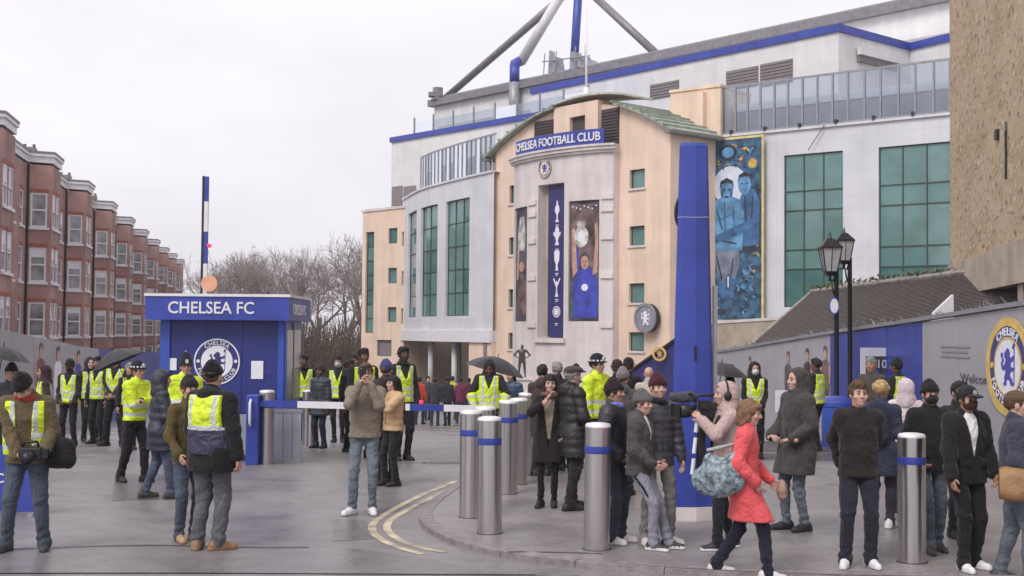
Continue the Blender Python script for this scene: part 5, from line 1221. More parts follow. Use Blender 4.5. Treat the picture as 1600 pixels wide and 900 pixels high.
for zz in (zT*.80, ): 
    mb = MB(); f = (hw0+(hw1-hw0)*.78); mb.tube([(-f, -.0, zz), (-f*.82, -f*.42*.62, zz+.005), (0, -f*.44, zz+.0), (f*.82, -f*.42*.62, zz+.01), (f, 0, zz+.01)], .0025, 5); mb.build('joint_wire', M_WHITE, py_)
# ------------------------------------------------------------------ street lamps
def lamp(px_post, px_l, ytop, yl, depth, lbl):
    g = Gx(px_post, depth); t = thing('street_lamp', lbl, 'street lamp', tuple(g), 0, 'black lantern street lamps'); k = depth/2000
    dx = (px_l-px_post)*k; zt = Dp(px_l, ytop, depth)[2]-g[2]; zl = Dp(px_l, yl, depth)[2]-g[2]; H = zt-zl
    mb = MB(); mb.lathe([(.16, 0), (.16, .12), (.11, .2), (.10, .8), (.12, .84), (.075, .95), (.055, 1.2), (.05, zl+.12), (.06, zl+.14)], 14); mb.build('post', M_BLACK, t, autosmooth=40)
    mb = MB(); mb.tube([(0, 0, zl+.05), (dx*.4, 0, zl-.12), (dx, 0, zl-.1), (dx, 0, zl+.02)], .035, 8); mb.tube([(0, 0, zl-.5), (dx*.5, 0, zl-.35), (dx*.8, 0, zl-.12)], .02, 6); mb.build('bracket', M_BLACK, t, smooth=True)
    z0 = zl; hw, bw = H*.215, H*.13; sq = lambda w, z: [(dx-w, -w, z), (dx+w, -w, z), (dx+w, w, z), (dx-w, w, z)]
    zA, zB_ = z0+H*.10, z0+H*.62
    mb = MB(); mb.hexa(sq(bw*.6, z0)+sq(bw, zA)); mb.hexa(sq(hw*1.12, zB_)+sq(hw*1.12, zB_+.03)); mb.hexa(sq(hw*1.08, zB_+.03)+sq(hw*.35, z0+H*.84)); mb.tube([(dx, 0, z0+H*.84), (dx, 0, z0+H*.9), (dx, 0, z0+H)], [.05, .03, .006], 8)
    for sx, sy in ((1, 1), (1, -1), (-1, 1), (-1, -1)): mb.tube([(dx+sx*bw, sy*bw, zA), (dx+sx*hw, sy*hw, zB_)], .014, 5)
    for s in (-1, 1): mb.tube([(dx, s*bw, zA), (dx, s*hw, zB_)], .009, 4); mb.tube([(dx+s*bw, 0, zA), (dx+s*hw, 0, zB_)], .009, 4)
    ln = mb.build('lantern', M_BLACK, t)
    a, b = sq(bw*.96, zA), sq(hw*.96, zB_)
    for i in range(4):
        p = MB(); j = (i+1) % 4; p.poly([a[i], a[j], b[j], b[i]]); p.build('glass_pane', mat('frosted_lamp_glass', (.50, .50, .52), .25, scale=6, var=.15, alpha=.75), ln)
    return t
l1 = lamp(1328, 1319, 355, 413, 29.0, 'right lantern lamp on a tall black post')
l2 = lamp(1307, 1297, 362, 431, 28.0, 'left lantern lamp carrying a small round sign')
p = Dp(1303, 478, 27.9); o = thing('round_post_sign', 'small round white sign high on the left lamp post', 'sign', tuple(p))
mb = MB(); mb.prism(disc_pts(.20, 24, 0, 0, .55), lambda a, b, d: (a, -d, b), 0, .03); mb.build('sign_disc', M_BLUE, o); mb = MB(); mb.prism(disc_pts(.16, 24, 0, 0, .55), lambda a, b, d: (a, -d, b), .03, .035); mb.build('sign_face', M_PAPER, o)
# blue utility boxes at the lamps
for px, wd_, dpt, hh_, lb_ in ((1309, .34, 27.4, 1.0, 'blue bin at the foot of the lantern lamps'),):
    g = Gx(px, dpt); t = thing('litter_bin', lb_, 'bin', tuple(g))
    mb = MB(); mb.lathe([(wd_*.9, 0), (wd_, .05), (wd_, hh_-.1), (wd_*1.06, hh_-.08), (wd_*1.06, hh_)], 20); mb.build('bin_body', M_BLUE2, t, autosmooth=40)
    mb = MB(); mb.lathe([(wd_*1.04, hh_+.001), (wd_*.8, hh_+.1), (wd_*.2, hh_+.14), (.0, hh_+.15)], 20); mb.build('bin_lid', M_BLUE, t, autosmooth=40)
# blue board at the left edge with the white lettering
g = Gx(26, 14.6); t = thing('blue_board', 'blue board with white lettering standing at the left edge', 'sign', tuple(g), 0)
mb = MB(); mb.box(-.33, .24, -.03, .03, .04, .78); mb.build('board', M_BLUE, t)
mb = MB(); mb.box(-.33, -.27, -.16, .16, 0, .04); mb.box(.18, .24, -.16, .16, 0, .04); mb.build('foot', M_STEELG, t)
text_part('FC', lambda a, b, d: (-.22+a, -.032-d, .42+b), .16, M_WHITE, t, 'lettering', .006, .01)
# white ticket boards near the right hoarding
g = Gx(1222, 30); t = thing('notice_board', 'small white notice board behind the man in the hooded parka', 'sign', tuple(g))
mb = MB(); mb.box(-.16, .16, -.02, .02, .75, 1.25); mb.build('board', M_PAPER, t); mb = MB(); mb.tube([(0, .03, 0), (0, .03, 1.2)], .03, 8); mb.build('post', M_STEELG, t)
# stair parapet with crest before the tower
sp = thing('stair_parapet', 'dark blue sloping stair parapet panel left of the blue pylon', 'parapet', (0, 0, 0))
d_ = 46.0; P1, P2, P3, P4 = Dp(982, 583, d_), Dp(1062, 527, d_-1.5), Gx(1062, d_-1.5), Gx(982, d_)
mb = MB(); bk = np.array([.15, .35, 0]); mb.hexa([P4, P3, P3+bk, P4+bk, P1, P2, P2+bk, P1+bk]); mb.build('panel', M_NAVY, sp)
up_ = np.array([0, -.02, .02]); mb = MB(); mb.tube([P1+up_, P2+up_], .07, 8); mb.build('handrail', M_BLACK, sp)
cc2 = Dp(1030, 553, d_-1.2); mb = MB(); f5 = lambda a, b, d: np.array([cc2[0]+a, cc2[1]-d, cc2[2]+b]); ring(mb, .17, .25, f5, 0, .03, 24); mb.build('roundel', M_GOLD, sp); lion_mesh(f5, .17, 0, .03, M_GOLD, sp)
# ------------------------------------------------------------------ organic modelling: blended distance fields -> one continuous mesh
def _n(v): v = np.asarray(v, float); return v/(np.linalg.norm(v)+1e-9)
class Field:
    def __init__(s): s.p = []
    def cap(s, a, b, ra, rb=None, tag=0, k=.02, flat=None, sub=False):
        s.p.append(('c', np.asarray(a, float), np.asarray(b, float), ra, ra if rb is None else rb, tag, k, flat, sub)); return s
    def ell(s, c, r, Rm=None, tag=0, k=.02, sub=False):
        s.p.append(('e', np.asarray(c, float), np.asarray(r, float), np.eye(3) if Rm is None else Rm, None, tag, k, None, sub)); return s
    def bounds(s, q):
        if q[0] == 'c':
            r = max(q[3], q[4]); return np.minimum(q[1], q[2])-r, np.maximum(q[1], q[2])+r
        r = q[2].max(); return q[1]-r, q[1]+r
    def dist(s, q, P):
        if q[0] == 'c':
            a, b = q[1], q[2]; p = P-a; ba = b-a
            if q[7] is not None:
                n, f = q[7]; p = p+n*((p@n)*(f-1))[..., None]; ba = ba+n*(np.dot(ba, n)*(f-1))
            L = np.dot(ba, ba)+1e-9; h = np.clip((p@ba)/L, 0, 1)
            return np.linalg.norm(p-h[..., None]*ba, axis=-1)-(q[3]+(q[4]-q[3])*h)
        p = (P-q[1])@q[3]; k0 = np.linalg.norm(p/q[2], axis=-1); k1 = np.linalg.norm(p/(q[2]**2), axis=-1)+1e-9
        return k0*(k0-1)/k1
    def mesh(s, vs, clips=(), disp=None, lo=None, hi=None):
        B = [s.bounds(q) for q in s.p if not q[8]]
        L = np.min([b[0] for b in B], axis=0)-2.5*vs; H = np.max([b[1] for b in B], axis=0)+2.5*vs
        if lo is not None: L = np.maximum(L, np.asarray(lo)-2*vs)
        if hi is not None: H = np.minimum(H, np.asarray(hi)+2*vs)
        N = np.maximum(np.ceil((H-L)/vs).astype(int)+1, 4)
        Fd = np.full(N, .3); Dm = np.full(N, 9.0); T = np.zeros(N, np.int16)
        ax = [L[i]+np.arange(N[i])*vs for i in range(3)]
        for q in s.p:
            a, b = s.bounds(q); mg = q[6]*1.5+2.2*vs
            i0 = np.clip(np.floor((a-mg-L)/vs).astype(int), 0, N-1); i1 = np.clip(np.ceil((b+mg-L)/vs).astype(int)+1, 1, N)
            if np.any(i1 <= i0): continue
            sl = tuple(slice(i0[i], i1[i]) for i in range(3))
            G = np.stack(np.meshgrid(ax[0][sl[0]], ax[1][sl[1]], ax[2][sl[2]], indexing='ij'), -1)
            d = s.dist(q, G); f = Fd[sl]; k = max(q[6], 1e-4)
            if q[8]:
                h = np.clip(.5-.5*(f+d)/k, 0, 1); Fd[sl] = f*(1-h)+(-d)*h+k*h*(1-h)
            else:
                h = np.clip(.5+.5*(d-f)/k, 0, 1); Fd[sl] = d*(1-h)+f*h-k*h*(1-h)
                m = d < Dm[sl]; Dm[sl] = np.where(m, d, Dm[sl]); T[sl] = np.where(m, q[5], T[sl])
        if disp is not None or clips:
            G = np.stack(np.meshgrid(*ax, indexing='ij'), -1)
            if disp is not None:
                m = np.abs(Fd) < 4*vs; Fd[m] += disp(G[m])
            for c in clips: Fd = np.maximum(Fd, c(G))
        return surface_net(Fd, L, vs, T)
def surface_net(Fd, L, vs, T):
    S = Fd < 0
    Fd[0] = Fd[-1] = .1; Fd[:, 0] = Fd[:, -1] = .1; Fd[:, :, 0] = Fd[:, :, -1] = .1; S = Fd < 0
    cnt = sum(S[i:S.shape[0]-1+i, j:S.shape[1]-1+j, k:S.shape[2]-1+k].astype(np.int8) for i in (0, 1) for j in (0, 1) for k in (0, 1))
    act = (cnt > 0) & (cnt < 8); idx = np.argwhere(act)
    if len(idx) == 0: return np.zeros((0, 3)), np.zeros((0, 4), int), np.zeros(0, int)
    acc = np.zeros((len(idx), 3)); num = np.zeros(len(idx))
    cor = [np.array(c) for c in ((0, 0, 0), (1, 0, 0), (0, 1, 0), (1, 1, 0), (0, 0, 1), (1, 0, 1), (0, 1, 1), (1, 1, 1))]
    val = [Fd[tuple((idx+c).T)] for c in cor]
    for a, b in ((0, 1), (2, 3), (4, 5), (6, 7), (0, 2), (1, 3), (4, 6), (5, 7), (0, 4), (1, 5), (2, 6), (3, 7)):
        fa, fb = val[a], val[b]; m = (fa < 0) != (fb < 0)
        t = np.where(m, fa/(fa-fb+1e-12), 0)
        acc += np.where(m[:, None], cor[a]+t[:, None]*(cor[b]-cor[a]), 0); num += m
    V = L+(idx+acc/num[:, None])*vs
    vid = -np.ones(act.shape, int); vid[act] = np.arange(len(idx))
    Q = []
    for axx in range(3):
        b, c = [(1, 2), (2, 0), (0, 1)][axx]
        sl0 = [slice(None)]*3; sl1 = [slice(None)]*3; sl0[axx] = slice(0, -1); sl1[axx] = slice(1, None)
        s0, s1 = S[tuple(sl0)], S[tuple(sl1)]; ch = np.argwhere(s0 != s1)
        ch = ch[(ch[:, b] > 0) & (ch[:, c] > 0)]
        if len(ch) == 0: continue
        pos = s0[tuple(ch.T)]
        eb = np.zeros(3, int); eb[b] = 1; ec = np.zeros(3, int); ec[c] = 1
        lim = np.array(act.shape)-1
        ch_c = np.minimum(ch, lim)
        q = np.stack([vid[tuple((ch_c-eb-ec).T)], vid[tuple((ch_c-ec).T)], vid[tuple(ch_c.T)], vid[tuple((ch_c-eb).T)]], 1)
        q[~pos] = q[~pos][:, ::-1]; Q.append(q)
    Q = np.concatenate(Q); Q = Q[(Q >= 0).all(1)]
    ti = np.clip(np.round((V-L)/vs).astype(int), 0, np.array(T.shape)-1)
    return V, Q, T[tuple(ti.T)]
def np_mesh(name, parts):
    Vs, Qs, Ts, o = [], [], [], 0
    for V, Q, T in parts:
        if len(V) == 0: continue
        Vs.append(V); Qs.append(Q+o); Ts.append(T[Q[:, 0]]); o += len(V)
    V = np.concatenate(Vs); Q = np.concatenate(Qs); T = np.concatenate(Ts)
    me = bpy.data.meshes.new(name); me.vertices.add(len(V)); me.vertices.foreach_set('co', V.astype(np.float32).ravel())
    me.loops.add(Q.size); me.loops.foreach_set('vertex_index', Q.astype(np.int32).ravel())
    me.polygons.add(len(Q)); me.polygons.foreach_set('loop_start', np.arange(0, Q.size, 4, dtype=np.int32))
    me.polygons.foreach_set('material_index', T.astype(np.int32)); me.update(calc_edges=True); me.shade_smooth()
    return me
def folds(amp, seed, fx=1.0):
    rs = np.random.RandomState(seed); D = rs.normal(size=(6, 3))*np.array([16, 16, 26])*fx; ph = rs.uniform(0, 6.28, 6); D[:3] *= .5
    def f(P):
        w_ = np.zeros(P.shape[:-1])
        for i in range(6): w_ += np.sin(P@D[i]+ph[i]+1.2*np.sin(P@D[(i+1) % 6]*.6))*(1 if i < 3 else .5)
        return amp*w_/3
    return f
def rot(axis, a):
    return np.array(Matrix.Rotation(a, 3, Vector(axis)))
def ik(a, t, l1, l2, hint):
    a, t = np.asarray(a, float), np.asarray(t, float); d = t-a; L = np.linalg.norm(d); mx = (l1+l2)*.995
    if L > mx: t = a+d/L*mx; d = t-a; L = mx
    if L < abs(l1-l2)+.02: L = abs(l1-l2)+.02
    u = _n(d); x = (l1*l1-l2*l2+L*L)/(2*L); h = math.sqrt(max(0, l1*l1-x*x)); v = np.asarray(hint, float); v = _n(v-u*np.dot(v, u))
    return a+u*x+v*h, t

# ------------------------------------------------------------------ reflective vest and other clothing materials
def vest_mat(name, style):
    key = 'vest_'+name
    if key in MATS: return MATS[key]
    m = bpy.data.materials.new(key); m.use_nodes = True; t = m.node_tree; b = t.nodes['Principled BSDF']
    tcn = node(t, 'ShaderNodeTexCoord'); sp = node(t, 'ShaderNodeSeparateXYZ'); t.links.new(tcn.outputs['Object'], sp.inputs[0])
    X, Z = sp.outputs[0], sp.outputs[2]
    n = node(t, 'ShaderNodeTexNoise'); n.inputs['Scale'].default_value = 7; n.inputs['Detail'].default_value = 5; t.links.new(tcn.outputs['Object'], n.inputs['Vector'])
    base = node(t, 'ShaderNodeValToRGB'); base.color_ramp.elements[0].position = .3; base.color_ramp.elements[1].position = .7
    base.color_ramp.elements[0].color = (.56, .72, .015, 1); base.color_ramp.elements[1].color = (.74, .90, .045, 1); t.links.new(n.outputs[0], base.inputs[0])
    zz = math_n(t, 'ADD', Z, math_n(t, 'MULTIPLY', math_n(t, 'SUBTRACT', n.outputs[0], .5), .03)); ax = math_n(t, 'ABSOLUTE', math_n(t, 'ADD', X, math_n(t, 'MULTIPLY', math_n(t, 'SUBTRACT', n.outputs[0], .5), .03)))
    def between(v, a, c): return math_n(t, 'MULTIPLY', math_n(t, 'GREATER_THAN', v, a), math_n(t, 'LESS_THAN', v, c))
    cur = base.outputs[0]
    def over(mask, col):
        nonlocal cur
        q = node(t, 'ShaderNodeMix', data_type='RGBA'); t.links.new(mask, q.inputs['Factor']); t.links.new(cur, q.inputs[6]); q.inputs[7].default_value = tuple(col)+(1,); cur = q.outputs[2]
    grey = (.56, .59, .56)
    if style == 'steward':
        over(between(ax, .085, .125), grey); over(between(zz, 1.09, 1.135), grey); over(between(zz, .98, 1.025), grey)
    elif style == 'split':      # yellow yoke, dark blue skirt
        over(between(ax, .105, .15), grey); over(between(zz, 1.135, 1.175), (.5, .52, .55)); over(math_n(t, 'LESS_THAN', zz, 1.135), (.035, .035, .07))
    elif style == 'police':
        over(between(zz, 1.10, 1.15), grey); over(between(zz, .97, 1.02), grey)
    t.links.new(cur, b.inputs['Base Color']); b.inputs['Roughness'].default_value = .6
    bp = node(t, 'ShaderNodeBump'); bp.inputs['Strength'].default_value = .9; bp.inputs['Distance'].default_value = .05; n2 = node(t, 'ShaderNodeTexNoise'); n2.inputs['Scale'].default_value = 8; n2.inputs['Distortion'].default_value = 1.5; t.links.new(tcn.outputs['Object'], n2.inputs['Vector']); t.links.new(n2.outputs[0], bp.inputs['Height']); t.links.new(bp.outputs[0], b.inputs['Normal'])
    MATS[key] = m; return m

SKINS = {'fair': (.50, .29, .22), 'pink': (.52, .32, .255), 'tan': (.36, .20, .14), 'brown': (.17, .085, .055), 'dark': (.075, .042, .03)}
HAIRS = {'black': (.018, .015, .014), 'brown': (.10, .055, .03), 'dkbrown': (.05, .03, .02), 'blond': (.42, .29, .13), 'grey': (.25, .24, .23), 'fairbrown': (.20, .115, .06)}
NEAR, MID, FAR = 0, 1, 2
PEOPLE = []
def person(label, px, py=None, depth=None, top=None, face=0, pave=False, h=None, lod=None, group=None,
           skin_='fair', hair='brown', hairstyle='short', hat=None, hat_col=(.03, .03, .035), mask=None, hood=None, scarf=None, phones=False, earring=False,
           topk='jacket', col=(.03, .03, .035), ckind='w', hem=.86, puff=.012, ribs=False, open_=None, collar=True, vest=None, vest_open=False, vhem=.90,
           tro=(.02, .02, .025), tkind='w', tfat=1.0, shoe=(.02, .02, .022), sole=None, boots=False, stripe=None, pack=None,
           feet=None, hands=None, lean=0, side=0, twist=0, hyaw=0, hpitch=0, curl=.6, hint=None, shift=(0, 0), skirt=None, drop=0, build=1.0, forearm=None, sleeve_end=1.0, badge=None, gloves=None, held=None, strap=None, open_w=(.075, .10)):
    up0 = PAVE if pave else 0.0
    P0 = Gp(px, py, up0) if py is not None else Gx(px, depth, up0)
    dep = P0[1]
    if lod is None: lod = NEAR if dep < 17.5 else (MID if dep < 33 else FAR)
    if h is None:
        zt = Dp(px, top, dep)[2]-P0[2]
        ex = {None: .02, 'beanie': .035, 'cap': .03, 'flatcap': .03, 'helmet': .14, 'bowler': .09, 'peaked': .05}[hat]
        if hood: ex = .04
        h = (zt-ex)/max(.85, (1-.30*(1-math.cos(R(lean)))-.05*math.sin(R(max(hpitch, 0)))))
        h += drop
    sc = h/1.75
    seed = len(PEOPLE)*7+3
    if group == 'stewards in hi-vis vests' and build == 1.0: build = 1.0+.11*math.sin(seed*1.7); tfat *= 1+.06*math.sin(seed*2.3)
    PEOPLE.append((label[:40], round(float(dep), 1), round(h, 2)))
    th = math.pi+R(face)
    root = thing('person', label, 'person', tuple(P0), th, group); root.scale = (sc, sc, sc)
    # ---- skeleton in local coordinates (x right, y forward)
    X, Y, Z = np.eye(3)
    feet = feet or ((.095, .02), (-.095, -.02))
    fr, fl = [(np.array([f[0], f[1], .075+(f[3] if len(f) > 3 else 0)]), R(f[2]) if len(f) > 2 else R(8 if f[0] > 0 else -8)*(1)) for f in feet][0:2]
    spread = max(np.linalg.norm(fr[0][:2]-np.array([.09, 0])-np.array(shift)), np.linalg.norm(fl[0][:2]-np.array([-.09, 0])-np.array(shift)))
    hz = min(.915, .075+math.sqrt(max(.1, .853**2-spread**2)))-drop
    pel = np.array([shift[0], shift[1], hz+.045])
    tw = R(twist); RX = np.array([math.cos(tw), math.sin(tw), 0]); RY = np.array([-math.sin(tw), math.cos(tw), 0])
    ut = _n(Z*math.cos(R(lean))*math.cos(R(side))+RY*math.sin(R(lean))+RX*math.sin(R(side)))
    fw = _n(np.cross(ut, RX)); rx = np.cross(fw, ut); fw = _n(RY-ut*np.dot(RY, ut))
    chest = pel+ut*.34; neck = pel+ut*.515; bw = build*.925
    shR, shL = pel+ut*.455+rx*.175*bw, pel+ut*.455-rx*.175*bw
    hy = R(hyaw); hp = R(hpitch)
    Rh = rot((0, 0, 1), tw-hy)@rot((1, 0, 0), -hp-R(lean)*.25)
    hx, hf, hu = Rh[:, 0], Rh[:, 1], Rh[:, 2]
    hc = neck+_n(ut*.6+Z*.4)*.045+hu*.105+hf*.02
    hpR, hpL = pel+RX*.088-Z*.045, pel-RX*.088-Z*.045
    kR, aR = ik(hpR, fr[0], .425, .43, Y+X*.08); kL, aL = ik(hpL, fl[0], .425, .43, Y-X*.08)
    hands = hands or ((.25, .06, .83), (-.25, .06, .83))
    hint = hint or ((.5, -.8, -.2), (-.5, -.8, -.2))
    tR, tL = np.array(hands[0][:3], float), np.array(hands[1][:3], float)
    eR, wR = ik(shR, tR, .285, .255, hint[0]); eL, wL = ik(shL, tL, .285, .255, hint[1])
    W = lambda i: [np.array(hands[i][3:6])] if len(hands[i]) > 5 else None
    dR = _n(np.array(hands[0][3:6])) if len(hands[0]) > 5 else _n(wR-eR)
    dL = _n(np.array(hands[1][3:6])) if len(hands[1]) > 5 else _n(wL-eL)
    vb = [.020, .026, .034][lod]; vt = [.0125, .018, .028][lod]; vh = [.0066, .0095, .017][lod]; vf = [.0058, .009, .0][lod]
    # ---- body: one continuous figure
    B = Field(); f2 = (fw, 1.45)
    B.cap(pel, chest, .125*bw, .14*bw, 1, .03, f2); B.cap(shR, shL, .055, .055, 1, .04); B.cap(neck-ut*.05, hc-hu*.04, .054, .05, 0, .02)
    B.cap(hpR, kR, .07, .05, 1); B.cap(kR, aR, .048, .036, 1); B.cap(hpL, kL, .07, .05, 1); B.cap(kL, aL, .048, .036, 1)
    B.cap(shR, eR, .046, .040, 1); B.cap(eR, wR, .038, .028, 0); B.cap(shL, eL, .046, .040, 1); B.cap(eL, wL, .038, .028, 0)
    for (an, yw) in ((aR, fr[1]), (aL, fl[1])):
        d = np.array([math.sin(yw), math.cos(yw), 0]); B.cap(an+np.array([0, 0, -.03]), an+d*.10+np.array([0, 0, -.045]), .03, .024, 1)
    B.ell(hc, (.066, .08, .10), Rh, 0, .01)
    parts = [B.mesh(vb)]
    # head patch
    Hd = Field(); q = lambda x, y, z: hc+hx*x+hf*y+hu*z
    qb = lambda x, y, z: hc+(hx*x+hf*y+hu*z)
    Hd.ell(q(0, -.012, .030), (.076, .097, .088), Rh, 0, .01); Hd.ell(q(0, .026, -.045), (.056, .064, .068), Rh, 0, .03); Hd.cap(q(0, -.015, -.05), neck-ut*.04, .055, .060, 0, .03)
    Hd.ell(q(0, .062, -.088), (.024, .020, .018), Rh, 0, .02)
    for s in (-1, 1):
        Hd.ell(q(s*.045, .060, -.022), (.024, .022, .022), Rh, 0, .02)
        Hd.ell(q(s*.077, -.008, -.008), (.011, .022, .032), Rh, 0, .008)
    if lod < 2:
        for s in (-1, 1): Hd.ell(q(s*.031, .092, .012), (.019, .016, .011), Rh, 0, .010, sub=True)
        for s in (-1, 1):
            Hd.ell(q(s*.031, .076, .011), (.0115, .0120, .0080), Rh, 2, .002)
            Hd.cap(q(s*.016, .088, .030), q(s*.046, .078, .030), .0042, .0032, 3, .005)
        Hd.cap(q(0, .086, .014), q(0, .104, -.020), .0085, .0135, 0, .012); Hd.cap(q(-.013, .092, -.024), q(.013, .092, -.024), .0075, .0075, 0, .01)
        Hd.cap(q(-.021, .079, -.056), q(.021, .079, -.056), .0075, .0075, 4, .006); Hd.cap(q(-.014, .080, -.065), q(.014, .080, -.065), .007, .007, 4, .005)
    else:
        Hd.cap(q(0, .088, .014), q(0, .106, -.022), .012, .017, 0, .012)
    HS = 1.0
    big = lambda T3: (hc+(T3[0]-hc)*HS, T3[1], T3[2])
    parts.append(big(Hd.mesh(vh, lo=hc-.17, hi=hc+.17)))
    # hands: palm, four fingers, thumb
    if vf > 0:
        for (wr, d, sd) in ((wR, dR, 1), (wL, dL, -1)):
            Hf = Field()
            inw = _n(np.cross(d, np.array([0, 1.0, 0])) * sd + 1e-3) if abs(d[1]) < .8 else np.array([-sd, 0, 0.0])
            pal = _n(-rx*sd - d*np.dot(-rx*sd, d)) if abs(np.dot(rx, d)) < .9 else _n(-Z-d*np.dot(-Z, d))      # palm faces the body
            thm = _n(np.cross(pal, d)); thm = thm if np.dot(thm, fw+Z*.6) > 0 else -thm                          # thumb side, forwards or upwards
            k_ = 1.0 if lod == 0 else 1.12
            Hf.cap(wr-d*.05, wr+d*.02, .027, .026, 5, .015); Hf.cap(wr+d*.03+thm*.016, wr+d*.075+thm*.014, .021, .018, 5, .015, (pal, 1.25)); Hf.cap(wr+d*.03-thm*.014, wr+d*.072-thm*.018, .020, .017, 5, .015, (pal, 1.25))
            for j, (o_, L_) in enumerate(((.031, .074), (.010, .082), (-.011, .076), (-.031, .060))):
                c1 = curl*(.8+.12*j); b0_ = wr+d*(.092-.004*abs(j-1))+thm*o_
                d1 = _n(d*math.cos(c1*.7)+pal*math.sin(c1*.7)); d2 = _n(d*math.cos(c1*1.9)+pal*math.sin(c1*1.9))
                m1 = b0_+d1*L_*.5; Hf.cap(b0_-d*.012, m1, .0096*k_, .0090*k_, 5, .004); Hf.cap(m1, m1+d2*L_*.5, .0088*k_, .0076*k_, 5, .003)
            t0 = wr+d*.030+thm*.030; t1 = t0+_n(d*.7+thm*.7+pal*.35)*.036; Hf.cap(t0-thm*.012, t1, .0135*k_, .011*k_, 5, .01); Hf.cap(t1, t1+_n(d*.9+thm*.25+pal*.4)*.03, .0105*k_, .0085*k_, 5, .004)
            parts.append(Hf.mesh(vf))
    me = np_mesh('body', parts)
    sk = skin(SKINS[skin_]); hm = mat('hair_'+hair, HAIRS[hair], .6, scale=40, var=.35, bump=.5, spec=.35)
    sc_ = SKINS[skin_]; lip = mat('lip_%d' % int(sc_[0]*255), (sc_[0]*.78, sc_[1]*.55, sc_[2]*.55), .5)
    gl = sk if gloves is None else cloth(gloves, 'leather')
    link_mesh('body', me, [sk, cloth(tro, tkind), mat('eye', (.10, .075, .065), .2, var=.3), hm, lip, gl], root)
    bind = lambda o: o
    # ---- trousers
    if not skirt or True:
        Tf = Field(); Tf.cap(pel+np.array([0, 0, .04]), pel-np.array([0, 0, .05]), .125*bw, .128*bw, 0, .03, (Y, 1.35))
        for (hp_, k_, a_) in ((hpR, kR, aR), (hpL, kL, aL)):
            kn = k_; Tf.cap(hp_, kn, .092*tfat*bw**.5, .068*tfat, 0, .018); Tf.cap(kn, a_+np.array([0, 0, .015]), .066*tfat, .054*tfat, 0, .018)
            if tfat > .95: Tf.cap(a_+np.array([0, 0, .03]), a_+np.array([0, .01, -.01]), .056*tfat, .062*tfat, 0, .02)
        me = np_mesh('trousers', [Tf.mesh(vt, disp=(lambda P, f0=folds(.009, seed, 1.2): f0(P)+.0075*np.sin(P[..., 2]*78+2.5*np.sin(P[..., 0]*22+seed))*np.exp(-((P[..., 2]-.13)/.075)**2)+.005*np.sin(P[..., 2]*60+3*np.sin(P[..., 0]*18+seed))*np.exp(-((P[..., 2]-.50)/.07)**2)+.005*np.sin(P[..., 2]*50+40*np.abs(P[..., 0]))*np.exp(-((P[..., 2]-.84)/.06)**2)) if lod < 2 else None)])
        link_mesh('trousers', me, [cloth(tro, tkind)], root)
        if stripe is not None:
            mb = MB(); s = 1
            for hp_, k_, a_, s in ((hpR, kR, aR, 1), (hpL, kL, aL, -1)):
                pts = [hp_+X*s*.080*tfat-np.array([0, 0, .06]), (hp_+k_)/2+X*s*.074*tfat, k_+X*s*.058*tfat+Y*.005]
                mb = MB(); mb.tube(pts, [.016, .016, .012], 6); mb.build('side_stripe', cloth(stripe), root, smooth=True)
    # ---- shoes
    for (a_, yw) in ((aR, fr[1]), (aL, fl[1])):
        d = np.array([math.sin(yw), math.cos(yw), 0]); n_ = np.array([d[1], -d[0], 0]); lift = a_[2]-.075; o = np.array([a_[0], a_[1], lift])
        S = Field(); S.cap(o-d*.045+Z*.048, o+d*.06+Z*.048, .043, .042, 0, .02); S.cap(o+d*.05+Z*.04, o+d*.155+Z*.032, .042, .034, 0, .02); S.cap(o-d*.03+Z*.05, o-d*.012+Z*(.13 if boots else .10), .044, .038, 0, .03)
        S.cap(o-d*.055+Z*.017, o+d*.06+Z*.017, .043, .040, 1, .006); S.cap(o+d*.06+Z*.017, o+d*.158+Z*.019, .042, .036, 1, .006)
        me = np_mesh('shoe', [S.mesh([.0095, .013, .022][lod], clips=[lambda G, zl=lift: (zl+.002)-G[..., 2]])])
        link_mesh('shoe', me, [cloth(shoe, 'leather'), cloth(sole if sole is not None else shoe, 'leather')], root)
    # ---- top garment
    J = Field(); cp = puff; lowz = max(hem, .78)
    LOW = (pel-np.array([0, 0, max(0, hz+.045-lowz)]), pel+ut*.16); rl, rw, rc_ = (.172+cp)*bw**.5, .160*bw+cp, .172*bw+cp
    J.cap(LOW[0], LOW[1], rl, rw, 0, .04, (fw, 1.36)); J.cap(pel+ut*.14, chest, rw, rc_, 0, .05, (fw, 1.46)); J.cap(chest, pel+ut*.43, rc_, .120*bw+cp*.6, 0, .05, (fw, 1.38))
    J.cap(shR-ut*.01, shL-ut*.01, .062+cp*.8, .062+cp*.8, 0, .05); J.cap(pel+ut*.46, neck+ut*.01, .085, .062, 0, .04)
    ar = .052+cp*.85
    if sleeve_end > .5:
        for (s_, e_, w_, d_) in ((shR, eR, wR, dR), (shL, eL, wL, dL)):
            J.cap(s_, e_, ar+.004, ar-.004, 0, .025); J.cap(e_, e_+(w_-e_)*.97*sleeve_end, ar-.003, .043+cp*.5, 0, .02)
            if lod < 2: J.cap(e_+(w_-e_)*.90*sleeve_end, e_+(w_-e_)*.98*sleeve_end, .044+cp*.5, .043+cp*.5, 0, .01)
    if hem < .78:      # long coat
        hwid = .165*bw+cp+ (.86-hem)*.12; z0 = np.array([pel[0], pel[1], hem]); mid_ = np.array([(aR[0]+aL[0])/2*.25+pel[0]*.75, (kR[1]+kL[1])/2*.5+pel[1]*.5, hem])
        J.cap(pel, mid_, .145*bw+cp, hwid, 0, .05, (Y, 1.22 if skirt else 1.32))
    if collar:
        J.cap(neck-ut*.02-fw*.012, neck+ut*.035-fw*.008, .074, .073, 0, .02)
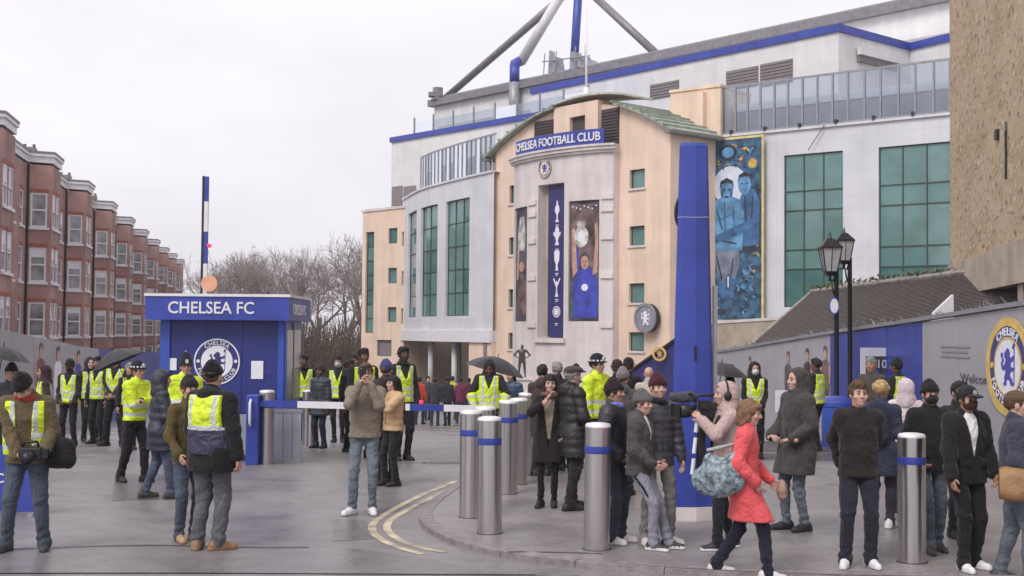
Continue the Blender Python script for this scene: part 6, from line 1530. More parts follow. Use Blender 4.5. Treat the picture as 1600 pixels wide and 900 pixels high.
    if hood == 'down': J.ell(neck-fw*.085-ut*.015, (.105, .07, .075), np.stack([rx, fw, ut], 1), 0, .03); J.cap(neck+rx*.07-fw*.02, neck-rx*.07-fw*.02, .05, .05, 0, .03)
    clips = [lambda G: hem-G[..., 2]]
    if hem < .78:      # the skirt of the coat follows the thighs
        for (hp_, k_, a_) in ((hpR, kR, aR), (hpL, kL, aL)):
            t_ = np.clip((hp_[2]-hem)/(hp_[2]-k_[2]), 0, 1.2); J.cap(hp_, hp_+(k_-hp_)*t_-Z*.03, .115+cp, .118+cp, 0, .05)
    if open_ is not None and lod < 2:
        wt, zl_ = open_w
        def wedge(G):
            xx = np.abs((G-pel)@rx); yy = (G-pel)@fw; zz = (G-pel)@ut
            return np.where(yy > .045, np.clip((zz-zl_)*wt/(.50-zl_), -.1, wt)-xx, -.1)
        clips.append(wedge)
    fo_ = folds(.008 if ckind != 'puff' else .005, seed+1, 1.15)
    def dsp(P):
        v = fo_(P)
        for e_ in (eR, eL):
            r_ = np.linalg.norm(P-e_, axis=-1); v = v+.0065*np.sin(r_*85+2*np.sin(P[..., 0]*20))*np.exp(-(r_/.11)**2)
        zz = (P-pel)@ut; return v+.005*np.sin(zz*48+3*np.sin(P[..., 0]*9+seed))*np.exp(-((zz-.06)/.09)**2)
    if ribs and lod < 2:
        f0 = dsp; fr_ = 2*math.pi/ribs if not isinstance(ribs, bool) else 2*math.pi/.085
        dsp = lambda P, f0=f0, fr_=fr_: f0(P)-.0085*np.abs(np.sin(((P-pel)@ut)*fr_/2))+.006
    cm = cloth(col, ckind)
    me = np_mesh('top', [J.mesh(vt, clips, dsp if lod < 2 else None)])
    nm = {'jacket': 'jacket', 'coat': 'coat', 'sweater': 'sweater', 'puffer': 'jacket'}[topk]
    link_mesh(nm, me, [cm], root)
    if open_ is not None and lod < 2:  # shirt front seen in the open jacket
        Of = Field(); g_ = -.022; Of.cap(LOW[0], LOW[1], rl+g_, rw+g_, 0, .04, (fw, 1.36)); Of.cap(pel+ut*.14, chest, rw+g_, rc_+g_, 0, .05, (fw, 1.46)); Of.cap(chest, pel+ut*.43, rc_+g_, .12*bw+cp*.6+g_, 0, .05, (fw, 1.38)); Of.cap(pel+ut*.44, neck-ut*.01, .075, .062, 0, .04)
        link_mesh('shirt', np_mesh('shirt', [Of.mesh(vt, [lambda G: .9-G[..., 2], lambda G: -(G-pel)@fw])]), [cloth(open_)], root)
    if lod < 2 and topk in ('jacket', 'coat', 'puffer') and not vest and open_ is None:      # zip or button line
        mb = MB(); pts = []
        for t_ in np.linspace(0.02, .44, 8):
            hw_ = np.interp(t_, [0, .16, .34, .43], [rl, rw, rc_, .12*bw+cp*.6])/np.interp(t_, [0, .16, .34, .43], [1.36, 1.40, 1.46, 1.38]); pts.append(pel+ut*t_+fw*(hw_+.004))
        mb.tube(pts, .006, 5); mb.build('zip', cloth(tuple(c*.45 for c in col)), root)
    if lod == 0 and topk in ('jacket', 'coat', 'puffer') and not (vest and not vest_open):      # pocket flaps
        for s in (-1, 1):
            z_ = .06; xx = .62*rw; yy = rw/1.38*math.sqrt(1-.62**2)+.012
            c_ = pel+ut*z_+rx*s*xx+fw*yy; a_ = _n(rx*s*.80-fw*.60)
            mb = MB(); mb.hexa([c_-a_*.06-ut*.028-fw*.012, c_+a_*.06-ut*.020-fw*.012, c_+a_*.06-ut*.020+fw*.006, c_-a_*.06-ut*.028+fw*.006, c_-a_*.06+ut*.02-fw*.012, c_+a_*.06+ut*.028-fw*.012, c_+a_*.06+ut*.028+fw*.006, c_-a_*.06+ut*.02+fw*.006])
            mb.build('pocket', cm, root)
    if lod == 0 and topk == 'sweater':      # ribbed waistband
        Rf = Field(); Rf.cap(LOW[0], LOW[1], rl+.006, rw+.006, 0, .04, (fw, 1.36)); zb0 = hem
        link_mesh('waistband', np_mesh('waistband', [Rf.mesh(vt, [lambda G: np.maximum(zb0-.012-G[..., 2], G[..., 2]-zb0-.045)], lambda P: .003*np.sin(np.arctan2((P-pel)@fw, (P-pel)@rx)*60))]), [cm], root)
    # ---- vest
    if vest:
        Vf = Field(); e = .019
        if hem < .78: e += .012
        Vf.cap(pel-np.array([0, 0, max(0, hz+.045-vhem)]), LOW[1], rl+e, rw+e, 0, .04, (fw, 1.36)); Vf.cap(pel+ut*.14, chest, rw+e, rc_+e, 0, .05, (fw, 1.46)); Vf.cap(chest, pel+ut*.435, rc_+e, .12*bw+cp*.6+e, 0, .05, (fw, 1.36))
        Vf.cap(shR-ut*.012, shL-ut*.012, .062+cp*.8+e, .062+cp*.8+e, 0, .05)
        if vest == 'police':
            for (s_, e_, w_) in ((shR, eR, wR), (shL, eL, wL)): Vf.cap(s_, e_, ar+.022, ar+.016, 0, .025); Vf.cap(e_, e_+(w_-e_)*.9, ar+.015, .062, 0, .02)
            Vf.cap(neck-ut*.03, neck+ut*.03, .082, .080, 0, .02)
        elif vest == 'cuffs':
            for (s_, e_, w_) in ((shR, eR, wR), (shL, eL, wL)): Vf.cap(e_+(w_-e_)*.25, e_+(w_-e_)*.98, ar+.016, .066, 0, .01)
        cl_ = [lambda G: vhem-G[..., 2]]
        if vest != 'police':
            def arms(G):
                xx = np.abs((G-pel)@rx); zz = (G-pel)@ut
                a_ = np.where(zz > .20, xx-.172*bw, -.1)
                return np.maximum(a_, ((G-pel)@ut)-.50) if vest != 'cuffs' else np.where(zz > .26, np.maximum(a_, -.1), -.1)
            cl_.append(arms)
            def vneck(G):
                xx = np.abs((G-pel)@rx); yy = (G-pel)@fw; zz = (G-pel)@ut
                wv = np.where(zz > .27, np.clip((zz-.27)*.36, 0.0, .075), -.1) if not vest_open else np.clip(.05+(zz+.1)*.06, .05, .10)
                return np.where(yy > 0.0, wv-xx, -.1)
            cl_.append(vneck); cl_.append(lambda G: ((G-neck)@ut)+.005 if True else None)
        me = np_mesh('vest', [Vf.mesh(vt*.85, cl_, folds(.010, seed+5, 1.1) if lod < 2 else None)])
        st_ = {'steward': 'steward', 'police': 'police', 'split': 'split', 'cuffs': 'steward'}[vest]
        vo = link_mesh('hi_vis_jacket' if vest == 'police' else 'hi_vis_vest', me, [vest_mat(st_, st_)], root)
    # ---- hair and headwear
    C0 = q(0, -.012, .032)
    def capfield(g, tagv=0, low=-.02, front=.05): pass
    def put(name, Fld, m, vs, clips=(), disp=None): 
        T3 = Fld.mesh(vs, clips, disp); me = np_mesh(name, [T3 if name in ('scarf', 'backpack_part') else big(T3)])
        return link_mesh(name, me, m if isinstance(m, list) else [m], root)
    hd = lambda G: ((G-hc)@hx, (G-hc)@hf, (G-hc)@hu)
    if not hood or hood == 'down':
        if hairstyle != 'bald' and not (hat and hairstyle == 'short' and lod == 2):
            Hh = Field(); th_ = .012 if hairstyle in ('short', 'crop') else .015
            Hh.ell(q(0, -.018, .036), (.077+th_, .098+th_, .090+th_), Rh, 0, .01)
            if hairstyle == 'short': Hh.ell(q(0, .03, .105), (.06, .06, .03), Rh, 0, .03)
            if hairstyle == 'curly':
                rs = np.random.RandomState(seed)
                for k in range(26):
                    v = rs.normal(size=3); v /= np.linalg.norm(v); v[2] = abs(v[2])*.9-.15; Hh.ell(q(v[0]*.085, -.018+v[1]*.10, .045+v[2]*.095), (.028, .028, .026), Rh, 0, .006)
            if hairstyle in ('bob', 'long'):
                L_ = -.095 if hairstyle == 'bob' else -.24
                for s in (-1, 1): Hh.cap(q(s*.066, -.015, .03), q(s*.070, -.005, L_+.03), .028, .024, 0, .03)
                Hh.cap(q(0, -.075, .03), q(0, -.075, L_), .062, .055, 0, .04); Hh.cap(q(-.04, -.07, 0), q(-.045, -.06, L_), .045, .045, 0, .04); Hh.cap(q(.04, -.07, 0), q(.045, -.06, L_), .045, .045, 0, .04)
                if hairstyle == 'bob': Hh.cap(q(-.045, .06, .078), q(.045, .062, .075), .022, .022, 0, .02)
            if hairstyle == 'bun': Hh.ell(q(0, -.12, .05), (.045, .045, .045), Rh, 0, .02)
            def hl(G):
                x, y, z = hd(G); z = z+.006*np.sin(np.arctan2(y, x)*13+seed)+.004*np.sin(np.arctan2(y, x)*29)
                lim = np.where(y > .02, .048 if hairstyle not in ('bob',) else .042, np.where(y > -.03, -.005 if hairstyle in ('short', 'crop', 'curly', 'bun') else -.3, -.075 if hairstyle in ('short', 'crop', 'curly', 'bun') else -.3))
                lim = np.where((np.abs(x) > .058) & (y > -.03) & (y < .045), np.minimum(lim, -.012 if hairstyle in ('short', 'crop', 'curly', 'bun') else -.3), lim)
                return lim-z
            put('hair', Hh, hm, vh*1.05, [hl]+([lambda G: hd(G)[2]-.05] if hat else []), folds(.009, seed+2, 3.6) if lod < 2 else None)
    hcm = cloth(hat_col)
    if hat == 'beanie':
        Hb = Field(); Hb.ell(q(0, -.016, .046), (.092, .112, .098), Rh, 0, .01); Hb.cap(q(-.0, -.02, .05), q(0, -.03, .115), .07, .055, 0, .03)
        fold = Field(); 
        def bl(G): x, y, z = hd(G); return (.038+np.clip(-y, 0, .1)*-.45)-z
        put('beanie', Hb, hcm, vh*1.1, [bl], (lambda P: .0022*np.sin(np.arctan2((P-hc)@hf, (P-hc)@hx)*30)) if lod == 0 else None)
        Hb = Field(); Hb.ell(q(0, -.016, .046), (.097, .117, .098), Rh, 0, .01)
        def bf(G): x, y, z = hd(G); l = .034+np.clip(-y, 0, .1)*-.45; return np.maximum(l-z, z-l-.042)
        put('beanie_fold', Hb, hcm, vh*1.1, [bf])
    elif hat == 'cap':
        Hb = Field(); Hb.ell(q(0, -.014, .050), (.089, .110, .088), Rh, 0, .01)
        put('cap', Hb, hcm, vh*1.1, [lambda G: .040-hd(G)[2]]); Hb = Field(); Hb.ell(q(0, .115, .050), (.072, .075, .016), Rh, 0, .01); put('cap_peak', Hb, hcm, vh)
        if badge: mb = MB(); c = qb(0, .096, .082); mb.prism(blob(0, 0, .022, .022, 10), lambda a, b, d: c+hx*a+hu*b+hf*d, 0, .008); mb.build('badge', cloth(badge), root)
    elif hat == 'flatcap':
        Hb = Field(); Hb.ell(q(0, .005, .075), (.097, .125, .045), Rh, 0, .02); Hb.ell(q(0, -.02, .05), (.088, .105, .07), Rh, 0, .02); Hb.ell(q(0, .125, .052), (.065, .05, .014), Rh, 0, .015)
        put('flat_cap', Hb, hcm, vh*1.1, [lambda G: .035-hd(G)[2]])
    elif hat in ('helmet', 'bowler', 'peaked'):
        Hb = Field()
        if hat == 'helmet': Hb.ell(q(0, -.012, .075), (.095, .115, .10), Rh, 0, .02); Hb.ell(q(0, -.012, .16), (.06, .075, .07), Rh, 0, .03); Hb.cap(q(0, -.012, .21), q(0, -.012, .235), .014, .012, 1, .01)
        elif hat == 'bowler': Hb.ell(q(0, -.012, .075), (.092, .11, .095), Rh, 0, .02)
        else: Hb.ell(q(0, -.01, .055), (.092, .112, .05), Rh, 0, .01); Hb.ell(q(0, .0, .10), (.125, .14, .026), Rh, 0, .02)
        put({'helmet': 'police_helmet', 'bowler': 'bowler_hat', 'peaked': 'peaked_cap'}[hat], Hb, [hcm, MATS['poster_silver_print']], vh*1.1, [lambda G: .042-hd(G)[2]])
        Hb = Field()
        if hat == 'peaked': Hb.ell(q(0, .10, .040), (.075, .06, .012), Rh, 0, .01)
        else: Hb.ell(q(0, -.005, .045), (.128, .148, .016), Rh, 0, .01)
        put('hat_brim', Hb, hcm, vh)
        if vest == 'police': mb = MB(); c = qb(0, .108 if hat != 'peaked' else .112, .085 if hat != 'peaked' else .07); mb.prism(blob(0, 0, .026, .034, 10), lambda a, b, d: c+hx*a+hu*b+hf*d, -.012, .012); mb.build('badge', MATS['poster_silver_print'], root)
        if hat != 'helmet' and vest == 'police':      # chequered band
            mb = MB()
            for k in range(0, 24, 2):
                a0, a1 = 2*math.pi*k/24, 2*math.pi*(k+1)/24; rr_ = lambda a, z, o: qb(math.cos(a)*(.094+o), -.012+math.sin(a)*(.114+o), z)
                mb.hexa([rr_(a0, .052, -.005), rr_(a1, .052, -.005), rr_(a1, .052, .004), rr_(a0, .052, .004), rr_(a0, .075, -.005), rr_(a1, .075, -.005), rr_(a1, .075, .004), rr_(a0, .075, .004)])
            o = mb.build('chequered_band', M_PAPER, root); o['kind'] = 'stuff'
    if hood in ('up', 'open'):
        Hb = Field(); Hb.ell(q(0, -.03, .030), (.108, .130, .122), Rh, 0, .02); Hb.cap(q(0, -.05, -.04), neck-fw*.05-ut*.02, .10, .10, 0, .05); Hb.cap(neck+rx*.05, neck-rx*.05, .085, .085, 0, .05)
        Hb.ell(q(0, .085, -.005), (.075, .09, .095), Rh, 0, .02, sub=True)
        put('hood', Hb, cm if hood == 'up' else cm, vh*1.2, [], folds(.006, seed+3, 1.5))
    if mask is not None:
        Hm = Field(); Hm.ell(q(0, .034, -.042), (.068, .080, .066), Rh, 0, .01); Hm.cap(q(0, .100, -.008), q(0, .108, -.045), .022, .024, 0, .03)
        put('face_mask', Hm, cloth(mask), vh*.95, [lambda G: np.maximum(-.105-hd(G)[2], hd(G)[2]-.003), lambda G: .012-hd(G)[1]])
    if scarf is not None:
        Hs = Field()
        for k in range(10):
            a0, a1 = 2*math.pi*k/10, 2*math.pi*(k+1)/10; pt_ = lambda a: neck+ut*(.012+.010*math.sin(a*2))+rx*.082*math.cos(a)+fw*(.085*math.sin(a)+.005)
            Hs.cap(pt_(a0), pt_(a1), .028, .028, 0, .02)
        put('scarf', Hs, cloth(scarf), vt*.8, [], folds(.008, seed+8, 1.6))
    if phones:
        Hp = Field()
        for k in range(12):
            a0, a1 = math.pi*k/12, math.pi*(k+1)/12; pt_ = lambda a: q(.112*math.cos(a), -.01, .0+.145*math.sin(a)); Hp.cap(pt_(a0), pt_(a1), .012, .012, 0, .004)
        for s in (-1, 1): Hp.ell(q(s*.112, -.005, -.01), (.026, .042, .05), Rh, 0, .01)
        put('headphones', Hp, cloth((.02, .015, .015), 'leather'), vh)
    if pack is not None:
        Kf = Field(); bk = chest-fw*(.155+cp); Kf.cap(bk-ut*.18, bk+ut*.12, .14, .12, 0, .03, (fw, 1.6)); Kf.ell(bk-fw*.06-ut*.12, (.10, .05, .09), np.stack([rx, fw, ut], 1), 0, .03)
        po = put('backpack_part', Kf, cloth(pack), vt); po.name = 'backpack'
    if strap is not None:
        a_, b_, c_s = strap; mb = MB(); 
        sgn = a_; pts = []
        for t_ in np.linspace(0, 1, 9):
            xx = sgn*(.13-.30*t_); zz = .455-.43*t_; dpt = math.sqrt(max(.02, 1-(xx/(.19*bw+cp))**2))*(.122*bw+cp*.8)+.012
            pts.append(pel+ut*zz+rx*xx+fw*dpt*b_)
        mb.tube(pts, .016, 5); mb.build('strap', cloth(c_s), root)
    def world(p): p = np.asarray(p)*sc; c, s = math.cos(th), math.sin(th); return np.array([P0[0]+c*p[0]-s*p[1], P0[1]+s*p[0]+c*p[1], P0[2]+p[2]])
    return dict(root=root, world=world, wR=wR, wL=wL, dR=dR, dL=dL, hc=hc, hf=hf, hx=hx, hu=hu, th=th, sc=sc, shR=shR, shL=shL, pel=pel, fw=fw, rx=rx, ut=ut, neck=neck, chest=chest)
# ------------------------------------------------------------------ people and what they carry
BLK = (.022, .021, .024); NVY = (.03, .035, .07); DKG = (.065, .065, .075); CHR = (.045, .043, .048); JEAN = (.075, .10, .14); DJEAN = (.045, .06, .095); GREYT = (.26, .255, .265); WHT = (.72, .70, .72)
OLIVE = (.12, .09, .05); TAN = (.50, .33, .17); MAR = (.055, .012, .02)
STW = 'stewards in hi-vis vests'; POL = 'police officers in hi-vis jackets'; CRO = 'distant crowd by the entrance'
POCK = ((.23, .10, .93, -.3, .3, -1), (-.23, .10, .93, .3, .3, -1))
HIPS = ((.20, .14, .96, -.6, .4, -.5), (-.20, .14, .96, .6, .4, -.5))
def prop(name, label, cat, p, rz=0.0, group=None): return thing(name, label, cat, tuple(p), rz, group)
def umbrella(label, tip, tilt, az, rad=.52, handle=None):
    t = prop('umbrella', label, 'umbrella', tip, az, 'black umbrellas'); t.rotation_euler = (0, tilt, az); n = 8
    for k in range(n):
        a0, a1 = 2*math.pi*k/n, 2*math.pi*(k+1)/n; mb = MB(); L_ = 5; g = []
        for i in range(L_+1):
            r = rad*i/L_; z = -.24*(i/L_)**2*rad/.52; row = []
            for j in range(4):
                f = j/3; a = a0+(a1-a0)*f; sg = 1-.06*math.sin(math.pi*f)*(i/L_); row.append((r*sg*math.cos(a), r*sg*math.sin(a), z-.012*math.sin(math.pi*f)*(i/L_)))
            g.append(row)
        for i in range(L_):
            for j in range(3): mb.poly([g[i][j], g[i][j+1], g[i+1][j+1], g[i+1][j]])
        mb.build('canopy_panel', cloth((.03, .028, .032), 'puff'), t, smooth=True)
        mb = MB(); mb.tube([(0, 0, -.02)]+[(rad*f*math.cos(a0), rad*f*math.sin(a0), -.24*f*f*rad/.52-.008) for f in (.33, .66, 1)], .004, 4); mb.build('rib', M_BLACK, t)
    mb = MB(); mb.tube([(0, 0, .07), (0, 0, 0)], [.004, .012], 6); mb.tube([(0, 0, 0), (0, 0, -.75)], .008, 6); mb.build('shaft', M_BLACK, t); mb = MB(); mb.tube([(0, 0, -.70), (0, 0, -.80), (.02, 0, -.84), (.06, 0, -.84), (.07, 0, -.80)], .014, 6); mb.build('handle', M_BLACK, t, smooth=True)
    return t
def phone(P, hand, label):
    c = P['world'](P[hand]+P['d'+hand[1]]*.10+P['fw']*.02); t = prop('mobile_phone', label, 'phone', c, P['th'])
    mb = MB(); mb.box(-.038, .038, -.005, .005, -.04, .11); bevel(mb.build('phone_body', M_BLACK, t), .004); mb = MB(); mb.box(-.034, .034, -.0075, -.0055, -.032, .10); mb.build('screen', MATS['kiosk_window'], t)
    mb = MB(); mb.lathe([(.008, 0), (.008, .003)], 10, (.022, 0, 0)); o = mb.build('lens', M_STEELG, t); o.rotation_euler = (R(-90), 0, 0); o.location = (0, .005, .085)
    return t
# --- left foreground
p = person('photographer in dark beanie, olive jacket and open hi-vis vest, looking down at his camera', 40, 860, top=580, face=8, hat='beanie', hat_col=(.02, .016, .018), skin_='pink', hair='grey', scarf=(.34, .04, .035), col=OLIVE, hem=.84, puff=.03, build=1.12,
           vest='steward', vest_open=True, vhem=.92, tro=(.07, .085, .115), tkind='denim', tfat=1.12, shoe=(.035, .04, .05), boots=True, feet=((.17, .03, 12), (-.17, .0, -10)), hands=((.04, .30, .90, -.8, .4, -.3), (-.20, .28, .98, .4, .6, 0)), lean=10, hpitch=44, hyaw=12, hint=((.35, -.8, -.3), (-.35, -.8, -.3)))
c = p['world']((-.10, .37, .95)); t = prop('camera', 'black video camera held at the waist by the photographer in the dark beanie', 'camera', c, p['th'])
mb = MB(); mb.box(-.11, .09, -.07, .07, -.06, .07); bevel(mb.build('camera_body', cloth((.02, .02, .022), 'leather'), t), .015); mb = MB(); mb.tube([(-.02, .06, 0), (-.02, .22, -.02)], [.048, .055], 14); mb.build('lens', M_BLACK, t, smooth=True)
mb = MB(); mb.tube([(-.08, 0, .06), (-.07, .02, .12), (.05, .02, .12), (.06, 0, .06)], .014, 6); mb.build('handle', M_BLACK, t, smooth=True); mb = MB(); mb.box(-.17, -.11, -.03, .05, -.03, .05); mb.build('viewfinder', M_BLACK, t); mb = MB(); mb.lathe([(.011, 0), (.011, .004)], 10, (.06, .0, .07)); mb.build('dial', M_STEELG, t)
def soft_bag(label, P, loc, size, col, flap=None, lod=.014, name='shoulder_bag', tilt=0, kind='w', pat=None, pouch=False):
    c = P['world'](loc); t = prop(name, label, 'bag', c, P['th']+tilt); w2, d2, h2 = size
    Bf = Field(); Bf.cap((-w2*.6, 0, -h2*.35), (w2*.6, 0, -h2*.35), h2*.55, h2*.55, 0, .05, (np.array([0, 1.0, 0]), h2*.55/d2)); Bf.cap((-w2*.5, 0, h2*.25), (w2*.5, 0, h2*.25), h2*.55, h2*.55, 0, .05, (np.array([0, 1.0, 0]), h2*.55/(d2*.75)))
    if pouch:
        Bf = Field(); Bf.ell((0, -.02, -h2*.35), (w2, d2, h2*.62), None, 0, .05); Bf.cap((0, d2*.1, -h2*.1), (0, d2*.75, h2*.7), w2*.75, w2*.35, 0, .08); Bf.cap((0, -d2*.1, -h2*.1), (0, -d2*.45, h2*.35), w2*.75, w2*.4, 0, .08)
    link_mesh('bag_body', np_mesh('bag_body', [Bf.mesh(lod, disp=folds(.010, 77+len(label), 1.3))]), [pat or cloth(col, kind)], t)
    if flap is not None:
        Ff = Field(); Ff.cap((-w2*.6, d2*.22, h2*.35), (w2*.6, d2*.22, h2*.35), h2*.5, h2*.5, 0, .03, (np.array([0, 1.0, 0]), h2*.5/(d2*.92))); link_mesh('flap', np_mesh('flap', [Ff.mesh(lod, [lambda G: -h2*.12-G[..., 2]], folds(.006, 5))]), [cloth(flap, kind)], t)
    return t
t = soft_bag('black padded camera bag hanging at the left hip of the photographer', p, (-.31, .10, .95), (.105, .09, .175), (.018, .017, .018))
p = person('man in dark coat under a black umbrella behind the photographer', 14, depth=17.5, top=566, face=15, hat='beanie', col=DKG, tro=BLK, hands=((.2, .28, 1.30, 0, .2, 1), (-.24, .05, .83)), lod=MID)
umbrella('black umbrella at the left edge behind the photographer', Dp(6, 541, 17.2), R(8), .3, .36)
person('hooded steward in dark hood and vest, half hidden behind the photographer', 66, depth=21.5, top=568, face=-60, hood='up', col=(.05, .03, .035), vest='steward', tro=BLK, hands=POCK, group=STW, skin_='tan')
person('steward with dark face mask and black hat, standing square to the camera', 107, 698, top=556, face=-4, hat='bowler', hat_col=BLK, mask=(.06, .025, .022), skin_='brown', vest='steward', tro=BLK, feet=((.12, .02, 10), (-.12, 0, -10)), hands=((.16, .16, .92, -.7, .5, -.4), (-.16, .16, .92, .7, .5, -.4)), group=STW, puff=.02, tfat=1.1)
person('steward with a pale pink hood up behind the masked steward', 138, 690, top=556, face=35, hood='up', col=(.035, .033, .04), skin_='pink', vest='steward', tro=BLK, group=STW, feet=((.10, .0, 12), (-.13, .08, -8)))
p = person('steward looking down, hands folded, beneath a slanting black umbrella', 180, 697, top=552, face=-6, hat='beanie', hat_col=(.04, .03, .05), skin_='pink', vest='steward', tro=BLK, feet=((.17, .03, 30), (-.14, 0, -12)), hands=((.06, .2, .96, -.8, .4, -.3), (-.04, .22, .95, .8, .4, -.3)), hpitch=22, group=STW, tfat=1.12)
umbrella('black umbrella slanting beside the steward with folded hands', Dp(176, 548, 23.6), R(-24), .1, .5)
person('police officer in cap with arms folded, leaning beside the long puffer coat', 208, 753, top=556, face=62, hat='bowler', hat_col=(.02, .02, .035), skin_='fair', vest='police', col=(.03, .03, .035), tro=(.018, .015, .02), feet=((.10, -.16, 20), (-.1, .12, 0)), hands=((-.10, .22, 1.14, -.9, .2, .1), (.10, .24, 1.20, .9, .2, .1)), lean=4, group=POL, hint=((.9, -.2, -.5), (-.9, -.2, -.5)), tfat=1.05)
person('person in hooded long navy puffer coat and blue jeans walking right', 246, 779, top=574, face=112, hood='up', topk='puffer', col=(.024, .027, .045), ckind='puff', hem=.66, puff=.03, ribs=.11, tro=(.075, .09, .14), tkind='denim', shoe=(.05, .035, .03), feet=((.09, .16, 0), (-.09, -.16, 0, .01)), hands=((.25, .16, .90), (-.25, .0, .85)), lean=3)
person('police officer wearing a tall custodian helmet behind the dark hooded coat', 287, depth=18.6, top=545, face=22, hat='helmet', hat_col=(.018, .018, .03), skin_='fair', vest='police', tro=BLK, group=POL, hands=((.1, .22, 1.05, -.8, .4, 0), (-.1, .22, 1.08, .8, .4, 0)))
person('man in olive jacket and blue jeans hidden behind the yellow and navy vest', 291, 845, top=585, face=40, hat='beanie', hat_col=BLK, col=(.10, .075, .03), tro=(.075, .09, .13), tkind='denim', shoe=(.42, .27, .15), boots=True, hands=((.2, .2, .95), (-.2, .16, .9)))
p = person('steward seen from behind in black beanie and yellow vest with navy skirt', 327, 859, top=562, face=158, hat='beanie', hat_col=(.012, .010, .012), hood='down', topk='coat', col=(.018, .018, .02), hem=.74, puff=.035, build=1.12, vest='split', vhem=.90, tro=(.10, .105, .115), tkind='denim', tfat=1.16, shoe=(.26, .14, .075), boots=True, feet=((.09, .0, 42), (-.10, -.06, -25)), hands=((.30, .02, .82), (-.22, .2, .95)), group=STW)
person('steward partly hidden behind the shoulder of the officer in the cap', 200, depth=24.8, top=566, face=30, hairstyle='short', hair='grey', skin_='fair', vest='steward', tro=BLK, group=STW)
person('steward in the back row between the pale pink hood and the slanting umbrella', 152, depth=27, top=556, face=-20, hairstyle='short', hair='black', skin_='tan', vest='steward', tro=BLK, group=STW)
# --- middle ground
person('steward by the steel bollard left of the boom, hands low, head turned', 473, 691, top=553, face=18, hyaw=30, hairstyle='short', hair='black', skin_='brown', vest='steward', tro=BLK, group=STW, scarf=BLK, feet=((.08, .02, 8), (-.09, 0, -5)))
person('steward in pale face mask standing behind the boom', 527, 691, top=555, face=0, hairstyle='short', hair='black', skin_='tan', mask=(.45, .47, .52), vest='steward', tro=BLK, tfat=.85, group=STW, feet=((.06, .02, 8), (-.10, 0, -8)))
person('person in dark padded jacket between the two stewards behind the boom', 500, depth=26.0, top=570, face=-30, hairstyle='short', hair='black', skin_='brown', topk='puffer', col=(.035, .04, .055), ckind='puff', ribs=True, puff=.03, tro=(.03, .035, .06), hem=.7)
person('tall steward with dark beard behind the man filming', 566, depth=22.5, top=543, face=25, hairstyle='short', hair='black', skin_='brown', vest='steward', tro=BLK, group=STW)
p = person('man in khaki sweatshirt and blue jeans filming with a raised phone', 568, 803, top=566, face=6, topk='sweater', col=(.23, .195, .15), puff=.018, hem=.90, collar=False, skin_='pink', hair='brown', tro=(.15, .175, .205), tkind='denim', tfat=.92, shoe=(.72, .70, .74), sole=WHT, feet=((.13, .03, 35), (-.10, .02, -8)), hands=((.06, .26, 1.52, -.35, .1, .9), (-.06, .26, 1.50, .35, .1, .9)), hint=((.42, .1, -.9), (-.42, .1, -.9)), hyaw=-6, hpitch=4, curl=.9)
phone(p, 'wR', 'black phone raised to the face of the man in khaki sweatshirt')
p = person('woman in short tan padded jacket and black leggings holding up a phone', 613, 759, top=585, face=-52, topk='puffer', col=(.52, .34, .18), ckind='puff', ribs=.10, puff=.04, hem=.88, skin_='pink', hair='black', hairstyle='long', tro=BLK, tfat=1.0, shoe=BLK, boots=True, feet=((.10, .08, 0), (-.08, -.02, 0)), hands=((.10, .34, 1.36, -.2, .4, .8), (-.04, .34, 1.40, .2, .4, .8)), hint=((.6, -.1, -.8), (-.6, -.1, -.8)), curl=.9)
phone(p, 'wR', 'phone held up by the woman in the tan padded jacket')
person('person in blue beanie and dark coat between the filming pair', 601, 757, top=560, face=170, hat='beanie', hat_col=(.05, .06, .16), col=(.05, .03, .04), hem=.7, tro=BLK, hood='down', skin_='fair', feet=((.09, .02, 8), (-.1, 0, -8)))
person('steward turned to the right behind the woman in tan', 628, depth=22.0, top=540, face=30, hairstyle='short', hair='black', skin_='dark', vest='steward', tro=BLK, group=STW, scarf=BLK)
p = person('steward looking down under a black umbrella, in the gap above the row of bollards', 763, depth=22.4, top=562, face=0, hairstyle='short', hair='black', skin_='brown', hood='up', col=(.03, .03, .035), vest='cuffs', tro=BLK, hpitch=28, hands=((.25, .12, .93, -.4, .4, -.8), (-.25, .12, .93, .4, .4, -.8)), hint=((1, -.2, -.1), (-1, -.2, -.1)), puff=.03, build=1.08, group=STW)
umbrella('black umbrella behind the shoulder of the steward above the bollards', Dp(778, 558, 23.0), R(14), 0.0, .54)
person('crouched person in blue padded jacket beside the umbrella steward', 803, depth=25, h=1.62, face=-30, hairstyle='bob', hair='black', topk='puffer', ckind='puff', col=(.05, .07, .14), ribs=True, puff=.03, tro=BLK, lean=14)
person('man in dark coat seen from behind, left of the woman drinking', 846, depth=18.6, top=566, face=172, pave=True, hair='black', hairstyle='short', hood='down', topk='coat', col=(.06, .045, .045), hem=.62, tro=BLK)
person('grey-haired man in dark coat seen from behind, next to the statue', 870, depth=19.3, top=564, face=195, pave=True, hair='grey', hairstyle='short', topk='coat', col=(.035, .03, .033), hem=.62, tro=BLK)
p = person('woman in open black coat and patterned scarf holding a cup to her mouth', 858, 792, top=583, face=-8, pave=True, hair='black', hairstyle='long', skin_='pink', topk='coat', col=(.02, .017, .018), hem=.60, open_=(.28, .23, .18), open_w=(.085, -.2), scarf=(.16, .09, .07), tro=(.02, .018, .02), tfat=.72, shoe=BLK, feet=((.11, .05, 10), (-.06, -.04, -5)), hands=((.02, .20, 1.42, -.4, -.1, .8), (-.22, .14, .98)), hint=((.9, .1, -.7), (-.5, -.8, -.2)), hyaw=-10)
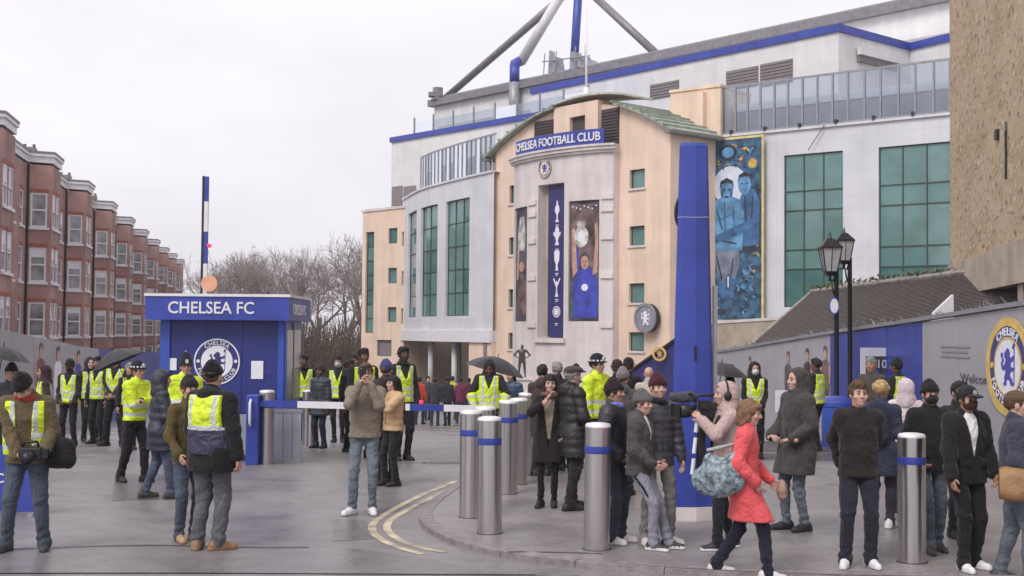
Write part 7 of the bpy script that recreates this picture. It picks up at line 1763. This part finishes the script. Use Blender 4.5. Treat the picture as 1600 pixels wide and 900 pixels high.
p = person('man in flat cap and long black quilted coat, back three-quarters to the camera', 892, 795, top=566, face=118, pave=True, hat='flatcap', hat_col=(.07, .05, .05), skin_='pink', hair='grey', topk='puffer', ckind='puff', col=(.02, .018, .021), ribs=.10, puff=.03, hem=.64, hood='down', tro=BLK, tfat=1.08, shoe=(.03, .022, .022), feet=((.16, -.12, 8), (-.14, .1, -5)), hands=((.24, .18, .95), (-.24, .1, .9)), twist=0)
person('police officer in bowler hat behind the man in flat cap', 931, depth=17.6, top=546, face=48, pave=True, hat='bowler', hat_col=(.016, .016, .022), skin_='fair', hair='dkbrown', hairstyle='bun', vest='police', tro=BLK, group=POL)
person('dark-haired man in black coat left of two black hats behind the queue', 963, depth=20.5, top=556, face=150, pave=True, hat='bowler', hat_col=(.05, .03, .035), col=BLK, tro=BLK, hem=.7)
person('person in black fur hat behind the striped hood', 981, depth=21, top=553, face=165, pave=True, hat='bowler', hat_col=(.028, .022, .025), col=BLK, tro=BLK, hem=.7)
person('person in grey woolly hat right behind the young man by the bollard', 972, depth=16.4, top=572, face=160, pave=True, hat='beanie', hat_col=(.20, .18, .19), col=(.10, .09, .09), tro=BLK, hood='down')
p = person('young man in black beanie and puffer with a blue and white scarf behind a bollard', 957, 848, top=590, face=66, pave=True, hat='beanie', hat_col=(.02, .014, .018), skin_='tan', hair='black', topk='puffer', ckind='puff', col=(.028, .026, .032), ribs=.16, puff=.045, hem=.84, tro=(.05, .055, .08), shoe=(.66, .60, .58), sole=WHT, scarf=(.20, .20, .52), feet=((.10, .02, 8), (-.1, .06, -8)), hands=HIPS)
p = person('man in grey beanie and grey tracksuit bottoms leaning back, trainers crossed forward', 1026, 858, top=601, face=62, pave=True, hat='beanie', hat_col=(.12, .11, .11), skin_='pink', hair='brown', col=(.075, .07, .073), hem=.80, puff=.028, hood='down', open_=WHT, open_w=(.05, .14), tro=(.24, .24, .285), tfat=.98, stripe=(.02, .02, .022), shoe=(.03, .03, .033), sole=WHT, feet=((.10, .0, 8), (-.08, .10, -5)), shift=(0, -.21), hands=((.10, -.02, .93, -.3, .8, -.4), (-.16, -.04, .93, .3, .8, -.4)), lean=2, hyaw=6, hpitch=4)
person('man in maroon beanie and grey quilted jacket facing the film camera', 1026, 849, top=582, face=18, pave=True, hat='beanie', hat_col=MAR, skin_='pink', hair='brown', topk='puffer', ckind='puff', col=(.068, .068, .082), ribs=.075, puff=.028, hem=.82, scarf=BLK, tro=(.235, .22, .21), tfat=1.0, shoe=(.62, .58, .56), sole=WHT, feet=((.16, .04, 10), (-.12, .06, -28)), hands=((.27, .06, .82), (-.27, .07, .80)))
person('bald person in pale cream jacket seen from behind, left of the pylon', 1013, depth=19.5, top=571, face=170, pave=True, hairstyle='bald', skin_='pink', col=(.48, .42, .36), tro=BLK, hem=.8)
person('steward glimpsed between the woman drinking and the flat cap', 899, depth=19.8, top=568, face=-10, pave=True, hat='beanie', hat_col=BLK, skin_='tan', vest='steward', tro=BLK, group=STW)
person('dark-clad person right behind the man filming, left side', 544, depth=24.6, top=560, face=60, hairstyle='short', hair='black', skin_='brown', col=BLK, tro=BLK)
person('steward in the far row left of the tall bearded steward', 551, depth=26.5, top=552, face=10, hairstyle='short', hair='black', skin_='tan', vest='steward', tro=BLK, group=STW)
# film camera operator
p = person('camera operator in dusty pink hooded top and headphones filming to the left', 1134, 858, top=592, face=-82, pave=True, hood='up', col=(.45, .33, .315), puff=.025, hem=.86, strap=(-1, 1, (.06, .035, .035)), skin_='pink', hair='dkbrown', phones=True, tro=(.02, .022, .028), shoe=(.04, .035, .04), sole=WHT, feet=((.10, -.10, 6), (-.10, .12, -6)), hands=((.10, .24, 1.38, -.2, .8, .5), (-.06, .28, 1.36, .4, .5, .6)), hint=((.8, -.1, -.8), (-.8, -.1, -.8)), curl=1.0)
c = p['world']((.10, .19, 1.46)); t = prop('film_camera', 'large black shoulder film camera with fluffy microphone, aimed left', 'camera', c, p['th']); t.scale = (.8, .78, .95)
mb = MB(); mb.box(-.075, .075, -.22, .14, -.09, .08); bevel(mb.build('camera_body', cloth((.03, .032, .042), 'leather'), t), .02)
mb = MB(); mb.tube([(0, .12, -.01), (0, .20, -.01), (0, .22, -.01), (0, .36, -.01)], [.05, .06, .068, .072], 16); mb.build('lens', M_BLACK, t, smooth=True)
mb = MB(); mb.box(-.09, .09, .36, .42, -.07, .06); mb.build('lens_hood', M_BLACK, t)
mb = MB(); mb.tube([(0, -.16, .08), (0, -.14, .15), (0, .10, .15), (0, .14, .08)], .016, 6); mb.build('top_handle', M_BLACK, t, smooth=True)
Mf = Field(); Mf.cap((.07, .16, .13), (.07, .40, .125), .056, .05, 0, .01); link_mesh('fluffy_microphone', np_mesh('mic', [Mf.mesh(.008, disp=folds(.012, 3, 4))]), [cloth((.07, .07, .08))], t)
mb = MB(); mb.box(-.16, -.08, -.02, .12, .02, .10); mb.build('viewfinder', M_BLACK, t); mb = MB(); mb.box(-.06, .06, -.34, -.22, -.08, .07); mb.build('battery', M_STEELG, t)
mb = MB(); mb.tube([(-.03, .12, .10), (-.03, .20, .17), (.07, .24, .15)], .012, 6); mb.build('microphone_arm', M_BLACK, t)
c = p['world']((-.02, .20, 1.02)); t2 = prop('camera_rig', 'white and black support rod hanging below the film camera', 'camera rig', c, p['th'])
for k in range(3):
    mb = MB(); mb.tube([(.02, .10+.018*k, .34-.20*k), (.02, .118+.018*k, .17-.20*k+.02)], .02, 8); mb.build('rod_section', M_WHITE if k % 2 == 0 else M_PAPER, t2)
mb = MB(); mb.box(-.05, .05, .04, .10, -.36, .30); mb.build('battery_pack', M_BLACK, t2)
person('person under a black umbrella hidden behind the camera operator', 1140, depth=21.5, h=1.62, face=-100, pave=True, hairstyle='short', hair='black', col=BLK, tro=BLK)
umbrella('black umbrella right of the blue pylon', Dp(1128, 566, 21.2), R(6), 0, .46)
# woman in coral coat
M_PAT = mat('patterned_bag_cloth', (.20, .25, .28), .8, scale=26, var=.75, detail=2, bump=.2)
p = person('woman in coral red coat striding right with a patterned bag', 1163, 903, top=618, face=80, pave=False, skin_='pink', hair='fairbrown', hairstyle='bob', topk='coat', col=(.70, .105, .115), hem=.56, puff=.02, tro=(.022, .022, .032), tfat=.98, shoe=(.62, .56, .56), sole=WHT, feet=((.08, .22, 4), (-.08, -.27, 0, .02)), hands=((.22, .10, .94, -.3, .6, -.8), (-.20, .24, .93, .1, .6, -.7)), lean=2, hpitch=10, skirt=True, twist=-6)
mb = MB()
for k in range(4):
    for s in (-1, 1): mb = MB(); mb.lathe([(.016, 0), (.016, .007)], 10); o = mb.build('button', cloth((.10, .02, .02), 'leather'), p['root']); q = p['pel']+p['ut']*(.38-.11*k)+p['fw']*(.138)+p['rx']*.05*s; o.location = tuple(q); o.rotation_euler = (R(-90), 0, 0)
mb = MB(); 
for k in range(24):
    a0, a1 = 2*math.pi*k/24, 2*math.pi*(k+1)/24; pt_ = lambda a, z: p['pel']+p['ut']*(.115+z)+p['rx']*.176*math.cos(a)+p['fw']*.131*math.sin(a)
    mb.poly([pt_(a0, -.022), pt_(a1, -.022), pt_(a1, .022), pt_(a0, .022)])
mb.build('belt', cloth((.60, .075, .07)), p['root'])
t = soft_bag('grey-blue patterned cloth bag slung behind the woman in the coral coat', p, (.22, -.22, 1.06), (.11, .23, .25), (.2, .25, .28), pat=M_PAT, pouch=True)
mb = MB(); q0 = p['world'](p['shR']+p['ut']*.07-p['rx']*.05); l_ = [np.array(t.location), q0]
iv = t.matrix_world.inverted() if False else Matrix.Translation(t.location).inverted()
loc = Matrix.Rotation(-t.rotation_euler.z, 4, 'Z')
sh_ = loc@Vector(q0-np.array(t.location)); mb.tube([(0, .14, .16), (sh_.x+.03, sh_.y+.05, sh_.z-.12), tuple(sh_), (sh_.x-.05, sh_.y-.06, sh_.z-.14), (0, -.12, .16)], .016, 6); mb.build('strap', cloth((.42, .42, .42)), t, smooth=True)
soft_bag('small beige handbag held in front by the woman in the coral coat', p, (-.16, .36, .84), (.06, .05, .10), (.36, .24, .19), kind='leather', name='handbag', lod=.009)
# right background
person('steward in white face mask and hood, in the gap left of the parka', 1179, depth=22.5, top=563, face=0, pave=True, hood='up', col=(.022, .021, .024), skin_='fair', mask=(.55, .58, .66), vest='steward', tro=BLK, group=STW, hands=((.10, .2, .98, -.8, .4, 0), (-.10, .2, .96, .8, .4, 0)))
person('bearded man in hooded dark grey parka and jeans facing left', 1246, 829, top=571, face=-66, pave=True, hood='up', topk='coat', col=(.065, .057, .055), hem=.62, puff=.035, skin_='pink', hair='dkbrown', tro=(.14, .155, .19), tkind='denim', tfat=.95, shoe=BLK, feet=((.12, .06, 10), (-.08, -.04, -8)), hands=((.18, .22, 1.02, -.9, .2, 0), (-.18, .20, 1.0, .9, .2, 0)))
person('steward seen from the side behind the parka, near the lamp posts', 1276, depth=25.5, top=559, face=-128, pave=True, hairstyle='short', hair='black', skin_='brown', vest='steward', tro=BLK, group=STW)
person('young man in black sweatshirt, black trousers and white trainers, hands behind him', 1341, 885, top=592, face=-4, pave=True, topk='sweater', col=(.024, .021, .023), puff=.022, hem=.86, collar=False, skin_='pink', hair='brown', hairstyle='short', tro=(.024, .024, .036), tfat=1.08, shoe=(.74, .72, .75), sole=WHT, feet=((.13, .05, 18), (-.11, .02, -14)), hands=((.13, -.20, .95, -.8, -.2, -.5), (-.13, -.20, .95, .8, -.2, -.5)), hint=((.42, -.7, -.1), (-.42, -.7, -.1)), hyaw=-8)
person('person with curly blond hair and navy coat behind the man in black', 1377, depth=13.8, top=592, face=150, pave=True, hair='blond', hairstyle='curly', col=(.045, .05, .085), topk='coat', hem=.62, tro=(.03, .03, .04), pack=(.03, .035, .06), shoe=(.6, .6, .6))
person('man in dark hooded jacket in front of the framed poster', 1362, depth=21, top=555, face=-40, pave=True, hairstyle='short', hair='grey', skin_='tan', col=(.075, .065, .06), hood='down', tro=BLK)
person('steward with back to the camera before the blue hoarding', 1402, depth=21.5, top=558, face=-140, pave=True, hairstyle='short', hair='black', hat='beanie', hat_col=BLK, skin_='brown', vest='steward', tro=BLK, group=STW)
person('person in pinkish white hooded top seen from behind near the bollard', 1416, depth=15.0, top=588, face=160, pave=True, hood='up', col=(.62, .52, .55), tro=(.05, .06, .09), hem=.85)
person('man in black beanie, black mask and blue jeans behind the bollard', 1453, 862, top=592, face=4, pave=True, hat='beanie', hat_col=(.018, .014, .016), skin_='tan', hair='black', mask=(.02, .018, .02), col=(.018, .017, .018), puff=.028, hem=.84, tro=(.085, .10, .125), tkind='denim', shoe=(.05, .03, .03), feet=((.05, .12, 8), (-.10, -.06, -8)), hands=HIPS)
person('dark-haired man peering from behind the man in the peaked cap', 1499, depth=13.2, top=594, face=10, pave=True, hair='black', hairstyle='short', skin_='tan', mask=(.03, .028, .03), col=BLK, tro=BLK)
p = person('man in black cap and mask, black jacket open over a white shirt', 1510, 889, top=599, face=16, pave=True, hat='cap', hat_col=(.022, .02, .026), badge=(.5, .5, .52), skin_='tan', hair='black', mask=(.05, .018, .018), col=(.018, .016, .017), puff=.035, hem=.82, open_=WHT, tro=(.018, .016, .017), tfat=1.08, shoe=(.72, .70, .70), sole=WHT, feet=((.10, .10, 8), (-.10, -.02, -20)), hands=((.25, .14, .84), (-.22, .12, .92)), hpitch=8)
p = person('man in brown cap and dark blue jacket with a tan satchel at the right edge', 1588, 912, top=606, face=72, pave=False, hat='cap', hat_col=(.10, .062, .04), skin_='pink', hair='brown', col=(.05, .05, .078), puff=.035, hem=.84, build=1.05, tro=(.13, .15, .175), tkind='denim', tfat=1.08, shoe=(.05, .04, .04), feet=((.10, .10, 6), (-.10, -.14, -4)), hands=((.24, .16, .96), (-.22, .14, .9)), strap=(-1, 1, (.20, .12, .06)))
soft_bag('tan leather satchel with a flap at the hip of the man in the brown cap', p, (.28, -.04, .94), (.07, .21, .17), (.30, .17, .075), flap=None, kind='leather', name='satchel', lod=.011)
# --- distant crowd
for (px, d, f, cl, lb, vs_) in ((641, 47, 170, (.05, .04, .05), 'distant person in black near the entrance columns, leftmost of the crowd', None), (655, 48, 160, (.50, .07, .04), 'distant person in bright orange jacket among the crowd', None), (668, 51, 20, (.06, .06, .09), 'distant person in slate jacket under the entrance columns', None), (679, 46, 175, (.04, .045, .055), 'distant broad man in dark grey walking away above the boom', None),
     (699, 47, 200, (.035, .035, .05), 'distant man in navy walking beside the broad man', None), (706, 52, 150, (.48, .55, .04), 'distant person in a yellow vest among the crowd', None), (719, 49, 165, (.16, .03, .07), 'distant person in maroon coat among the crowd', None), (732, 51, 190, (.09, .03, .04), 'distant person in dark red at the right end of the crowd', None)):
    person(lb, px, depth=d, h=1.7+.06*math.sin(px), face=f, col=cl, hem=.8, tro=(.035, .04, .06), hair='black', group=CRO, lod=FAR, feet=((.1, .1), (-.1, -.1)))
# --- statue
g = Gx(815, 60); M_BRZ = mat('dark_bronze', (.10, .09, .095), .45, .6, scale=5, var=.25)
ped = thing('statue', 'bronze statue of a man with hands on hips on a tall plinth', 'statue', tuple(g))
zf = Dp(815, 590, 60)[2]-g[2]; zt_s = Dp(815, 538, 60)[2]-g[2]
mb = MB(); mb.box(-.5, .5, -.4, .4, 0, zf-.12); mb.box(-.6, .6, -.5, .5, 0, .2); mb.box(-.56, .56, -.46, .46, zf-.12, zf); bevel(mb.build('plinth', M_STONE, ped), .02)
S = Field(); k = (zt_s-zf)/1.75; v = lambda x, y, z: np.array([x*k, -y*k, zf+z*k])
S.cap(v(0, 0, .95), v(0, 0, 1.30), .15*k, .17*k, 0, .05, (np.array([0, 1.0, 0]), 1.35)); S.cap(v(-.19, 0, 1.42), v(.19, 0, 1.42), .07*k, .07*k, 0, .05)
for s in (-1, 1):
    S.cap(v(s*.10, 0, .92), v(s*.14, .04, .5), .095*k, .07*k, 0, .03); S.cap(v(s*.14, .04, .5), v(s*.17, 0, .08), .065*k, .05*k, 0, .03); S.cap(v(s*.17, 0, .05), v(s*.19, .14, .035), .05*k, .04*k, 0, .03)
    S.cap(v(s*.21, 0, 1.42), v(s*.42, -.04, 1.18), .06*k, .05*k, 0, .03); S.cap(v(s*.42, -.04, 1.18), v(s*.19, .06, 1.03), .048*k, .04*k, 0, .03)
S.cap(v(0, 0, 1.45), v(0, .02, 1.56), .055*k, .055*k, 0, .02); S.ell(v(0, .02, 1.64), (.08*k, .10*k, .12*k), None, 0, .02); S.cap(v(0, -.11, 1.63), v(0, -.13, 1.6), .02*k, .03*k, 0, .02)
link_mesh('figure', np_mesh('figure', [S.mesh(.045)]), [M_BRZ], ped)
print('PEOPLE', [(a[:22], b, c) for a, b, c in PEOPLE])
print('TRIS', sum(len(o.data.loops)-2*len(o.data.polygons) for o in SC.objects if o.type == 'MESH'))

# ------------------------------------------------------------------ damp air
hm_ = bpy.data.materials.new('damp_air'); hm_.use_nodes = True; t_ = hm_.node_tree; t_.nodes.clear()
ho_ = t_.nodes.new('ShaderNodeOutputMaterial'); pv_ = t_.nodes.new('ShaderNodeVolumePrincipled'); pv_.inputs['Color'].default_value = (.93, .93, .96, 1); pv_.inputs['Density'].default_value = .0005
t_.links.new(pv_.outputs[0], ho_.inputs['Volume'])
mb = MB(); mb.box(-310, 310, -50, 440, -4, 46); o = mb.build('haze', hm_); o['kind'] = 'stuff'; tag(o, 'thin damp haze in the air over the street', 'haze')
